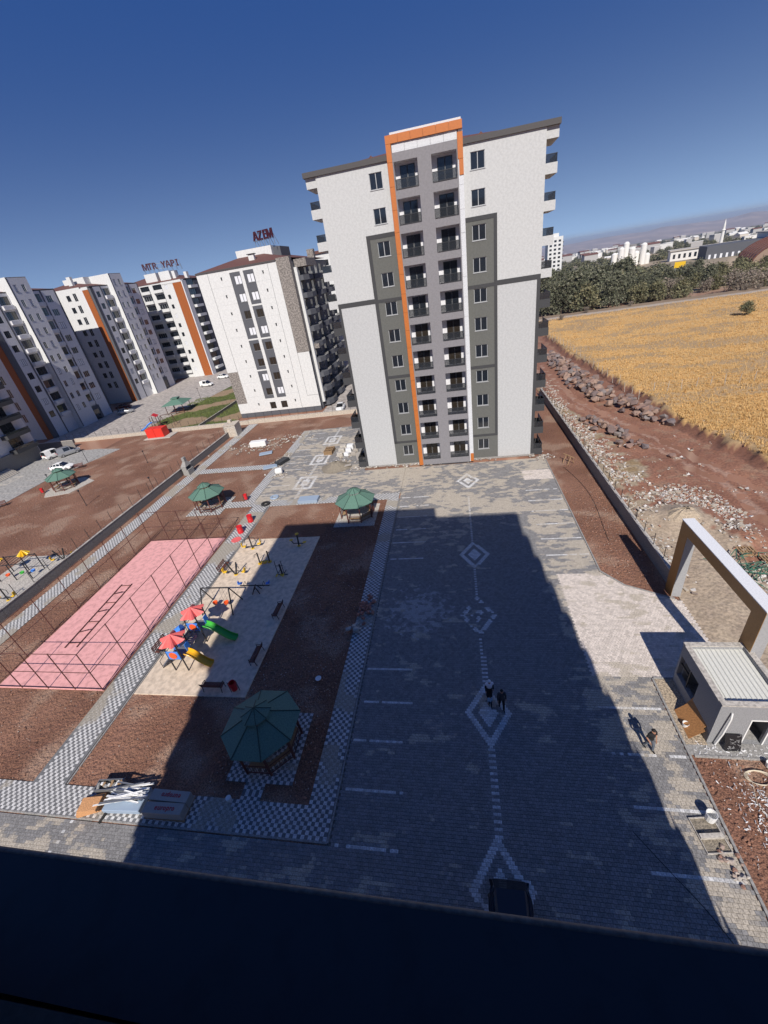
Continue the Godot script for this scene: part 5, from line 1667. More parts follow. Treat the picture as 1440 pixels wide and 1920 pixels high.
func make_playground() -> void:
	var p := thing("play_tower", "play tower with two coral star roofs, yellow and green slides", "play tower", Vector3(-21.65, 0.1, -20.2))
	for q in [[1.4, "coral", "yellow_plastic"], [-1.4, "coral", "green_plastic"]]:
		var z: float = q[0]
		for x in [-0.55, 0.55]:
			for s in [-0.55, 0.55]:
				var mb := MB.new()
				mb.tube(Vector3(x, 0, z + s), Vector3(x, 2.75, z + s), 0.055)
				part(p, "post", mb.mesh(mat.black_steel))
		var mb := MB.new()
		mb.bevel(Vector3(0, 1.25, z), Vector3(1.15, 0.08, 1.15), 0.01)
		part(p, "deck", mb.mesh(mat.grey_steel))
		star_roof(p, Vector3(0, 2.75, z), 0.98, mat[q[1]])
		slide(p, mat[q[2]], Vector3(0.55, 1.32, z), Vector3(2.35 if z > 0 else 3.15, 0.16, z + (0.1 if z > 0 else 0.35)))
		# blue guard panel with orange disc
		mb = MB.new()
		mb.bevel(Vector3(0, 1.72, z + 0.6), Vector3(1.0, 0.8, 0.05), 0.015)
		var pn := part(p, "guard_panel", mb.mesh(mat.blue))
		mb = MB.new()
		mb.xf = Transform3D(Basis(Vector3.RIGHT, PI * 0.5), Vector3(0, 1.72, z + 0.625))
		mb.lathe([Vector2(0.0, 0.0), Vector2(0.33, 0.0), Vector2(0.3, 0.05), Vector2(0.0, 0.06)], Vector3.ZERO, 18)
		part(pn, "disc", mb.mesh(mat.orange_plastic))
		mb = MB.new()
		mb.bevel(Vector3(0.6, 1.72, z - 0.32), Vector3(0.05, 0.7, 0.45), 0.012)
		part(p, "guard_panel", mb.mesh(mat.blue))
		# stairs up on the path side
		mb = MB.new()
		for k in 6: mb.bevel(Vector3(-0.65 - 0.2 * (5 - k), 0.2 * (k + 1), z), Vector3(0.24, 0.04, 0.7), 0.008)
		part(p, "stair_treads", mb.mesh(mat.grey_steel))
		mb = MB.new()
		for s in [-0.38, 0.38]:
			mb.tube(Vector3(-1.75, 0.05, z + s), Vector3(-0.6, 1.25, z + s), 0.035)
			mb.path([Vector3(-1.75, 0.0, z + s), Vector3(-1.75, 0.75, z + s), Vector3(-0.6, 2.0, z + s)], 0.025)
		part(p, "stair_rails", mb.mesh(mat.black_steel))
	# sagging bridge and blue climbing tube between
	var mb := MB.new()
	for k in 9: mb.bevel(Vector3(0, 1.22 - 0.12 * sin(PI * (k + 0.5) / 9.0), -0.75 + k * 0.19), Vector3(0.8, 0.04, 0.15), 0.008)
	part(p, "bridge", mb.mesh(mat.grey_steel))
	mb = MB.new()
	for x in [-0.5, 0.5]:
		mb.path([Vector3(x, 2.0, -0.85), Vector3(x, 1.85, 0), Vector3(x, 2.0, 0.85)], 0.03)
		for k in 5: mb.tube(Vector3(x, 1.2, -0.6 + k * 0.3), Vector3(x, 1.88, -0.6 + k * 0.3), 0.014, -1, 4)
	part(p, "bridge_rails", mb.mesh(mat.black_steel))
	mb = MB.new()
	mb.path([Vector3(-0.7, 2.0, -0.5), Vector3(-1.2, 1.7, -0.3), Vector3(-1.5, 1.0, -0.1), Vector3(-1.6, 0.15, 0.0)], 0.3, 12)
	part(p, "tube", mb.mesh(mat.blue))
	# swing
	var s := thing("swing_set", "black steel swing set with two orange bucket seats", "swing", Vector3(-21.7, 0.1, -25.0))
	mb = MB.new()
	mb.tube(Vector3(-1.35, 2.3, 0), Vector3(1.35, 2.3, 0), 0.06)
	part(s, "top_bar", mb.mesh(mat.black_steel))
	for x in [-1.35, 1.35]:
		mb = MB.new()
		mb.path([Vector3(x * 1.1, 0, 1.0), Vector3(x, 2.3, 0), Vector3(x * 1.1, 0, -1.0)], 0.055)
		part(s, "leg_frame", mb.mesh(mat.black_steel))
	for x in [-0.55, 0.55]:
		mb = MB.new()
		mb.lathe([Vector2(0.0, 0.0), Vector2(0.19, 0.02), Vector2(0.23, 0.22), Vector2(0.20, 0.22), Vector2(0.16, 0.06), Vector2(0.0, 0.05)], Vector3(x, 0.45, 0), 12)
		var seat := part(s, "seat", mb.mesh(mat.orange_plastic))
		mb = MB.new()
		for q in [-0.2, 0.2]: mb.tube(Vector3(x + q, 0.65, 0), Vector3(x + q * 0.8, 2.27, 0), 0.012, -1, 4)
		part(seat, "chain", mb.mesh(mat.grey_steel))
	# seesaw
	var w := thing("seesaw", "black seesaw with blue seats beside the swing set", "seesaw", Vector3(-19.2, 0.1, -27.0), 0.15)
	mb = MB.new()
	for z in [-0.35, 0.35]: mb.path([Vector3(-0.35, 0, z), Vector3(0, 0.75, z * 0.4), Vector3(0.35, 0, z)], 0.05)
	part(w, "stand", mb.mesh(mat.black_steel))
	mb = MB.new()
	mb.tube(Vector3(-1.35, 0.95, 0), Vector3(1.35, 0.58, 0), 0.055)
	for x in [-0.85, 0.85]: mb.path([Vector3(x, 0.77 - x * 0.137, -0.2), Vector3(x, 1.12 - x * 0.137, -0.2), Vector3(x, 1.12 - x * 0.137, 0.2), Vector3(x, 0.77 - x * 0.137, 0.2)], 0.02)
	part(w, "beam", mb.mesh(mat.black_steel))
	for x in [-1.25, 1.25]:
		mb = MB.new()
		mb.bevel(Vector3(x, 1.03 - x * 0.137, 0), Vector3(0.36, 0.09, 0.3), 0.02)
		mb.bevel(Vector3(x * 1.13, 1.15 - x * 0.137, 0), Vector3(0.07, 0.28, 0.28), 0.02)
		part(w, "seat", mb.mesh(mat.blue))
	fitness("yellow fitness press at the playground's far left corner", Vector3(-22.7, 0.1, -34.0), 0.3, 0)
	fitness("V-shaped yellow fitness machine nearest the dark path bench", Vector3(-22.6, 0.1, -29.6), 0.0, 1)
	fitness("fitness machine with two slanting posts at the shadow edge", Vector3(-20.2, 0.1, -31.4), 0.25, 2)
	fitness("black cross trainer standing in the shaded half of the playground", Vector3(-17.6, 0.1, -29.4), 0.0, 3)
	fitness("shaded fitness machine with round yellow plate at far right corner", Vector3(-17.4, 0.1, -34.2), 0.0, 4)
	make_bench("bench at the near edge of the playground, facing away", Vector3(-18.1, 0.1, -16.75), PI)
	make_bench("shaded bench on the playground's right edge, nearer one", Vector3(-16.0, 0.1, -19.5), -PI * 0.5)
	make_bench("shaded bench on the playground's right edge, farther one", Vector3(-16.0, 0.1, -24.2), -PI * 0.5)
	make_bench("sunlit bench on the chequered path beside fitness machines", Vector3(-24.2, 0.09, -30.4), PI * 0.5)
	make_bench("bench on the chequered path behind the play tower", Vector3(-24.55, 0.09, -20.3), PI * 0.5)
	make_bench("dark bench at the kerb of the left parking lot's near end", Vector3(-73.4, 0.05, -48.6), 0.9)
	make_bench("dark bench in front of the white sedan's nose", Vector3(-71.4, 0.05, -63.0), 0.5)
	make_bin("red litter bin by the bench in the playground's shade", Vector3(-16.4, 0.1, -16.6), 0.3)
	make_bin("small red bin at the corner of crossing footpaths", Vector3(-28.6, 0.08, -45.4), 0.3)
	make_bin("red bin by the left parking lot near the gazebo", Vector3(-69.2, 0.08, -52.6), 0.3)
	var mb2 := MB.new()
	mb2.lathe([Vector2(0.0, 0.02), Vector2(0.34, 0.02), Vector2(0.35, 0.06), Vector2(0.33, 0.4), Vector2(0.35, 0.43), Vector2(0.33, 0.46), Vector2(0.33, 0.85), Vector2(0.35, 0.9), Vector2(0.32, 0.9), Vector2(0.31, 0.84), Vector2(0.0, 0.84)], Vector3.ZERO, 18)
	var drum := mb2.mesh(mat.red)
	var lab := ["red steel drum on the chequered path, farther of two", "red steel drum on the chequered path, nearer of two"]
	var at := [Vector3(-25.5, 0.08, -39.8), Vector3(-25.7, 0.08, -37.4)]
	for i in 2: solid("steel_drum", lab[i], "drum", drum, at[i], 0.0, "red drums on the path")
	mb2 = MB.new()
	mb2.lathe([Vector2(0.0, 0.0), Vector2(0.55, 0.0), Vector2(0.58, 0.04), Vector2(0.5, 0.06), Vector2(0.2, 0.03), Vector2(0.0, 0.03)], Vector3(0, 0.08, 0), 18)
	solid("drum_lid", "flat round red lid lying on the chequered path", "lid", mb2.mesh(mat.coral), Vector3(-25.6, 0, -35.9))
	for q in [["garden lamp on brown soil right of the far gazebo", -55.9, -47.2, 2.6], ["garden lamp on brown soil before the red container", -56.3, -62.8, 2.4], ["garden lamp beside the grey dividing wall", -46.8, -51.0, 2.2], ["garden lamp at the left parking lot's far kerb", -71.9, -65.8, 2.6], ["garden lamp left of the far gazebo on the parking lot", -68.6, -54.2, 2.8], ["garden lamp on the kerb of the estate road", -70.6, -107.5, 3.6]]:
		make_lamp(q[0], Vector3(q[1], 0.02, q[2]), q[3])
	# barbecue stove against the wall
	var bq := thing("barbecue_stove", "grey concrete barbecue stove with chimney against the dividing wall", "barbecue", Vector3(-43.7, 0.05, -56.2), 0.0)
	mb2 = MB.new()
	mb2.span(Vector3(-0.5, 0, -0.8), Vector3(0.5, 0.9, 0.8)); mb2.span(Vector3(-0.5, 0.9, -0.8), Vector3(0.3, 1.5, -0.6)); mb2.span(Vector3(-0.5, 0.9, 0.6), Vector3(0.3, 1.5, 0.8)); mb2.span(Vector3(-0.5, 0.9, -0.6), Vector3(-0.35, 1.5, 0.6))
	part(bq, "hearth", mb2.mesh(mat.concrete))
	mb2 = MB.new()
	mb2.quad(Vector3(-0.25, 2.2, 0.3), Vector3(0.2, 2.2, 0.3), Vector3(0.4, 1.5, 0.85), Vector3(-0.55, 1.5, 0.85)); mb2.quad(Vector3(0.2, 2.2, 0.3), Vector3(0.2, 2.2, -0.3), Vector3(0.4, 1.5, -0.85), Vector3(0.4, 1.5, 0.85))
	mb2.quad(Vector3(0.2, 2.2, -0.3), Vector3(-0.25, 2.2, -0.3), Vector3(-0.55, 1.5, -0.85), Vector3(0.4, 1.5, -0.85)); mb2.quad(Vector3(-0.25, 2.2, -0.3), Vector3(-0.25, 2.2, 0.3), Vector3(-0.55, 1.5, 0.85), Vector3(-0.55, 1.5, -0.85))
	mb2.span(Vector3(-0.25, 2.2, -0.3), Vector3(0.2, 2.9, 0.3))
	part(bq, "chimney", mb2.mesh(mat.concrete))
	# second playground beyond the dividing wall
	var p2 := thing("climbing_frame", "climbing frame with yellow star tops beyond the dividing wall", "play frame", Vector3(-49.6, 0.1, -30.6), 0.1)
	for k in 6:
		mb2 = MB.new()
		mb2.tube(Vector3(-2.2 + (k % 3) * 2.0, 0, -0.9 + (k / 3) * 1.8), Vector3(-2.2 + (k % 3) * 2.0, 2.2, -0.9 + (k / 3) * 1.8), 0.06)
		part(p2, "post", mb2.mesh(mat.black_steel))
	mb2 = MB.new()
	for z in [-0.9, 0.9]: mb2.tube(Vector3(-2.2, 2.1, z), Vector3(1.8, 2.1, z), 0.05)
	for k in 9: mb2.tube(Vector3(-2.2 + k * 0.5, 2.1, -0.9), Vector3(-2.2 + k * 0.5, 2.1, 0.9), 0.03)
	part(p2, "overhead_ladder", mb2.mesh(mat.black_steel))
	star_roof(p2, Vector3(-2.2, 2.2, 0), 0.6, mat.yellow, 8)
	star_roof(p2, Vector3(0.6, 2.3, -0.8), 0.6, mat.yellow, 8)
	for q in [[-1.2, "orange_plastic", 0.6], [0.4, "green_plastic", 0.4], [1.6, "blue", 0.2]]:
		mb2 = MB.new()
		mb2.lathe([Vector2(0.0, 0.0), Vector2(0.2, 0.02), Vector2(0.24, 0.22), Vector2(0.2, 0.22), Vector2(0.0, 0.06)], Vector3(q[0], 0.5, q[2]), 10)
		part(p2, "seat", mb2.mesh(mat[q[1]]))
	fitness("yellow fitness machine beyond the dividing wall, at its foot", Vector3(-46.6, 0.1, -33.2), 0.4, 1)
	fitness("yellow fitness press on the playground beyond the dividing wall", Vector3(-47.2, 0.1, -26.4), 0.2, 0)
	# play set and bins of the estate behind
	var p3 := thing("play_tower", "small play set with blue slide behind the red container", "play tower", Vector3(-69.5, 0.05, -85.2), 0.3)
	for k in 4:
		mb2 = MB.new()
		mb2.tube(Vector3(-0.7 + (k % 2) * 1.4, 0, -0.7 + (k / 2) * 1.4), Vector3(-0.7 + (k % 2) * 1.4, 2.6, -0.7 + (k / 2) * 1.4), 0.07)
		part(p3, "post", mb2.mesh(mat.rust_steel))
	mb2 = MB.new()
	mb2.bevel(Vector3(0, 1.3, 0), Vector3(1.5, 0.1, 1.5), 0.02)
	part(p3, "deck", mb2.mesh(mat.grey_steel))
	mb2 = MB.new()
	mb2.quad(Vector3(-1, 2.6, 1), Vector3(0, 3.2, 1), Vector3(0, 3.2, -1), Vector3(-1, 2.6, -1)); mb2.quad(Vector3(0, 3.2, 1), Vector3(1, 2.6, 1), Vector3(1, 2.6, -1), Vector3(0, 3.2, -1))
	part(p3, "roof", mb2.mesh(mat.red))
	slide(p3, mat.blue, Vector3(-0.6, 1.35, 0.4), Vector3(-3.2, 0.2, 1.6))
	mb2 = MB.new()
	mb2.path([Vector3(1.2, 0, 1.2), Vector3(1.6, 2.6, 0.2), Vector3(2.0, 0, -0.8)], 0.06); mb2.path([Vector3(4.4, 0, 1.2), Vector3(4.2, 2.6, 0.2), Vector3(4.4, 0, -0.8)], 0.06); mb2.tube(Vector3(1.6, 2.6, 0.2), Vector3(4.2, 2.6, 0.2), 0.06)
	part(p3, "swing_frame", mb2.mesh(mat.rust_steel))
	var rc := thing("red_container", "bright red metal container on a concrete base", "container", Vector3(-64.2, 0.2, -78.0), 0.04)
	for x in [-1.0, 1.0]:
		mb2 = MB.new()
		mb2.bevel(Vector3(x, 0.95, 0), Vector3(1.96, 1.9, 2.2), 0.04)
		var cb := part(rc, "cabinet", mb2.mesh(mat.red_container))
		mb2 = MB.new()
		mb2.bevel(Vector3(x, 0.95, 1.1), Vector3(1.7, 1.6, 0.05), 0.02)
		part(cb, "door", mb2.mesh(mat.red_container))
	mb2 = MB.new()
	mb2.bevel(Vector3(0.5, -0.1, 0), Vector3(6.2, 0.2, 3.4), 0.03)
	part(rc, "base", mb2.mesh(mat.concrete_pale))
	var tr := thing("transformer_kiosk", "cream transformer kiosk at the end of the dividing wall", "kiosk", Vector3(-44.3, 0, -74.2), 0.1)
	mb2 = MB.new()
	mb2.bevel(Vector3(0, 1.15, 0), Vector3(2.4, 2.3, 2.8), 0.04)
	part(tr, "body", mb2.mesh(mat.concrete_pale))
	mb2 = MB.new()
	mb2.bevel(Vector3(0, 2.38, 0), Vector3(2.6, 0.14, 3.0), 0.03); mb2.bevel(Vector3(-0.5, 2.7, -0.8), Vector3(0.7, 0.5, 0.7), 0.03)
	part(tr, "roof", mb2.mesh(mat.cream_wall))
	mb2 = MB.new()
	mb2.bevel(Vector3(-0.5, 1.0, 1.41), Vector3(0.9, 1.8, 0.04), 0.01); mb2.bevel(Vector3(0.5, 1.0, 1.41), Vector3(0.9, 1.8, 0.04), 0.01)
	part(tr, "door", mb2.mesh(mat.cream_wall))

# ------------------------------------------------------------------ gate and guardhouse
func make_gate() -> void:
	var g := thing("entrance_gate", "tall portal gate with bronze cladding and white top at right", "gate", Vector3(15.0, 0, 0))
	for q in [[-26.6, -25.7], [-18.6, -17.7]]:
		strip(g, "post", mat.gate_plaster, Vector3(0.03, 0, q[0]), Vector3(0.67, 5.5, q[1]))
		strip(g, "cladding", mat.gold_cladding, Vector3(0.0, 0, q[0] - 0.02), Vector3(0.03, 5.5, q[1] + 0.02))
	strip(g, "beam", mat.gate_plaster, Vector3(0.03, 5.5, -26.6), Vector3(0.67, 6.3, -17.7))
	strip(g, "cladding", mat.gold_cladding, Vector3(0.0, 5.5, -26.62), Vector3(0.03, 6.3, -17.68))
	strip(g, "top_flashing", mat.gate_top, Vector3(-0.03, 6.3, -26.65), Vector3(0.72, 6.36, -17.65))

func make_guardhouse() -> void:
	var x0 := 12.1
	var x1 := 15.2
	var z0 := -18.35
	var z1 := -14.45
	var h := 3.15
	var g := thing("guardhouse", "small grey guardhouse with white corrugated roof beside the gate", "guardhouse")
	var X := Vector3.RIGHT
	var Z := Vector3.BACK
	# front wall with door opening, left wall with window band
	sheet(g, "front_wall", mat.guard_wall, Vector3(x0, 0.1, z1), X, Z, x1 - x0, h, [Rect2(1.6, 0.0, 0.95, 2.05)], 0.25)
	sheet(g, "inner_face", mat.guard_wall, Vector3(x0, 0.1, z1 - 0.25), X, Z, x1 - x0, h, [Rect2(1.6, 0.0, 0.95, 2.05)], 0.0)
	var U := Vector3.BACK
	sheet(g, "left_wall", mat.guard_wall, Vector3(x0, 0.1, z0), U, Vector3.LEFT, z1 - z0, h, [Rect2(0.15, 0.75, 1.9, 1.55)], 0.25)
	sheet(g, "inner_face", mat.guard_wall, Vector3(x0 + 0.25, 0.1, z0), U, Vector3.LEFT, z1 - z0, h, [Rect2(0.15, 0.75, 1.9, 1.55)], 0.0)
	strip(g, "back_wall", mat.guard_wall, Vector3(x0 + 0.26, 0.1, z0), Vector3(x1, 0.1 + h, z0 + 0.25))
	strip(g, "right_wall", mat.guard_wall, Vector3(x1 - 0.25, 0.1, z0 + 0.26), Vector3(x1, 0.1 + h, z1 - 0.26))
	strip(g, "floor", mat.concrete, Vector3(x0 + 0.26, 0.02, z0 + 0.26), Vector3(x1 - 0.26, 0.14, z1 - 0.26))
	strip(g, "ceiling", mat.concrete, Vector3(x0 + 0.26, 2.7, z0 + 0.26), Vector3(x1 - 0.26, 2.85, z1 - 0.26))
	var mb := MB.new()
	mb.span(Vector3(x0 - 0.02, h + 0.1, z1 - 0.24), Vector3(x1 + 0.04, h + 0.17, z1 + 0.05))
	mb.span(Vector3(x0 - 0.02, h + 0.1, z0 - 0.05), Vector3(x1 + 0.04, h + 0.17, z0 + 0.24))
	mb.span(Vector3(x0 - 0.05, h + 0.102, z0 + 0.241), Vector3(x0 + 0.25, h + 0.168, z1 - 0.241))
	mb.span(Vector3(x1 - 0.24, h + 0.102, z0 + 0.241), Vector3(x1 + 0.05, h + 0.168, z1 - 0.241))
	part(g, "parapet_coping", mb.mesh(mat.concrete_pale))
	# corrugated sheet, sloping gently, one rib after another
	var n := 11
	var w := (x1 - x0 - 0.54) / n
	for k in n:
		mb = MB.new()
		var a := x0 + 0.27 + k * w
		var y0 := 2.98
		var y1 := 3.1
		var p := [Vector2(0, 0), Vector2(w * 0.12, 0.045), Vector2(w * 0.28, 0.045), Vector2(w * 0.4, 0), Vector2(w, 0)]
		for i in p.size() - 1:
			mb.quad(Vector3(a + p[i].x, y1 + p[i].y, z0 + 0.26), Vector3(a + p[i + 1].x, y1 + p[i + 1].y, z0 + 0.26), Vector3(a + p[i + 1].x, y0 + p[i + 1].y, z1 - 0.34), Vector3(a + p[i].x, y0 + p[i].y, z1 - 0.34))
		part(g, "roof_sheet", mb.mesh(mat.roof_sheet))
	mb = MB.new()
	for q in [[1.56, 1.62], [2.53, 2.59]]: mb.span(Vector3(x0 + q[0], 0.1, z1 - 0.1), Vector3(x0 + q[1], 2.15, z1 + 0.02))
	mb.span(Vector3(x0 + 1.62, 2.09, z1 - 0.1), Vector3(x0 + 2.53, 2.15, z1 + 0.02))
	part(g, "door_frame", mb.mesh(mat.white_paint))
	mb = MB.new()
	mb.span(Vector3(x0 + 0.08, 0.85, z0 + 1.05), Vector3(x0 + 0.14, 2.4, z0 + 1.12)); mb.span(Vector3(x0 + 0.06, 1.75, z0 + 0.16), Vector3(x0 + 0.15, 1.8, z0 + 1.04))
	part(g, "window_frame", mb.mesh(mat.frame_dark))
	# white drain pipe hanging loose on the front wall
	mb = MB.new()
	mb.path([Vector3(x0 + 0.55, 2.75, z1 + 0.06), Vector3(x0 + 0.52, 2.4, z1 + 0.16), Vector3(x0 + 0.42, 1.2, z1 + 0.2), Vector3(x0 + 0.32, 0.15, z1 + 0.14)], 0.045, 8)
	solid("drain_pipe", "loose white drain pipe on the guardhouse front wall", "pipe", mb.mesh(mat.plastic_white))
	var ms := thing("marble_slab", "black veined marble slab leaning beside the guardhouse door", "slab", Vector3(x0 + 1.0, 0.12, z1 + 0.42))
	ms.rotation = Vector3(-0.32, 0, 0)
	mb = MB.new()
	mb.bevel(Vector3(0, 0.5, 0), Vector3(0.75, 1.0, 0.04), 0.005)
	part(ms, "stone", mb.mesh(mat.marble_black))
	mb = MB.new()
	rng.seed = 61
	for k in 14:
		var p := Vector3(rng.randf_range(-0.33, 0.33), rng.randf_range(0.06, 0.94), 0.021)
		for j in 3:
			var q := Vector3(clampf(p.x + rng.randf_range(-0.12, 0.12), -0.35, 0.35), clampf(p.y + rng.randf_range(-0.12, 0.12), 0.03, 0.97), 0.021)
			var s := Vector3((q - p).y, -(q - p).x, 0).normalized() * rng.randf_range(0.003, 0.009)
			mb.quad(p - s, q - s, q + s, p + s)
			p = q
	part(ms, "veins", mb.mesh(mat.vein))
	# brown boards leaning on the left wall
	for q in [["large brown board leaning on the guardhouse, front one", 11.33, -15.35, 1.5, 1.75, -0.72], ["brown board behind the large one at the guardhouse", 11.75, -15.75, 1.1, 1.9, -0.42]]:
		mb = MB.new()
		if q[1] < 11.5: mb.xf = Transform3D(Basis(Vector3.BACK, q[5]), Vector3.ZERO)
		else: mb.xf = Transform3D(Basis(Vector3.BACK, q[5]), Vector3.ZERO)
		var pts := [Vector2(-q[3] * 0.62, 0.0), Vector2(q[3] * 0.5, 0.0), Vector2(q[3] * 0.5, q[4] * 0.55), Vector2(q[3] * 0.38, q[4] * 0.55), Vector2(q[3] * 0.38, q[4]), Vector2(-q[3] * 0.62, q[4])]
		# board stands on its edge: outline in (z, y), thickness in x
		var pk := PackedVector2Array(pts)
		var t := Geometry2D.triangulate_polygon(pk)
		for s in [-0.009, 0.009]:
			for i in range(0, t.size(), 3):
				mb.tri(Vector3(s, pk[t[i]].y, pk[t[i]].x), Vector3(s, pk[t[i + 1]].y, pk[t[i + 1]].x), Vector3(s, pk[t[i + 2]].y, pk[t[i + 2]].x))
		for i in pk.size():
			var a := pk[i]
			var b := pk[(i + 1) % pk.size()]
			mb.quad(Vector3(-0.009, a.y, a.x), Vector3(-0.009, b.y, b.x), Vector3(0.009, b.y, b.x), Vector3(0.009, a.y, a.x))
		solid("board", q[0], "board", mb.mesh(mat.brown_board), Vector3(q[1], 0.1, q[2]))
	# sandy strip and paved apron round the hut
	mb = MB.new()
	mb.span(Vector3(11.07, 0.0, -18.34), Vector3(12.1, 0.1, -14.3))
	structure("sand_strip", mb.mesh(mat.sand))
	mb = MB.new()
	mb.span(Vector3(11.07, 0.0, -14.29), Vector3(15.6, 0.09, -13.76))
	mb.span(Vector3(12.1, 0.0, -14.45), Vector3(15.6, 0.088, -14.29))
	structure("apron", mb.mesh(mat.concrete))
	bucket("white bucket on the sandy strip beside the guardhouse", Vector3(11.45, 0.1, -15.3))
	bucket("white bucket at the right edge below the guardhouse", Vector3(14.35, 0.09, -13.35))

func bucket(label: String, at: Vector3) -> void:
	var b := thing("bucket", label, "bucket", at)
	var mb := MB.new()
	mb.lathe([Vector2(0.0, 0.0), Vector2(0.13, 0.0), Vector2(0.16, 0.3), Vector2(0.145, 0.3), Vector2(0.12, 0.04), Vector2(0.0, 0.04)], Vector3.ZERO, 14)
	part(b, "pail", mb.mesh(mat.plastic_white))
	mb = MB.new()
	var pts := []
	for k in 9: pts.append(Vector3(cos(PI * k / 8.0) * 0.16, 0.29, sin(PI * k / 8.0) * 0.16))
	mb.path(pts, 0.006, 4)
	part(b, "handle", mb.mesh(mat.grey_steel))

# ------------------------------------------------------------------ loose things
func rock_mesh(sd: int, mt: Material, tone := Color.WHITE, flat := 0.75) -> ArrayMesh:
	var r := RandomNumberGenerator.new()
	r.seed = sd
	var pts := []
	for i in 15:
		var d := Vector3(r.randfn(), r.randfn(), r.randfn()).normalized()
		pts.append(d * r.randf_range(0.40, 0.52) * Vector3(1.0, flat, r.randf_range(0.75, 1.0)))
	# coarse hull: keep each triangle that has every other point behind it
	var mb := MB.new()
	mb.colored = true
	mb.col = tone
	for i in 15:
		for j in range(i + 1, 15):
			for k in range(j + 1, 15):
				var nn: Vector3 = (pts[j] - pts[i]).cross(pts[k] - pts[i])
				var pos := 0
				var neg := 0
				for q in 15:
					if q == i or q == j or q == k: continue
					if nn.dot(pts[q] - pts[i]) > 0: pos += 1
					else: neg += 1
				if pos == 0: mb.tri(pts[i], pts[k], pts[j])
				elif neg == 0: mb.tri(pts[i], pts[j], pts[k])
	return mb.mesh(mt)

func make_rocks() -> void:
	var kinds := []
	var tones := [Color(0.25, 0.18, 0.155), Color(0.33, 0.215, 0.17), Color(0.20, 0.165, 0.165), Color(0.38, 0.26, 0.20), Color(0.28, 0.24, 0.225), Color(0.19, 0.145, 0.135)]
	for k in 10: kinds.append(rock_mesh(100 + k, mat.vcol_grain, tones[k % 6]))
	rng.seed = 71
	var put := func(x: float, z: float, s: float, label: String, grp: String, lift: float) -> void:
		var o := solid("boulder", label, "boulder", kinds[rng.randi() % 10], Vector3(x, east_h(x, z) + s * 0.22 + lift, z), rng.randf() * TAU, grp)
		o.scale = Vector3.ONE * s
		o.rotation.x = rng.randf_range(-0.5, 0.5)
	var lx := [[-59.0, 28.0, 29.6], [-67.0, 24.4, 29.4], [-74.0, 21.2, 28.2], [-90.0, 21.0, 26.6], [-112.0, 21.6, 25.2]]
	for i in 285:
		var z := lerpf(-59.5, -112.0, pow(rng.randf(), 0.92))
		var a := 0.0
		var b := 0.0
		for q in 4:
			if z <= lx[q][0] and z >= lx[q + 1][0]:
				var t: float = (z - lx[q][0]) / (lx[q + 1][0] - lx[q][0])
				a = lerpf(lx[q][1], lx[q + 1][1], t); b = lerpf(lx[q][2], lx[q + 1][2], t)
		var u := clampf(0.5 + rng.randfn() * 0.24, 0.02, 0.98)
		put.call(lerpf(a, b, u), z, rng.randf_range(0.85, 1.75), "dark reddish boulder in the long heap beside the dirt track", "boulders along the dirt track", 0.9 * (1.0 - absf(u - 0.5) * 1.8) * rng.randf())
	for i in 48:
		var t := rng.randf()
		var z := lerpf(-65.0, -51.0, t)
		var off := rng.randfn() * 0.95
		put.call(lerpf(19.9, 22.6, t) + clampf(off, -1.6, 1.6), z, rng.randf_range(0.6, 1.45), "grey-brown boulder in the small heap between track and wall", "boulders in the small heap", 0.5 * exp(-off * off) * rng.randf())
	put.call(25.0, -49.7, 1.1, "lone rounded boulder at the edge of the dirt track", "", 0.0)

func debris_mesh(sd: int, cols: Array, pieces := 4) -> ArrayMesh:
	var r := RandomNumberGenerator.new()
	r.seed = sd
	var mb := MB.new()
	mb.colored = true
	for i in pieces:
		mb.col = cols[r.randi() % cols.size()]
		mb.box(Vector3(r.randf_range(-0.3, 0.3), r.randf_range(0.0, 0.12), r.randf_range(-0.3, 0.3)), Vector3(r.randf_range(0.08, 0.5), r.randf_range(0.02, 0.1), r.randf_range(0.05, 0.25)), Basis.from_euler(Vector3(r.randf_range(-0.6, 0.6), r.randf() * TAU, r.randf_range(-0.6, 0.6))))
	return mb.mesh(mat.vcol)

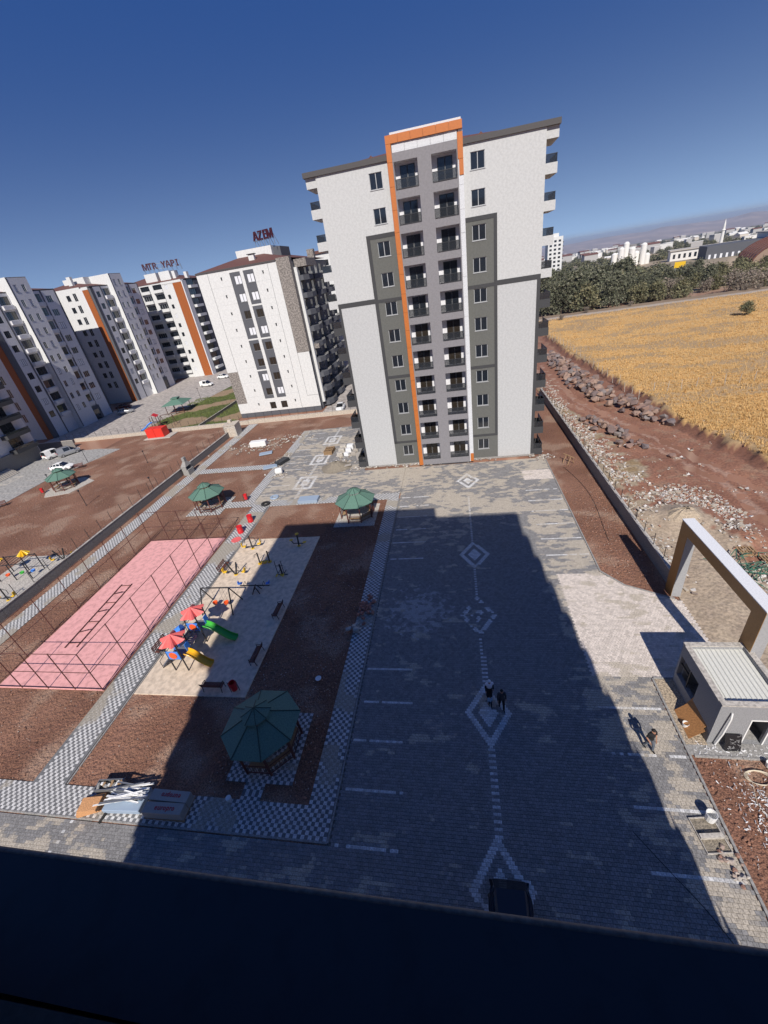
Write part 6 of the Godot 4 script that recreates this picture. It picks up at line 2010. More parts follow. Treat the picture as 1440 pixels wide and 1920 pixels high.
func make_debris() -> void:
	rng.seed = 81
	var pal := [Color(0.66, 0.66, 0.65), Color(0.55, 0.52, 0.47), Color(0.40, 0.36, 0.30), Color(0.72, 0.72, 0.72), Color(0.28, 0.22, 0.17), Color(0.45, 0.25, 0.17), Color(0.50, 0.46, 0.40)]
	var me := debris_mesh(5, pal)
	var me2 := debris_mesh(6, [Color(0.36, 0.30, 0.23), Color(0.46, 0.40, 0.32), Color(0.2, 0.16, 0.13), Color(0.6, 0.58, 0.55)])
	var xs := []
	var ys := []
	for q in [[17.0, -70.0, 0.6, 5.0, 150], [17.6, -57.0, 0.8, 4.5, 210], [17.9, -51.0, 0.8, 2.0, 90], [18.4, -45.2, 0.9, 0.9, 90], [21.6, -40.6, 1.5, 0.9, 170], [24.0, -37.6, 0.8, 1.2, 90], [17.6, -38.5, 1.0, 2.5, 60], [17.6, -84.0, 1.0, 4.0, 60], [16.8, -30.5, 0.5, 2.0, 40], [23.6, -33.6, 0.9, 1.0, 40], [22.5, -28.0, 1.2, 2.0, 90], [24.5, -48.0, 4.0, 8.0, 60]]:
		for i in q[4]:
			var x: float = q[0] + rng.randfn() * q[2]
			var z: float = q[1] + rng.randfn() * q[3]
			if x < 15.9: continue
			var t := Transform3D(Basis(UP, rng.randf() * TAU).scaled(Vector3.ONE * rng.randf_range(0.3, 1.0)), Vector3(x, east_h(x, z) - 0.02, z))
			if rng.randf() < 0.5: xs.append(t)
			else: ys.append(t)
	for q in [[-35.5, -66.0, 2.6, 1.6, 90], [-31.0, -68.5, 2.5, 1.2, 60], [-28.0, -57.5, 0.7, 1.8, 50], [-26.3, -52.5, 0.5, 0.5, 30], [-17.5, -57.5, 1.8, 1.6, 40], [-6.0, -53.0, 6.0, 0.3, 70], [10.6, -52.6, 0.7, 0.6, 40]]:
		for i in q[4]: ys.append(Transform3D(Basis(UP, rng.randf() * TAU).scaled(Vector3.ONE * rng.randf_range(0.25, 0.8)), Vector3(q[0] + rng.randfn() * q[2], 0.09, q[1] + rng.randfn() * q[3])))
	var o := scatter(self, "building_rubble", me, xs)
	o.set_meta("label", "white building rubble strewn along the far side of the wall"); o.set_meta("category", "rubble")
	o = scatter(self, "building_rubble", me2, ys)
	o.set_meta("label", "grey-brown rubble and plaster lumps among the white scraps by the wall"); o.set_meta("category", "rubble")
	# pebbles and clods on the bare soil
	var peb := rock_mesh(55, mat.vcol, Color(1, 1, 1))
	var ps := []
	var cs := []
	for i in 26000:
		var x := 0.0
		var z := 0.0
		if i % 6 == 0:
			x = rng.randf_range(11.3, 15.1); z = rng.randf_range(-78.0, -4.0)
			if z > -27.0 and z < -13.6: continue
		elif i % 6 == 1:
			x = rng.randf_range(-15.4, -9.1); z = rng.randf_range(-42.5, -10.0)
		else:
			x = rng.randf_range(-72.0, -9.0); z = rng.randf_range(-79.5, -10.0)
			if x > -44.6 and x < -41.5: continue
		if x > -37.2 and x < -9.0 and (x < -15.6) and z < -16.2 and z > -36.5: continue
		if x > -27.3 and z < -43.0: continue
		if in_lot(x, z): continue
		var light := rng.randf() < 0.3
		var s := rng.randf_range(0.03, 0.09) if light else rng.randf_range(0.05, 0.2)
		ps.append(Transform3D(Basis(UP, rng.randf() * TAU).scaled(Vector3(s, s * 0.7, s)), Vector3(x, 0.045, z)))
		cs.append((Color(0.56, 0.47, 0.40) if light else Color(0.30, 0.155, 0.10)) * rng.randf_range(0.6, 1.25))
	o = scatter(self, "pebbles", peb, ps, cs)
	o.set_meta("label", "loose pebbles and clods on the bare red-brown soil"); o.set_meta("category", "pebbles")
	# litter on the pavement and in the near right plot
	var lit := debris_mesh(9, [Color(0.7, 0.7, 0.7), Color(0.6, 0.55, 0.45), Color(0.5, 0.5, 0.48)], 1)
	var ls := []
	for i in 90:
		var x := rng.randf_range(11.4, 15.0)
		var z := rng.randf_range(-13.2, -5.0)
		ls.append(Transform3D(Basis(UP, rng.randf() * TAU).scaled(Vector3.ONE * rng.randf_range(0.08, 0.25)), Vector3(x, 0.05, z)))
	for i in 40: ls.append(Transform3D(Basis(UP, rng.randf() * TAU).scaled(Vector3.ONE * rng.randf_range(0.15, 0.4)), Vector3(13.0 + rng.randfn() * 0.35, 0.05, -11.6 + rng.randfn() * 0.5)))
	for i in 120: ls.append(Transform3D(Basis.from_euler(Vector3(rng.randf_range(-0.4, 0.4), rng.randf() * TAU, rng.randf_range(-0.4, 0.4))).scaled(Vector3(rng.randf_range(0.12, 0.4), 0.4, rng.randf_range(0.15, 0.5))), Vector3(12.9 + rng.randfn() * 0.6, 0.05, -11.2 + rng.randfn() * 1.2)))
	for i in 110: ls.append(Transform3D(Basis(UP, rng.randf() * TAU).scaled(Vector3.ONE * rng.randf_range(0.1, 0.4)), Vector3(rng.randf_range(11.4, 15.3), 0.1, -14.0 + rng.randfn() * 0.22)))
	for i in 60: ls.append(Transform3D(Basis(UP, rng.randf() * TAU).scaled(Vector3.ONE * rng.randf_range(0.05, 0.16)), Vector3(rng.randf_range(-7.0, 10.8), 0.055, rng.randf_range(-48.0, -7.0))))
	o = scatter(self, "litter", lit, ls)
	o.set_meta("label", "scraps of paper and plaster lying about the yard"); o.set_meta("category", "litter")
	# stones by the near right kerb and the broken bricks by the long path
	var kinds := []
	for k in 5: kinds.append(rock_mesh(200 + k, mat.vcol_grain, [Color(0.46, 0.37, 0.31), Color(0.40, 0.30, 0.25), Color(0.55, 0.5, 0.44), Color(0.35, 0.2, 0.15), Color(0.5, 0.43, 0.38)][k]))
	for i in 22:
		var c := solid("stone", "pale stone in the small heap at the right kerb", "stone", kinds[rng.randi() % 5], Vector3(10.55 + rng.randfn() * 0.22, 0.12, -9.05 + rng.randfn() * 0.4), rng.randf() * TAU, "stones at the right kerb")
		c.scale = Vector3.ONE * rng.randf_range(0.14, 0.32)
	var bk := MB.new()
	bk.bevel(Vector3.ZERO, Vector3(0.3, 0.16, 0.18), 0.01)
	var bm := bk.mesh(m("brick", Color(0.42, 0.19, 0.13), 0.9))
	for i in 34:
		var c := solid("brick", "broken red brick in the heap on the chequered path", "brick", bm, Vector3(-8.3 + rng.randfn() * 0.3, 0.12 + rng.randf() * 0.22, -24.5 + rng.randfn() * 0.7), rng.randf() * TAU, "bricks heaped on the long path")
		c.rotation.x = rng.randf_range(-0.6, 0.6); c.rotation.z = rng.randf_range(-0.6, 0.6)
	var sack := MB.new()
	for i in 7: sack.bevel(Vector3(rng.randfn() * 0.25, 0.12 + rng.randf() * 0.25, rng.randfn() * 0.25), Vector3(0.5, 0.2, 0.32), 0.07, Basis.from_euler(Vector3(rng.randf_range(-0.5, 0.5), rng.randf() * TAU, rng.randf_range(-0.5, 0.5))))
	solid("rubble_bag", "pale bag of rubble slumped beside the brick heap", "bag", sack.mesh(mat.concrete_pale), Vector3(-8.6, 0.08, -22.3))

func make_stacks() -> void:
	rng.seed = 91
	# two long cartons with red lettering on a pallet
	for i in 2:
		var c := thing("carton", ["long pale carton with upright red lettering, nearer the road", "long pale carton with upside-down red lettering, nearer the soil"][i], "carton", Vector3(-16.85, 0.12, -8.95 - i * 0.62), 0.02 - i * 0.03)
		for k in 3:
			var mb := MB.new()
			mb.bevel(Vector3(rng.randf_range(-0.02, 0.02), 0.12 + k * 0.21, 0), Vector3(2.35, 0.2, 0.56), 0.012)
			part(c, "box", mb.mesh(mat.carton))
		var tm := TextMesh.new()
		var f := SystemFont.new()
		f.font_names = PackedStringArray(["Droid Sans"])
		f.font_weight = 700
		tm.text = "europro"; tm.font = f; tm.font_size = 48; tm.pixel_size = 0.0065; tm.depth = 0.012; tm.material = mat.logo_red
		var t := part(c, "lettering", tm, Vector3(0.1, 0.645, 0))
		t.rotation = Vector3(-PI * 0.5, 0.0 if i == 0 else PI, 0)
	pallet("wooden pallet under the two lettered cartons", Vector3(-16.85, 0.05, -9.25), 2.4, 1.25)
	# pile of aluminium profiles on a stack of metal sheets
	var s := thing("profile_pile", "heap of white aluminium profiles on metal sheets in the sun", "profiles", Vector3(-19.6, 0.12, -9.35), 0.05)
	var mb := MB.new()
	mb.bevel(Vector3(0, 0.2, 0), Vector3(2.3, 0.34, 1.25), 0.02)
	part(s, "sheet_stack", mb.mesh(mat.blue_sheet))
	for k in 26:
		mb = MB.new()
		var l := rng.randf_range(1.0, 2.6)
		mb.box(Vector3.ZERO, Vector3(l, 0.05, 0.08)); mb.box(Vector3(0, 0.035, 0.035), Vector3(l, 0.03, 0.015))
		var o := part(s, "profile", mb.mesh(mat.white_paint if k % 3 else mat.grey_steel), Vector3(rng.randf_range(-0.5, 0.6), 0.42 + k * 0.012, rng.randf_range(-0.75, 0.35)))
		o.rotation = Vector3(rng.randf_range(-0.4, 0.4), rng.randf_range(-0.22, 0.25), rng.randf_range(-0.05, 0.05))
	for i in 3:
		mb = MB.new()
		mb.bevel(Vector3(0, 0.1, 0), Vector3(1.35 - i * 0.12, 0.2, 0.95 - i * 0.1), 0.01)
		solid("carton", ["flat orange-brown carton at the bottom by the profile heap", "middle orange-brown carton leaning by the profile heap", "topmost orange-brown carton by the profile heap"][i], "carton", mb.mesh(mat.carton_orange), Vector3(-21.75 + i * 0.12, 0.1 + i * 0.2, -9.0 + i * 0.08), 0.35 - i * 0.1, "orange cartons by the profiles")
	var cr := thing("tool_crate", "open grey crate of fittings behind the orange cartons", "crate", Vector3(-21.2, 0.08, -9.95), 0.1)
	mb = MB.new()
	mb.span(Vector3(-0.8, 0, -0.3), Vector3(0.8, 0.05, 0.3)); mb.span(Vector3(-0.8, 0.05, -0.3), Vector3(0.8, 0.5, -0.26)); mb.span(Vector3(-0.8, 0.05, 0.26), Vector3(0.8, 0.5, 0.3)); mb.span(Vector3(-0.8, 0.05, -0.26), Vector3(-0.76, 0.5, 0.26)); mb.span(Vector3(0.76, 0.05, -0.26), Vector3(0.8, 0.5, 0.26))
	part(cr, "tray", mb.mesh(mat.grey_steel))
	for k in 9:
		mb = MB.new()
		mb.bevel(Vector3.ZERO, Vector3(rng.randf_range(0.1, 0.4), 0.12, 0.15), 0.01)
		var o := part(cr, "fitting", mb.mesh([mat.concrete, mat.plastic_white, mat.wood][k % 3]), Vector3(-0.65 + k * 0.16, 0.44, rng.randf_range(-0.12, 0.12)))
		o.rotation.y = rng.randf() * 3.0
	mb = MB.new()
	mb.path([Vector3(-20.7, 0.1, -8.2), Vector3(-20.5, 0.25, -9.0), Vector3(-20.55, 0.5, -9.6)], 0.07, 6)
	solid("black_hose", "black rubber strip between cartons and profile heap", "hose", mb.mesh(mat.rubber))
	var tarp := MB.new()
	for k in 4: tarp.quad(Vector3(-0.9 + k * 0.45, 0.5 + 0.1 * (k % 2), -0.5), Vector3(-0.45 + k * 0.45, 0.5 + 0.1 * ((k + 1) % 2), -0.5), Vector3(-0.45 + k * 0.45, 0.08, 0.3), Vector3(-0.9 + k * 0.45, 0.08, 0.3))
	# water trough / concrete basin on the right kerb
	var b := thing("mixing_trough", "shallow white mixing trough on the pavement at right", "trough", Vector3(10.2, 0.06, -10.1), 0.12)
	mb = MB.new()
	for q in [[-0.5, 0.35], [-0.5, -0.62]]: pass
	mb.span(Vector3(-0.5, 0, -0.66), Vector3(0.5, 0.03, 0.66))
	part(b, "floor", mb.mesh(mat.cement_sand))
	for q in [[Vector3(-0.53, 0, -0.7), Vector3(-0.5, 0.1, 0.7)], [Vector3(0.5, 0, -0.7), Vector3(0.53, 0.1, 0.7)], [Vector3(-0.5, 0, -0.7), Vector3(0.5, 0.1, -0.66)], [Vector3(-0.5, 0, 0.66), Vector3(0.5, 0.1, 0.7)], [Vector3(-0.5, 0, -0.02), Vector3(0.5, 0.22, 0.16)]]:
		mb = MB.new()
		mb.span(q[0], q[1])
		part(b, "side", mb.mesh(mat.concrete_pale))
	var dr := MB.new()
	dr.lathe([Vector2(0.0, 0.02), Vector2(0.2, 0.02), Vector2(0.23, 0.5), Vector2(0.21, 0.5), Vector2(0.19, 0.08), Vector2(0.0, 0.08)], Vector3.ZERO, 14)
	solid("tub", "open white tub standing behind the mixing trough", "tub", dr.mesh(mat.plastic_white), Vector3(10.5, 0.1, -10.75))
	# hose, cable, cable coil
	mb = MB.new()
	var pts := []
	for k in 60: pts.append(Vector3(13.6 + cos(k * 0.42) * (0.42 + 0.004 * k), 0.07 + k * 0.0016, -12.75 + sin(k * 0.42) * 0.34))
	mb.path(pts, 0.014, 5)
	solid("cable_coil", "coil of pale cable on the soil at right", "cable", mb.mesh(mat.hose))
	mb = MB.new()
	mb.path([Vector3(13.2, 0.07, -12.5), Vector3(12.9, 0.07, -11.6), Vector3(13.1, 0.07, -10.6), Vector3(12.9, 0.07, -9.8), Vector3(13.3, 0.07, -8.4)], 0.012, 5)
	solid("cable", "thin pale cable trailing from the coil across the soil", "cable", mb.mesh(mat.hose))
	mb = MB.new()
	pts = []
	for k in 30:
		var t := k / 29.0
		pts.append(Vector3(7.0 + t * 3.4 + sin(t * 5.0) * 0.18, 0.072, -10.0 + t * 5.2 + sin(t * 7.0) * 0.15))
	mb.path(pts, 0.014, 5)
	solid("cable", "black cable winding over the shaded pavement at right", "cable", mb.mesh(mat.cable))
	mb = MB.new()
	pts = []
	for k in 40:
		var t := k / 39.0
		pts.append(Vector3(12.6 + sin(t * 4.0) * 0.7 + t * 0.9, 0.075, -49.0 + t * 16.0))
	mb.path(pts, 0.018, 5)
	solid("cable", "black cable lying along the red soil beside the right wall", "cable", mb.mesh(mat.cable))
	# trestle, far slabs, sand heap, tank, tyres and material by the front building
	var tr := thing("trestle", "wooden trestle standing on the red soil right of building", "trestle", Vector3(13.4, 0.05, -50.0), 0.5)
	for z in [-0.4, 0.4]:
		mb = MB.new()
		mb.path([Vector3(-0.5, 0, z), Vector3(0, 1.0, z), Vector3(0.5, 0, z)], 0.05, 4)
		part(tr, "leg_pair", mb.mesh(mat.wood))
	mb = MB.new()
	mb.tube(Vector3(0, 1.0, -0.9), Vector3(0, 1.0, 0.9), 0.06, -1, 4)
	part(tr, "top_bar", mb.mesh(mat.wood))
	heap("sand_heap", "grey-brown sand heap before the front building's left corner", Vector3(-18.0, 0.1, -54.0), 2.4, 1.0, mat.cement_sand)
	heap("sand_heap", "pale sand heap behind the portal gate", Vector3(20.3, 0.1, -36.0), 2.6, 1.3, mat.sand)
	for k in 9:
		var r: int = k / 3
		mb = MB.new()
		mb.bevel(Vector3(0, 0.4, 0), Vector3(1.1, 0.8, 0.9), 0.08)
		var c := solid("material_sack", "white sack of material by the front building's left corner", "sack", mb.mesh([mat.concrete_pale, mat.eps, mat.carton][k % 3]), Vector3(-18.4 + (k % 3) * 1.15, 0.11, -58.2 - r * 1.4), rng.randf_range(-0.4, 0.4), "sacks by the front building")
		c.scale = Vector3.ONE * rng.randf_range(0.7, 1.0)
	pallet("stack of planks on a pallet left of the white sacks", Vector3(-20.6, 0.11, -60.2), 1.4, 2.2, 4)
	var sl := thing("sheet_stack", "stack of blue-grey sheets on the cross footpath", "sheets", Vector3(-19.3, 0.08, -44.2), 0.02)
	for k in 4:
		mb = MB.new()
		mb.bevel(Vector3(0, 0.06 + k * 0.1, 0), Vector3(2.6, 0.09, 1.3), 0.01)
		part(sl, "sheet", mb.mesh(mat.blue_sheet))
	for q in [["small stack of pale sheets where the two footpaths meet", -29.3, -56.0, 0.4], ["dark bundle leaning at the kerb of the left parking bays", -27.8, -57.5, 1.2], ["grey plate lying on the red soil patch", -32.5, -62.0, 0.3]]:
		mb = MB.new()
		mb.bevel(Vector3(0, 0.2 * q[3] + 0.1, 0), Vector3(2.2, 0.35 * q[3] + 0.06, 1.2), 0.02)
		solid("sheet_stack", q[0], "sheets", mb.mesh(mat.blue_sheet if q[3] < 1.0 else mat.frame_dark), Vector3(q[1], 0.05, q[2]), q[3])
	mb = MB.new()
	mb.xf = Transform3D(Basis(Vector3.BACK, PI * 0.5), Vector3.ZERO)
	mb.lathe([Vector2(0.0, -0.55), Vector2(0.42, -0.5), Vector2(0.48, -0.35), Vector2(0.48, 0.35), Vector2(0.42, 0.5), Vector2(0.0, 0.55)], Vector3.ZERO, 16)
	solid("water_tank", "white cylindrical tank lying at the kerb of the left bays", "tank", mb.mesh(mat.plastic_white), Vector3(-26.7, 0.6, -53.2), 0.2)
	mb = MB.new()
	mb.bevel(Vector3(0, 0.5, 0), Vector3(3.0, 0.9, 1.3), 0.06)
	solid("white_cabinet", "long white cabinet lying on rubble left of the bays", "cabinet", mb.mesh(mat.plastic_white), Vector3(-35.6, 0.05, -66.4), 0.1)
	for q in [["black tyre lying where the footpaths cross, nearer one", -25.2, -43.9], ["blue-rimmed tyre lying where the footpaths cross, farther one", -24.6, -45.6]]:
		mb = MB.new()
		mb.lathe([Vector2(0.3, 0.02), Vector2(0.55, 0.0), Vector2(0.62, 0.1), Vector2(0.55, 0.22), Vector2(0.3, 0.2), Vector2(0.3, 0.02)], Vector3.ZERO, 18)
		solid("tyre", q[0], "tyre", mb.mesh(mat.rubber if q[1] < -25.0 else mat.blue_sheet), Vector3(q[1], 0.1, q[2]))
	for q in [[-17.0, -53.6, 2.8, 0.5], [-14.3, -52.6, 1.2, 2.6]]:
		mb = MB.new()
		mb.bevel(Vector3(0, 0.25, 0), Vector3(q[2], 0.06, q[3]), 0.01, Basis(Vector3.RIGHT, 0.1))
		solid("plank", ["loose plank lying over the sand heap's edge", "wide plank ramp by the building's left balcony"][0 if q[2] > 2.0 else 1], "plank", mb.mesh(mat.carton), Vector3(q[0] if q[2] > 2.0 else -14.9, 0.15, q[1] if q[2] > 2.0 else -57.0), 0.3)
	# pallets and net in the rubble by the gate
	pallet("wooden pallet leaning in the rubble beyond the gate", Vector3(22.6, 0.25, -30.6), 1.2, 1.2)
	pallet("orange-brown pallet on the dark soil beyond the gate", Vector3(23.6, 0.3, -29.4), 1.2, 1.0)
	mb = MB.new()
	for k in 40:
		var a := Vector3(rng.randfn() * 0.8, 0.15 + rng.randf() * 0.35, rng.randfn() * 1.2)
		mb.path([a, a + Vector3(rng.randfn() * 0.4, rng.randf_range(-0.1, 0.2), rng.randfn() * 0.4), a + Vector3(rng.randfn() * 0.7, -0.05, rng.randfn() * 0.7)], 0.03, 4)
	solid("tangled_net", "tangled green netting among the rubble beyond the gate", "net", mb.mesh(mat.net_green), Vector3(21.9, 0.1, -27.6))
	mb = MB.new()
	mb.lathe([Vector2(0.0, 0.0), Vector2(0.14, 0.0), Vector2(0.15, 0.22), Vector2(0.0, 0.24)], Vector3.ZERO, 12)
	solid("paint_pail", "small white pail on the soil by the checkered path", "pail", mb.mesh(mat.plastic_white), Vector3(-13.6, 0.07, -9.9))
	mb = MB.new()
	mb.lathe([Vector2(0.0, 0.0), Vector2(0.2, 0.02), Vector2(0.22, 0.06), Vector2(0.0, 0.05)], Vector3.ZERO, 12)
	solid("white_disc", "round white lid lying on the shaded soil", "lid", mb.mesh(mat.plastic_white), Vector3(-10.6, 0.08, -17.8))

func heap(called: String, label: String, at: Vector3, r: float, h: float, mt: Material) -> void:
	var mb := MB.new()
	var n := 26
	var rows := 8
	for j in rows:
		for i in n:
			var p := []
			for q in [[i, j], [i, j + 1], [i + 1, j + 1], [i + 1, j]]:
				var t: float = TAU * (q[0] % n) / n
				var rr: float = 1.0 - float(q[1]) / rows
				var k := r * rr * (1.0 + 0.16 * nf.get_noise_2d(cos(t) * 9.0 + at.x, sin(t) * 9.0))
				p.append(Vector3(cos(t) * k, h * (1.0 - smoothstep(0.0, 1.0, rr)) * (1.0 + 0.12 * nf.get_noise_2d(k * 7.0, t * 5.0)), sin(t) * k * 0.85))
			mb.quad(p[3], p[2], p[1], p[0])
	solid(called, label, "sand heap", mb.mesh(mt), at)

func pallet(label: String, at: Vector3, w: float, d: float, layers := 1) -> void:
	var p := thing("pallet", label, "pallet", at, 0.0)
	for l in layers:
		var y := l * 0.16
		for k in 3:
			var mb := MB.new()
			mb.box(Vector3(0, y + 0.05, (k - 1) * (d * 0.5 - 0.06)), Vector3(w, 0.08, 0.1))
			part(p, "runner", mb.mesh(mat.wood))
		for k in 6:
			var mb := MB.new()
			mb.box(Vector3(-w * 0.5 + 0.06 + k * (w - 0.12) / 5.0, y + 0.105, 0), Vector3(0.12, 0.025, d))
			part(p, "plank", mb.mesh(mat.wood))

# ------------------------------------------------------------------ vehicles
func make_car(called: String, label: String, category: String, at: Vector3, turn: float, paint: Material, kind := "sedan") -> void:
	# lofted body: stations along x (front is +x), each a ring of (z, y)
	var c := thing(called, label, category, at, turn)
	var st := []
	var top := []
	if kind == "sedan":
		st = [[-2.2, 0.60, 0.45, 0.74], [-2.1, 0.70, 0.32, 0.92], [-1.5, 0.84, 0.24, 1.0], [-0.6, 0.87, 0.22, 0.98], [0.5, 0.87, 0.22, 0.97], [1.2, 0.86, 0.22, 0.92], [1.8, 0.80, 0.25, 0.80], [2.1, 0.66, 0.34, 0.66], [2.2, 0.55, 0.42, 0.56]]
		top = [[-1.75, 0.72, 0.99, 1.0], [-1.15, 0.62, 0.99, 1.34], [-0.5, 0.60, 0.98, 1.45], [0.25, 0.60, 0.97, 1.42], [1.15, 0.70, 0.93, 0.97]]
	elif kind == "hatch":
		st = [[-2.0, 0.64, 0.42, 0.84], [-1.93, 0.76, 0.30, 0.98], [-1.5, 0.85, 0.24, 1.02], [-0.6, 0.87, 0.22, 0.99], [0.5, 0.87, 0.22, 0.97], [1.2, 0.86, 0.22, 0.92], [1.8, 0.80, 0.25, 0.80], [2.0, 0.66, 0.34, 0.66], [2.08, 0.55, 0.42, 0.56]]
		top = [[-1.93, 0.72, 0.99, 1.0], [-1.5, 0.64, 1.0, 1.42], [-0.5, 0.62, 0.98, 1.50], [0.25, 0.60, 0.97, 1.45], [1.15, 0.70, 0.93, 0.97]]
	else:
		st = [[-2.15, 0.74, 0.40, 0.95], [-2.1, 0.82, 0.30, 1.05], [-1.5, 0.88, 0.26, 1.1], [-0.6, 0.89, 0.24, 1.1], [0.5, 0.89, 0.24, 1.08], [1.2, 0.88, 0.24, 1.02], [1.75, 0.82, 0.27, 0.90], [2.05, 0.68, 0.36, 0.74], [2.15, 0.58, 0.44, 0.62]]
		top = [[-2.12, 0.74, 1.06, 1.10], [-2.0, 0.70, 1.08, 1.78], [-0.9, 0.70, 1.10, 1.85], [0.35, 0.68, 1.08, 1.78], [1.45, 0.72, 0.98, 1.03]]
	var loft := func(secs: Array, ring: Callable, mb: MB) -> void:
		for i in secs.size() - 1:
			var a: Array = ring.call(secs[i])
			var b: Array = ring.call(secs[i + 1])
			for j in a.size() - 1: mb.quad(a[j], b[j], b[j + 1], a[j + 1])
		for e in [0, secs.size() - 1]:
			var a: Array = ring.call(secs[e])
			var mid: Vector3 = (a[0] + a[a.size() - 1]) * 0.5 + Vector3(0, (a[a.size() / 2].y - a[0].y) * 0.5, 0)
			for j in a.size() - 1:
				if e == 0: mb.tri(a[j + 1], mid, a[j])
				else: mb.tri(a[j], mid, a[j + 1])
	var body_ring := func(s: Array) -> Array:
		var w: float = s[1]
		return [Vector3(s[0], s[2], -w * 0.92), Vector3(s[0], lerpf(s[2], s[3], 0.35), -w), Vector3(s[0], lerpf(s[2], s[3], 0.75), -w * 0.98), Vector3(s[0], s[3], -w * 0.86), Vector3(s[0], s[3] + 0.02, 0), Vector3(s[0], s[3], w * 0.86), Vector3(s[0], lerpf(s[2], s[3], 0.75), w * 0.98), Vector3(s[0], lerpf(s[2], s[3], 0.35), w), Vector3(s[0], s[2], w * 0.92)]
	var cab_ring := func(s: Array) -> Array:
		var w: float = s[1]
		return [Vector3(s[0], s[2] - 0.06, -w * 1.16), Vector3(s[0], s[3] - 0.06, -w), Vector3(s[0], s[3], -w * 0.88), Vector3(s[0], s[3] + 0.015, 0), Vector3(s[0], s[3], w * 0.88), Vector3(s[0], s[3] - 0.06, w), Vector3(s[0], s[2] - 0.06, w * 1.16)]
	var mb := MB.new()
	loft.call(st, body_ring, mb)
	var body := part(c, "body", mb.mesh(paint))
	mb = MB.new()
	loft.call(top, cab_ring, mb)
	var glass := part(c, "windows", mb.mesh(mat.car_glass))
	# roof panel and pillars in body colour, just outside the glass
	mb = MB.new()
	var rt := top.slice(1, top.size() - 1)
	for i in rt.size() - 1:
		var a: Array = cab_ring.call(rt[i])
		var b: Array = cab_ring.call(rt[i + 1])
		for j in range(1, 5): mb.quad(a[j] + UP * 0.012, b[j] + UP * 0.012, b[j + 1] + UP * 0.012, a[j + 1] + UP * 0.012)
	for i in top.size():
		var a: Array = cab_ring.call(top[i])
		if i == 0 or i == top.size() - 1: continue
		for j in [0, 5]:
			var o := Vector3(0, 0, -0.012 if j == 0 else 0.012)
			mb.quad(a[j] + o + Vector3(-0.05, 0, 0), a[j + 1] + o + Vector3(-0.05, 0, 0), a[j + 1] + o + Vector3(0.05, 0, 0), a[j] + o + Vector3(0.05, 0, 0))
	for e in [[top.size() - 2, top.size() - 1], [1, 0]]:
		var a: Array = cab_ring.call(top[e[0]])
		var b: Array = cab_ring.call(top[e[1]])
		for j in [1, 5]:
			var zz := signf(a[j].z) * 0.06
			mb.quad(a[j] + UP * 0.01, b[j] + UP * 0.02, b[j] - Vector3(0, -0.02, zz), a[j] - Vector3(0, -0.01, zz))
	if kind == "van":
		var a: Array = cab_ring.call(top[1])
		var b: Array = cab_ring.call(top[2])
		for j in [0, 5]:
			var o := Vector3(0, 0, -0.01 if j == 0 else 0.01)
			mb.quad(a[j] + o, b[j] + o, b[j].lerp(b[j + 1], 0.45 if j == 0 else 1.0) + o, a[j].lerp(a[j + 1], 0.45 if j == 0 else 1.0) + o)
	part(c, "roof", mb.mesh(paint))
	for x in [-1.32, 1.35]:
		for z in [-0.80, 0.80]:
			mb = MB.new()
			mb.xf = Transform3D(Basis(Vector3.RIGHT, PI * 0.5), Vector3(x, 0.31, z))
			mb.lathe([Vector2(0.0, -0.1), Vector2(0.22, -0.1), Vector2(0.31, -0.08), Vector2(0.31, 0.08), Vector2(0.22, 0.1), Vector2(0.0, 0.1)], Vector3.ZERO, 16)
			var w := part(c, "wheel", mb.mesh(mat.rubber))
			mb = MB.new()
			mb.xf = Transform3D(Basis(Vector3.RIGHT, PI * 0.5), Vector3(x, 0.31, z + signf(z) * 0.1))
			mb.lathe([Vector2(0.0, -0.02), Vector2(0.2, -0.01), Vector2(0.2, 0.01), Vector2(0.0, 0.02)], Vector3.ZERO, 12)
			part(w, "rim", mb.mesh(mat.rim))
	for z in [-0.5, 0.5]:
		mb = MB.new()
		mb.bevel(Vector3(2.1 if kind != "hatch" else 1.96, 0.74 if kind == "van" else 0.62, z), Vector3(0.16, 0.14, 0.3), 0.03)
		part(c, "headlight", mb.mesh(mat.lamp_clear))
		mb = MB.new()
		mb.bevel(Vector3(-2.13 if kind != "hatch" else -1.92, 1.0 if kind == "van" else 0.78, z * 1.2), Vector3(0.1, 0.18, 0.2), 0.02)
		part(c, "tail_light", mb.mesh(mat.red))
		mb = MB.new()
		mb.bevel(Vector3(0.95, 1.0, z * 1.9), Vector3(0.14, 0.12, 0.18), 0.03)
		part(c, "mirror", mb.mesh(paint))

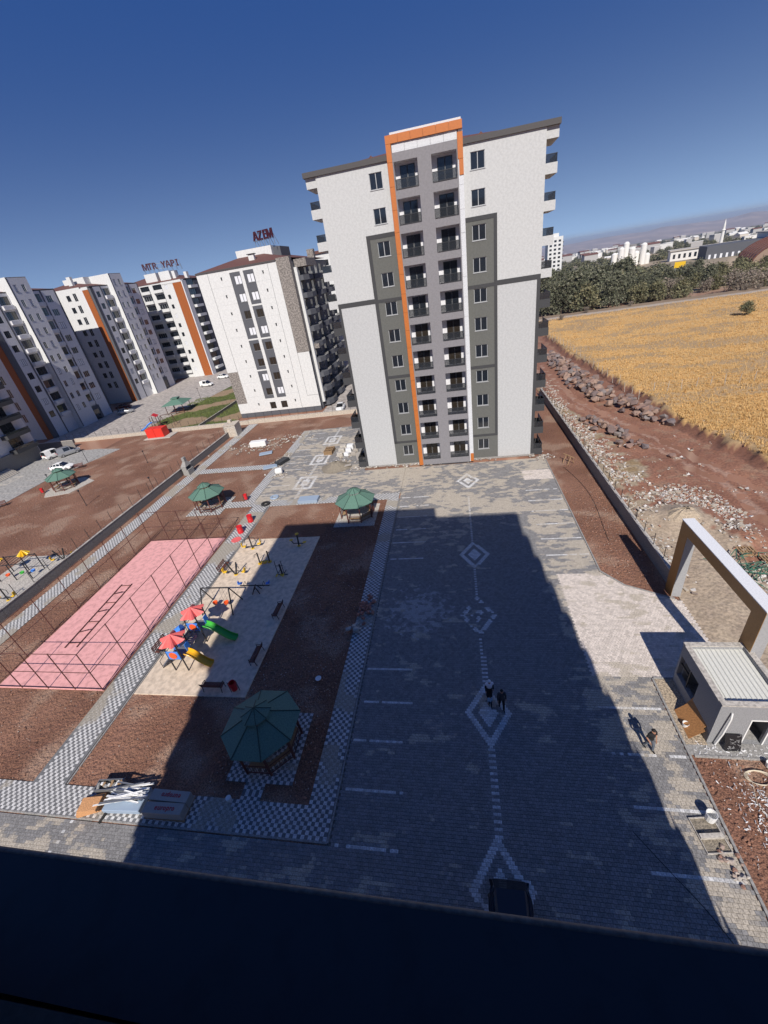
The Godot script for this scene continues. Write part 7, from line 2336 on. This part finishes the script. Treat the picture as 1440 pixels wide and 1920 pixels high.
func make_cars() -> void:
	make_car("car", "black car under the window sill at the bottom of the picture", "car", Vector3(1.1, 0.06, -5.45), -PI * 0.5, mat.navy_paint, "hatch")
	make_car("car", "white sedan parked beside the far left gazebo", "car", Vector3(-75.0, 0.08, -63.0), 0.1, mat.white_paint)
	make_car("van", "white van parked at far left, its back to us", "van", Vector3(-84.6, 0.08, -71.0), PI * 0.5 - 0.25, mat.white_paint, "van")
	make_car("van", "silver van parked right of the white van", "van", Vector3(-81.6, 0.08, -71.6), PI * 0.5 - 0.55, mat.silver_paint, "van")
	make_car("car", "silver car on the estate road near the shaded entrance", "car", Vector3(-91.5, 0.06, -102.5), 0.5, mat.silver_paint)
	make_car("car", "dark red car in the shade between the two long blocks", "car", Vector3(-96.5, 0.06, -108.5), 0.3, mat.maroon_paint)
	make_car("van", "white pickup-like van on the estate road by the lawn", "van", Vector3(-79.5, 0.06, -127.0), -0.1, mat.white_paint, "van")
	make_car("car", "white car beyond the lawn behind the white block's corner", "car", Vector3(-79.0, 0.06, -137.5), -0.1, mat.white_paint)
	make_car("car", "white car parked at the foot of the white block's shaded side", "car", Vector3(-24.2, 0.06, -84.0), -PI * 0.5 + 0.1, mat.white_paint)
	make_car("car", "grey car in the shade of the far balcony block", "car", Vector3(-103.5, 0.06, -143.5), 0.2, mat.silver_paint)

# ------------------------------------------------------------------ trees and the town beyond
func leaf_crown(sd: int, h: float, r: float, shape: int, cols: Array, count: int, leaf: float) -> ArrayMesh:
	# leaf clumps spread through the crown's volume, denser round a few branch ends
	var q := RandomNumberGenerator.new()
	q.seed = sd
	var mb := MB.new()
	mb.colored = true
	var ends := []
	for i in 26:
		var t := pow(q.randf(), 0.8)
		var rr := r
		if shape == 0: rr = r * (1.05 - t) + 0.15
		elif shape == 1: rr = r * sin(PI * clampf(t * 0.86 + 0.14, 0, 1))
		else: rr = r * (0.4 + 0.6 * t)
		var a := q.randf() * TAU
		ends.append(Vector3(cos(a) * rr * q.randf_range(0.35, 1.0), h * (0.10 + 0.86 * t), sin(a) * rr * q.randf_range(0.35, 1.0)))
	for i in count:
		var e: Vector3 = ends[q.randi() % ends.size()]
		var p := e + Vector3(q.randfn(), q.randfn() * 0.8, q.randfn()) * r * (0.24 if shape != 2 else 0.3)
		if p.y < 0.1: p.y = q.randf() * 0.5
		mb.col = Color(cols[q.randi() % cols.size()]) * q.randf_range(0.75, 1.25)
		var d := Vector3(q.randfn(), q.randfn() * 0.7 + (0.6 if shape == 0 else 0.0), q.randfn()).normalized()
		var s := d.cross(Vector3(q.randfn(), q.randfn(), q.randfn())).normalized() * leaf * q.randf_range(0.25, 0.5)
		d *= leaf * q.randf_range(0.6, 1.3)
		mb.tri(p - s, p + d, p + s)
		mb.tri(p - s * 0.6 + d * 0.3, p + d * 0.5 + s * 1.6, p + s * 0.5)
	return mb.mesh(mat.leaf)

func trunk_mesh(sd: int, h: float, r: float) -> ArrayMesh:
	var q := RandomNumberGenerator.new()
	q.seed = sd
	var mb := MB.new()
	mb.tube(Vector3.ZERO, Vector3(q.randfn() * 0.15, h * 0.9, q.randfn() * 0.15), 0.035 * h * 0.6 + 0.05, 0.04, 7)
	for i in 11:
		var y := h * q.randf_range(0.15, 0.8)
		var a := q.randf() * TAU
		mb.tube(Vector3(0, y, 0), Vector3(cos(a) * r * 0.75, y + h * 0.12, sin(a) * r * 0.75), 0.05, 0.015, 5, false)
	return mb.mesh(mat.bark)

func make_trees() -> void:
	var pine := [Color(0.115, 0.125, 0.075), Color(0.15, 0.155, 0.10), Color(0.20, 0.195, 0.135), Color(0.095, 0.10, 0.06)]
	var olive := [Color(0.19, 0.185, 0.095), Color(0.25, 0.225, 0.125), Color(0.15, 0.15, 0.085)]
	var bare := [Color(0.32, 0.26, 0.21), Color(0.38, 0.31, 0.25), Color(0.26, 0.22, 0.18), Color(0.22, 0.20, 0.14)]
	var kinds := []
	for k in 3: kinds.append([leaf_crown(300 + k, 10.0, 3.6, 0, pine, 2600, 0.62), trunk_mesh(400 + k, 10.0, 3.0)])
	for k in 3: kinds.append([leaf_crown(310 + k, 7.0, 3.8, 1, olive, 2300, 0.6), trunk_mesh(410 + k, 6.0, 3.0)])
	for k in 3: kinds.append([leaf_crown(320 + k, 6.5, 3.2, 2, bare, 1500, 0.5), trunk_mesh(420 + k, 6.5, 3.0)])
	rng.seed = 111
	var labels := ["dark green conifer in the grove beyond the golden field", "olive green bushy tree in the grove beyond the field", "bare brown bushy tree at the right of the grove"]
	for i in 128:
		var t := rng.randf()
		var z := -178.0 - 62.0 * pow(rng.randf(), 1.2)
		var d := -z / 178.0
		var x := lerpf(33.0, 126.0, t) * d
		var k := 0
		var far := (-178.0 - z) / 62.0
		if t > 0.68: k = 2 if rng.randf() < 0.62 - 0.4 * absf(far) else 1
		elif t > 0.42: k = 1 if rng.randf() < 0.5 else (0 if far > 0.35 else 2)
		else: k = 0 if rng.randf() < 0.82 else 1
		if t > 0.45 and t < 0.62 and far < 0.15 and rng.randf() < 0.6: continue
		var s := rng.randf_range(0.75, 1.2) * (1.15 if t < 0.3 else 0.85)
		var kk: int = k * 3 + rng.randi() % 3
		var tr := thing(["conifer_tree", "bushy_tree", "bare_tree"][k], labels[k], "tree", Vector3(x, fall(Vector2(x, z).length()) + (0.1 if z < -178 else 0.9), z), rng.randf() * TAU, ["conifers of the grove", "bushy trees of the grove", "bare trees of the grove"][k])
		tr.scale = Vector3(s * 1.05, s, s * 1.05)
		part(tr, "crown", kinds[kk][0]); part(tr, "trunk", kinds[kk][1])
	var b := thing("shrub", "lone windblown shrub standing in the golden field", "shrub", Vector3(74.0, east_h(74.0, -127.6), -127.6), 0.0)
	b.scale = Vector3(0.42, 0.42, 0.42)
	part(b, "crown", kinds[4][0]); part(b, "stem", kinds[4][1])
	for q in [[98.0, -172.5, 0.3], [101.0, -171.0, 0.25], [47.0, -170.0, 0.28], [62.0, -171.5, 0.22], [36.5, -160.0, 0.26]]:
		var o := thing("shrub", "low dry bush along the pale field road", "shrub", Vector3(q[0], east_h(q[0], q[1]), q[1]), q[0], "bushes along the field road")
		o.scale = Vector3.ONE * q[2]
		part(o, "crown", kinds[7][0]); part(o, "stem", kinds[7][1])
	# scattered trees of the valley as one mass
	var xs := []
	for i in 1500:
		var d := 260.0 * pow(11.0, rng.randf())
		var a := deg_to_rad(rng.randf_range(2.0, 48.0))
		var x := sin(a) * d
		var z := -cos(a) * d
		if nz.get_noise_2d(x * 0.12, z * 0.12) < -0.05: continue
		if d < 470.0 and x > 140.0: continue
		xs.append(Transform3D(Basis(UP, rng.randf() * TAU).scaled(Vector3(1.3, 0.75, 1.3) * rng.randf_range(0.5, 1.0) * (1.0 + d / 2600.0)), Vector3(x, fall(d) - 0.3, z)))
	var o := scatter(self, "valley_trees", leaf_crown(350, 7.0, 3.8, 1, olive + pine, 420, 1.3), xs)
	o.set_meta("label", "far scattered trees across the valley around the town"); o.set_meta("category", "trees")

func make_town() -> void:
	rng.seed = 131
	var walls := [m("house_white", Color(0.72, 0.71, 0.68), 0.9), m("house_cream", Color(0.58, 0.53, 0.46), 0.9), m("house_grey", Color(0.42, 0.41, 0.40), 0.9)]
	var variants := []
	for k in 6:
		var mb := MB.new()
		var w := 9.0 + k * 2.2
		var h := 4.0 + (k % 3) * 3.0
		mb.span(Vector3(-w * 0.5, -2, -5), Vector3(w * 0.5, h, 5))
		var walls_mesh := mb.mesh(walls[k % 3 if k != 4 else 0])
		mb = MB.new()
		if k % 2:
			mb.quad(Vector3(-w * 0.52, h, 5.4), Vector3(-w * 0.52, h + 2.4, 0), Vector3(w * 0.52, h + 2.4, 0), Vector3(w * 0.52, h, 5.4)); mb.quad(Vector3(w * 0.52, h, -5.4), Vector3(w * 0.52, h + 2.4, 0), Vector3(-w * 0.52, h + 2.4, 0), Vector3(-w * 0.52, h, -5.4))
			mb.tri(Vector3(-w * 0.5, h, -5), Vector3(-w * 0.5, h + 2.2, 0), Vector3(-w * 0.5, h, 5)); mb.tri(Vector3(w * 0.5, h, 5), Vector3(w * 0.5, h + 2.2, 0), Vector3(w * 0.5, h, -5))
		else: mb.span(Vector3(-w * 0.52, h, -5.2), Vector3(w * 0.52, h + 0.4, 5.2))
		var roof_mesh := mb.mesh(mat.roof_tile if k == 5 else walls[0])
		mb = MB.new()
		for fl in int(h / 3.0):
			for j in int(w / 3.0): mb.span(Vector3(-w * 0.5 + 1.0 + j * 3.0, 1.2 + fl * 3.0, 5.01), Vector3(-w * 0.5 + 2.2 + j * 3.0, 2.5 + fl * 3.0, 5.06))
		variants.append([walls_mesh, roof_mesh, mb.mesh(mat.glass)])
	for i in 230:
		var d := 760.0 * pow(4.4, pow(rng.randf(), 0.8))
		var a := deg_to_rad(rng.randf_range(9.0, 41.0))
		var x := sin(a) * d
		var z := -cos(a) * d
		var k: int = rng.randi() % 6
		var hs := thing("town_house", "small pale building of the distant town in the valley", "building", Vector3(x, fall(d), z), rng.randf_range(-0.5, 0.5), "buildings of the distant town")
		hs.scale = Vector3.ONE * rng.randf_range(0.6, 1.1) * (1.0 + d / 5000.0)
		part(hs, "walls", variants[k][0]); part(hs, "roof", variants[k][1])
	# white silos
	var s := thing("silo_group", "cluster of tall white silos among the town buildings", "silos", Vector3(176, fall(545), -505))
	for k in 7:
		var mb := MB.new()
		var h: float = [12.0, 16.0, 20.0, 15.0, 11.0, 17.0, 8.0][k]
		mb.lathe([Vector2(2.6, -3), Vector2(2.6, h), Vector2(1.2, h + 1.4), Vector2(0, h + 1.6)], Vector3(-15 + k * 5.0, 0, (k % 2) * 3.0), 14)
		part(s, "silo", mb.mesh(walls[0]))
	# halls on the right
	var hall := thing("factory_hall", "long white and dark grey factory hall at the far right", "hall", Vector3(268, fall(500), -420), -0.25)
	strip(hall, "dark_wing", mat.tower_grey, Vector3(-62, -3, -20), Vector3(-22, 9.5, 10))
	strip(hall, "white_wing", walls[0], Vector3(-22, -3, -25), Vector3(70, 13, 12))
	strip(hall, "roof", mat.concrete_pale, Vector3(-63, 13.0, -26), Vector3(71, 13.8, 13)) if false else strip(hall, "roof", mat.concrete_pale, Vector3(-23, 13.0, -26), Vector3(71, 13.8, 13))
	for k in 10: strip(hall, "window", mat.curtain, Vector3(-60 + k * 3.8, 0.5, 10.01), Vector3(-58.6 + k * 3.8, 3.5, 10.1))
	var h2 := thing("factory_hall", "low white hall with window row left of the big hall", "hall", Vector3(228, fall(530), -478), -0.3)
	strip(h2, "walls", walls[0], Vector3(-26, -3, -12), Vector3(26, 8, 10))
	strip(h2, "roof", mat.concrete_pale, Vector3(-27, 8, -13), Vector3(27, 8.8, 11))
	for k in 12: strip(h2, "window", mat.glass, Vector3(-24 + k * 4.0, 2.0, 10.01), Vector3(-22.2 + k * 4.0, 5.5, 10.1))
	var mn := MB.new()
	mn.lathe([Vector2(2.0, -2), Vector2(1.5, 6), Vector2(1.2, 18), Vector2(1.8, 18.5), Vector2(1.1, 19.5), Vector2(0.9, 23), Vector2(0.0, 28)], Vector3.ZERO, 10)
	solid("white_chimney", "slim white tower rising behind the factory hall", "tower", mn.mesh(walls[0]), Vector3(262, fall(580), -520))
	# arched hall
	var ah := thing("arched_hall", "brown barrel-roofed hall at the right edge of the grove", "hall", Vector3(206, fall(372), -310), -0.35)
	var mb := MB.new()
	for i in 18:
		var t0 := PI * i / 18.0
		var t1 := PI * (i + 1) / 18.0
		var p0 := Vector3(-cos(t0) * 30.0, 1.0 + sin(t0) * 12.5, 0)
		var p1 := Vector3(-cos(t1) * 30.0, 1.0 + sin(t1) * 12.5, 0)
		mb.quad(p0 + Vector3(0, 0, 18), p0 - Vector3(0, 0, 30), p1 - Vector3(0, 0, 30), p1 + Vector3(0, 0, 18))
		mb.tri(Vector3(0, 1, 18), p0 + Vector3(0, 0, 17.9), p1 + Vector3(0, 0, 17.9))
	part(ah, "barrel_roof", mb.mesh(m("rust_roof", Color(0.28, 0.20, 0.15), 0.8)))
	for k in 7:
		mb = MB.new()
		for i in 18:
			var t0 := PI * i / 18.0
			var t1 := PI * (i + 1) / 18.0
			mb.tube(Vector3(-cos(t0) * 30.3, 1.0 + sin(t0) * 12.7, 18 - k * 7.5), Vector3(-cos(t1) * 30.3, 1.0 + sin(t1) * 12.7, 18 - k * 7.5), 0.5, -1, 4, false)
		part(ah, "roof_rib", mb.mesh(mat.wood_red))
	strip(ah, "base_wall", mat.tower_grey, Vector3(-31, -4, -31), Vector3(31, 1.4, 17))
	var bb := thing("billboard", "small yellow roof sign showing above the grove", "sign", Vector3(110, fall(270), -250), -0.3)
	strip(bb, "panel", mat.yellow, Vector3(-2.2, 6.5, 0), Vector3(2.2, 9.0, 0.3))
	for x in [-1.5, 1.5]: strip(bb, "post", mat.grey_steel, Vector3(x - 0.15, 0, 0.05), Vector3(x + 0.15, 6.5, 0.25))

# ------------------------------------------------------------------ people
func sdf_mesh(bones: Array, cell: float, k: float, mt: Material) -> ArrayMesh:
	# tapered capsules joined by a smooth minimum, meshed as surface nets
	var lo := Vector3.INF
	var hi := -Vector3.INF
	for b in bones:
		var r := maxf(b[2], b[3]) + cell * 3.0
		lo = lo.min(b[0] - Vector3.ONE * r).min(b[1] - Vector3.ONE * r)
		hi = hi.max(b[0] + Vector3.ONE * r).max(b[1] + Vector3.ONE * r)
	var n := Vector3i(((hi - lo) / cell).ceil()) + Vector3i.ONE
	var f := PackedFloat32Array()
	f.resize(n.x * n.y * n.z)
	f.fill(1.0)
	for b in bones:
		var a: Vector3 = b[0]
		var ab: Vector3 = b[1] - b[0]
		var l2 := maxf(ab.length_squared(), 1e-8)
		var pad := maxf(b[2], b[3]) + k + cell * 2.0
		var i0 := Vector3i(((a.min(b[1]) - Vector3.ONE * pad - lo) / cell).floor()).clamp(Vector3i.ZERO, n - Vector3i.ONE)
		var i1 := Vector3i(((a.max(b[1]) + Vector3.ONE * pad - lo) / cell).ceil()).clamp(Vector3i.ZERO, n - Vector3i.ONE)
		for z in range(i0.z, i1.z + 1):
			for y in range(i0.y, i1.y + 1):
				for x in range(i0.x, i1.x + 1):
					var p := lo + Vector3(x, y, z) * cell - a
					var t := clampf(p.dot(ab) / l2, 0.0, 1.0)
					var d := (p - ab * t).length() - lerpf(b[2], b[3], t)
					var id := (z * n.y + y) * n.x + x
					var o := f[id]
					var h := clampf(0.5 + 0.5 * (o - d) / k, 0.0, 1.0)
					f[id] = lerpf(o, d, h) - k * h * (1.0 - h)
	var vid := {}
	var mb := MB.new()
	var st := [1, n.x, n.x * n.y]
	for z in n.z - 1:
		for y in n.y - 1:
			for x in n.x - 1:
				var id := (z * n.y + y) * n.x + x
				var s0 := f[id] < 0.0
				var mixed := false
				for c in range(1, 8):
					if (f[id + (c & 1) + ((c >> 1) & 1) * st[1] + (c >> 2) * st[2]] < 0.0) != s0:
						mixed = true
						break
				if not mixed: continue
				var sum := Vector3.ZERO
				var cnt := 0
				for e in [[0, 1], [2, 3], [4, 5], [6, 7], [0, 2], [1, 3], [4, 6], [5, 7], [0, 4], [1, 5], [2, 6], [3, 7]]:
					var pa := Vector3(e[0] & 1, (e[0] >> 1) & 1, e[0] >> 2)
					var pb := Vector3(e[1] & 1, (e[1] >> 1) & 1, e[1] >> 2)
					var fa := f[id + int(pa.x) + int(pa.y) * st[1] + int(pa.z) * st[2]]
					var fb := f[id + int(pb.x) + int(pb.y) * st[1] + int(pb.z) * st[2]]
					if (fa < 0.0) != (fb < 0.0):
						sum += pa.lerp(pb, fa / (fa - fb))
						cnt += 1
				vid[id] = mb.v.size()
				mb.v.append(lo + (Vector3(x, y, z) + sum / cnt) * cell)
				var g := Vector3(f[id + 1] - f[id], f[id + st[1]] - f[id], f[id + st[2]] - f[id])
				mb.n.append(g.normalized() if g.length() > 1e-6 else UP)
	for z in range(1, n.z - 1):
		for y in range(1, n.y - 1):
			for x in range(1, n.x - 1):
				var id := (z * n.y + y) * n.x + x
				for ax in 3:
					var a := f[id] < 0.0
					if a == (f[id + st[ax]] < 0.0): continue
					var u: int = st[(ax + 1) % 3]
					var w: int = st[(ax + 2) % 3]
					var q := [vid.get(id, -1), vid.get(id - u, -1), vid.get(id - u - w, -1), vid.get(id - w, -1)]
					if q.has(-1): continue
					if a: mb.ix.append_array(PackedInt32Array([q[0], q[2], q[1], q[0], q[3], q[2]]))
					else: mb.ix.append_array(PackedInt32Array([q[0], q[1], q[2], q[0], q[2], q[3]]))
	return mb.mesh(mt)

func hand_bones(w: Vector3, dir: Vector3, side: float) -> Array:
	# palm, four unequal curled fingers, thumb from the side of the palm
	var d := dir.normalized()
	var across := d.cross(Vector3.RIGHT * side).normalized()
	if across.length() < 0.1: across = Vector3.BACK
	var inn := across.cross(d).normalized()
	var out := [[w, w + d * 0.085, 0.026, 0.03], [w + d * 0.05 - across * 0.02, w + d * 0.085 - across * 0.025, 0.022, 0.02], [w + d * 0.05 + across * 0.02, w + d * 0.085 + across * 0.025, 0.022, 0.02]]
	for i in 4:
		var b := w + d * 0.088 + across * (-0.03 + i * 0.02)
		var l: float = [0.062, 0.078, 0.072, 0.055][i]
		var mid := b + d * l * 0.6
		out.append([b, mid, 0.0095, 0.009]); out.append([mid, mid + (d * 0.7 + inn * 0.6).normalized() * l * 0.5, 0.009, 0.008])
	var tb := w + d * 0.03 - across * 0.03
	out.append([tb, tb + d * 0.035 - across * 0.028, 0.012, 0.011]); out.append([tb + d * 0.035 - across * 0.028, tb + d * 0.065 - across * 0.03 + inn * 0.01, 0.011, 0.009])
	return out

func make_person(label: String, at: Vector3, turn: float, look: Dictionary) -> void:
	var h: float = look.get("height", 1.72)
	var s := h / 1.72
	var p := thing("person", label, "person", at, turn)
	# joints in metres for a 1.72 m figure facing +z
	var st: float = look.get("stride", 0.16)
	var J := {}
	J.pelvis = Vector3(0, 0.94, 0); J.chest = Vector3(0, 1.26, 0.0); J.neck = Vector3(0, 1.44, 0.0); J.head = Vector3(0, 1.58, 0.02)
	J.hipL = Vector3(0.09, 0.90, 0); J.kneeL = Vector3(0.10, 0.50, st * 0.8); J.ankL = Vector3(0.10, 0.085, st)
	J.hipR = Vector3(-0.09, 0.90, 0); J.kneeR = Vector3(-0.10, 0.49, -st * 0.2); J.ankR = Vector3(-0.10, 0.085, -st)
	J.shL = Vector3(0.18, 1.38, 0); J.elL = look.get("elL", Vector3(0.24, 1.10, -0.04)); J.wrL = look.get("wrL", Vector3(0.25, 0.86, 0.04))
	J.shR = Vector3(-0.18, 1.38, 0); J.elR = look.get("elR", Vector3(-0.24, 1.10, 0.02)); J.wrR = look.get("wrR", Vector3(-0.25, 0.87, 0.12))
	for k in J: J[k] = J[k] * s
	var lean: float = look.get("lean", 0.0)
	var tilt := Basis(Vector3.RIGHT, lean)
	for k in ["chest", "neck", "head", "shL", "elL", "wrL", "shR", "elR", "wrR"]: J[k] = J.pelvis + tilt * (J[k] - J.pelvis)
	var B := func(a: String, b: String, r0: float, r1: float) -> Array: return [J[a], J[b], r0 * s, r1 * s]
	var fw := tilt * Vector3(0, 0, 1)
	var head: Vector3 = J.head
	var skin := [B.call("pelvis", "chest", 0.13, 0.13), B.call("chest", "neck", 0.10, 0.06), [J.neck, head - UP * 0.05 * s, 0.05 * s, 0.05 * s], [head + Vector3(0, 0.03, -0.01) * s, head + Vector3(0, -0.03, 0.01) * s, 0.095 * s, 0.085 * s], [head + Vector3(0, -0.07, 0.03) * s, head + Vector3(0, -0.085, 0.04) * s, 0.055 * s, 0.045 * s],
		[head + Vector3(0, 0.0, 0.09) * s, head + Vector3(0, -0.03, 0.105) * s, 0.012 * s, 0.016 * s], [head + Vector3(0.09, -0.01, 0) * s, head + Vector3(0.095, 0.015, -0.01) * s, 0.014 * s, 0.016 * s], [head + Vector3(-0.09, -0.01, 0) * s, head + Vector3(-0.095, 0.015, -0.01) * s, 0.014 * s, 0.016 * s],
		B.call("shL", "elL", 0.05, 0.042), B.call("elL", "wrL", 0.042, 0.03), B.call("shR", "elR", 0.05, 0.042), B.call("elR", "wrR", 0.042, 0.03),
		B.call("chest", "shL", 0.08, 0.055), B.call("chest", "shR", 0.08, 0.055),
		B.call("pelvis", "hipL", 0.11, 0.085), B.call("hipL", "kneeL", 0.085, 0.055), B.call("kneeL", "ankL", 0.055, 0.04), B.call("pelvis", "hipR", 0.11, 0.085), B.call("hipR", "kneeR", 0.085, 0.055), B.call("kneeR", "ankR", 0.055, 0.04)]
	for q in [["L", 1.0], ["R", -1.0]]:
		for hb in hand_bones(J["wr" + q[0]], J["wr" + q[0]] - J["el" + q[0]], q[1]):
			skin.append([hb[0], hb[1], hb[2] * s, hb[3] * s])
	part(p, "body", sdf_mesh(skin, 0.0165 if s > 0.7 else 0.013, 0.025, mat.skin))
	# shirt, trousers, shoes, hair follow the body a little outside it
	var sleeve: float = look.get("sleeve", 1.0)
	var shirt := [[J.pelvis + UP * 0.0, J.chest, 0.155 * s, 0.150 * s], [J.chest, J.neck - UP * 0.03 * s, 0.14 * s, 0.085 * s], B.call("chest", "shL", 0.12, 0.075), B.call("chest", "shR", 0.12, 0.075)]
	for q in ["L", "R"]:
		var sh: Vector3 = J["sh" + q]
		var el: Vector3 = J["el" + q]
		if sleeve > 0.9:
			shirt.append([sh, el, 0.07 * s, 0.058 * s]); shirt.append([el, J["wr" + q].lerp(el, 0.06), 0.058 * s, 0.045 * s])
		else: shirt.append([sh, sh.lerp(el, 0.65), 0.072 * s, 0.066 * s])
	part(p, "shirt", sdf_mesh(shirt, 0.02, 0.03, look.shirt))
	var leg := [[J.pelvis + UP * 0.04, J.pelvis - UP * 0.03, 0.15 * s, 0.15 * s]]
	if look.get("skirt", false): leg = [[J.pelvis + UP * 0.06, J.pelvis - UP * 0.3 * s, 0.16 * s, 0.19 * s], [J.pelvis - UP * 0.3 * s, J.pelvis - UP * 0.72 * s, 0.19 * s, 0.2 * s]]
	for q in ["L", "R"]:
		leg.append([J["hip" + q], J["knee" + q], 0.105 * s, 0.075 * s]); leg.append([J["knee" + q], J["ank" + q] + UP * 0.02, 0.075 * s, 0.06 * s])
	part(p, "trousers" if not look.get("skirt", false) else "skirt", sdf_mesh(leg, 0.02, 0.03, look.legs))
	for q in ["L", "R"]:
		var a: Vector3 = J["ank" + q]
		part(p, "shoe", sdf_mesh([[Vector3(a.x, 0.045 * s, a.z - 0.05 * s), Vector3(a.x, 0.04 * s, a.z + 0.15 * s), 0.045 * s, 0.038 * s], [a, Vector3(a.x, 0.05 * s, a.z), 0.05 * s, 0.045 * s]], 0.015, 0.02, mat.black_cloth))
	if look.get("scarf", false):
		part(p, "headscarf", sdf_mesh([[head + Vector3(0, 0.045, -0.025) * s, head + Vector3(0, -0.05, -0.035) * s, 0.108 * s, 0.10 * s], [head + Vector3(0, -0.12, -0.02) * s, J.chest + UP * 0.06 * s, 0.09 * s, 0.185 * s], [J.chest + UP * 0.08 * s, J.shL, 0.16 * s, 0.10 * s], [J.chest + UP * 0.08 * s, J.shR, 0.16 * s, 0.10 * s], [J.chest + UP * 0.02, J.chest - UP * 0.06, 0.19 * s, 0.19 * s]], 0.02, 0.04, mat.white_cloth))
	else:
		part(p, "hair", sdf_mesh([[head + Vector3(0, 0.055, -0.02) * s, head + Vector3(0, 0.03, -0.045) * s, 0.095 * s, 0.09 * s], [head + Vector3(0, 0.075, 0.03) * s, head + Vector3(0, 0.06, -0.03) * s, 0.06 * s, 0.085 * s], [head + Vector3(0, 0.0, -0.06) * s, head + Vector3(0, -0.05, -0.06) * s, 0.065 * s, 0.045 * s]], 0.014, 0.02, mat.hair))
	# eyes and mouth
	var mb := MB.new()
	for x in [-0.033, 0.033]: mb.box(head + Vector3(x, 0.005, 0.088) * s, Vector3(0.022, 0.01, 0.012) * s)
	part(p, "eyes", mb.mesh(mat.hair))
	mb = MB.new()
	mb.box(head + Vector3(0, -0.065, 0.092) * s, Vector3(0.045, 0.01, 0.012) * s)
	part(p, "mouth", mb.mesh(mat.coral))

func make_people() -> void:
	make_person("person in black top and jeans walking at the shadow's edge", Vector3(9.1, 0.06, -14.0), 0.35, {shirt = mat.black_cloth, legs = mat.jeans, sleeve = 0.5, lean = 0.06, stride = 0.2, height = 1.74, elL = Vector3(0.26, 1.12, 0.02), wrL = Vector3(0.14, 0.98, 0.2), elR = Vector3(-0.27, 1.11, 0.0), wrR = Vector3(-0.2, 0.92, 0.16)})
	make_person("person in white headscarf and long black skirt in the shade", Vector3(1.05, 0.06, -16.75), 0.2, {shirt = mat.black_cloth, legs = mat.black_cloth, scarf = true, skirt = true, stride = 0.08, height = 1.66})
	make_person("person in dark grey clothes walking beside the headscarf wearer", Vector3(1.72, 0.06, -16.1), 0.1, {shirt = mat.grey_cloth, legs = mat.black_cloth, stride = 0.2, height = 1.68})
	make_person("small child in light blue walking before the headscarf wearer", Vector3(1.05, 0.06, -16.15), 0.2, {shirt = mat.light_blue_cloth, legs = mat.black_cloth, stride = 0.14, height = 0.98})

# ------------------------------------------------------------------
func _ready() -> void:
	make_sky()
	make_materials()
	make_ground()
	make_east()
	make_lot()
	make_walks()
	make_kerbs()
	make_pads()
	make_own_building()
	make_front_building()
	make_white_block()
	make_long_block("white block with brown corner strip at far left, nearest of its row", -98.3, -85.2)
	make_long_block("white block with half orange, half brown strip, second of its row", -98.3, -117.8)
	make_balcony_block()
	make_edge_block()
	make_gap_blocks()
	make_walls()
	court_fence()
	field_fence()
	make_gate()
	make_guardhouse()
	make_gazebos()
	make_playground()
	make_rocks()
	make_debris()
	make_stacks()
	make_cars()
	make_trees()
	make_town()
	make_people()
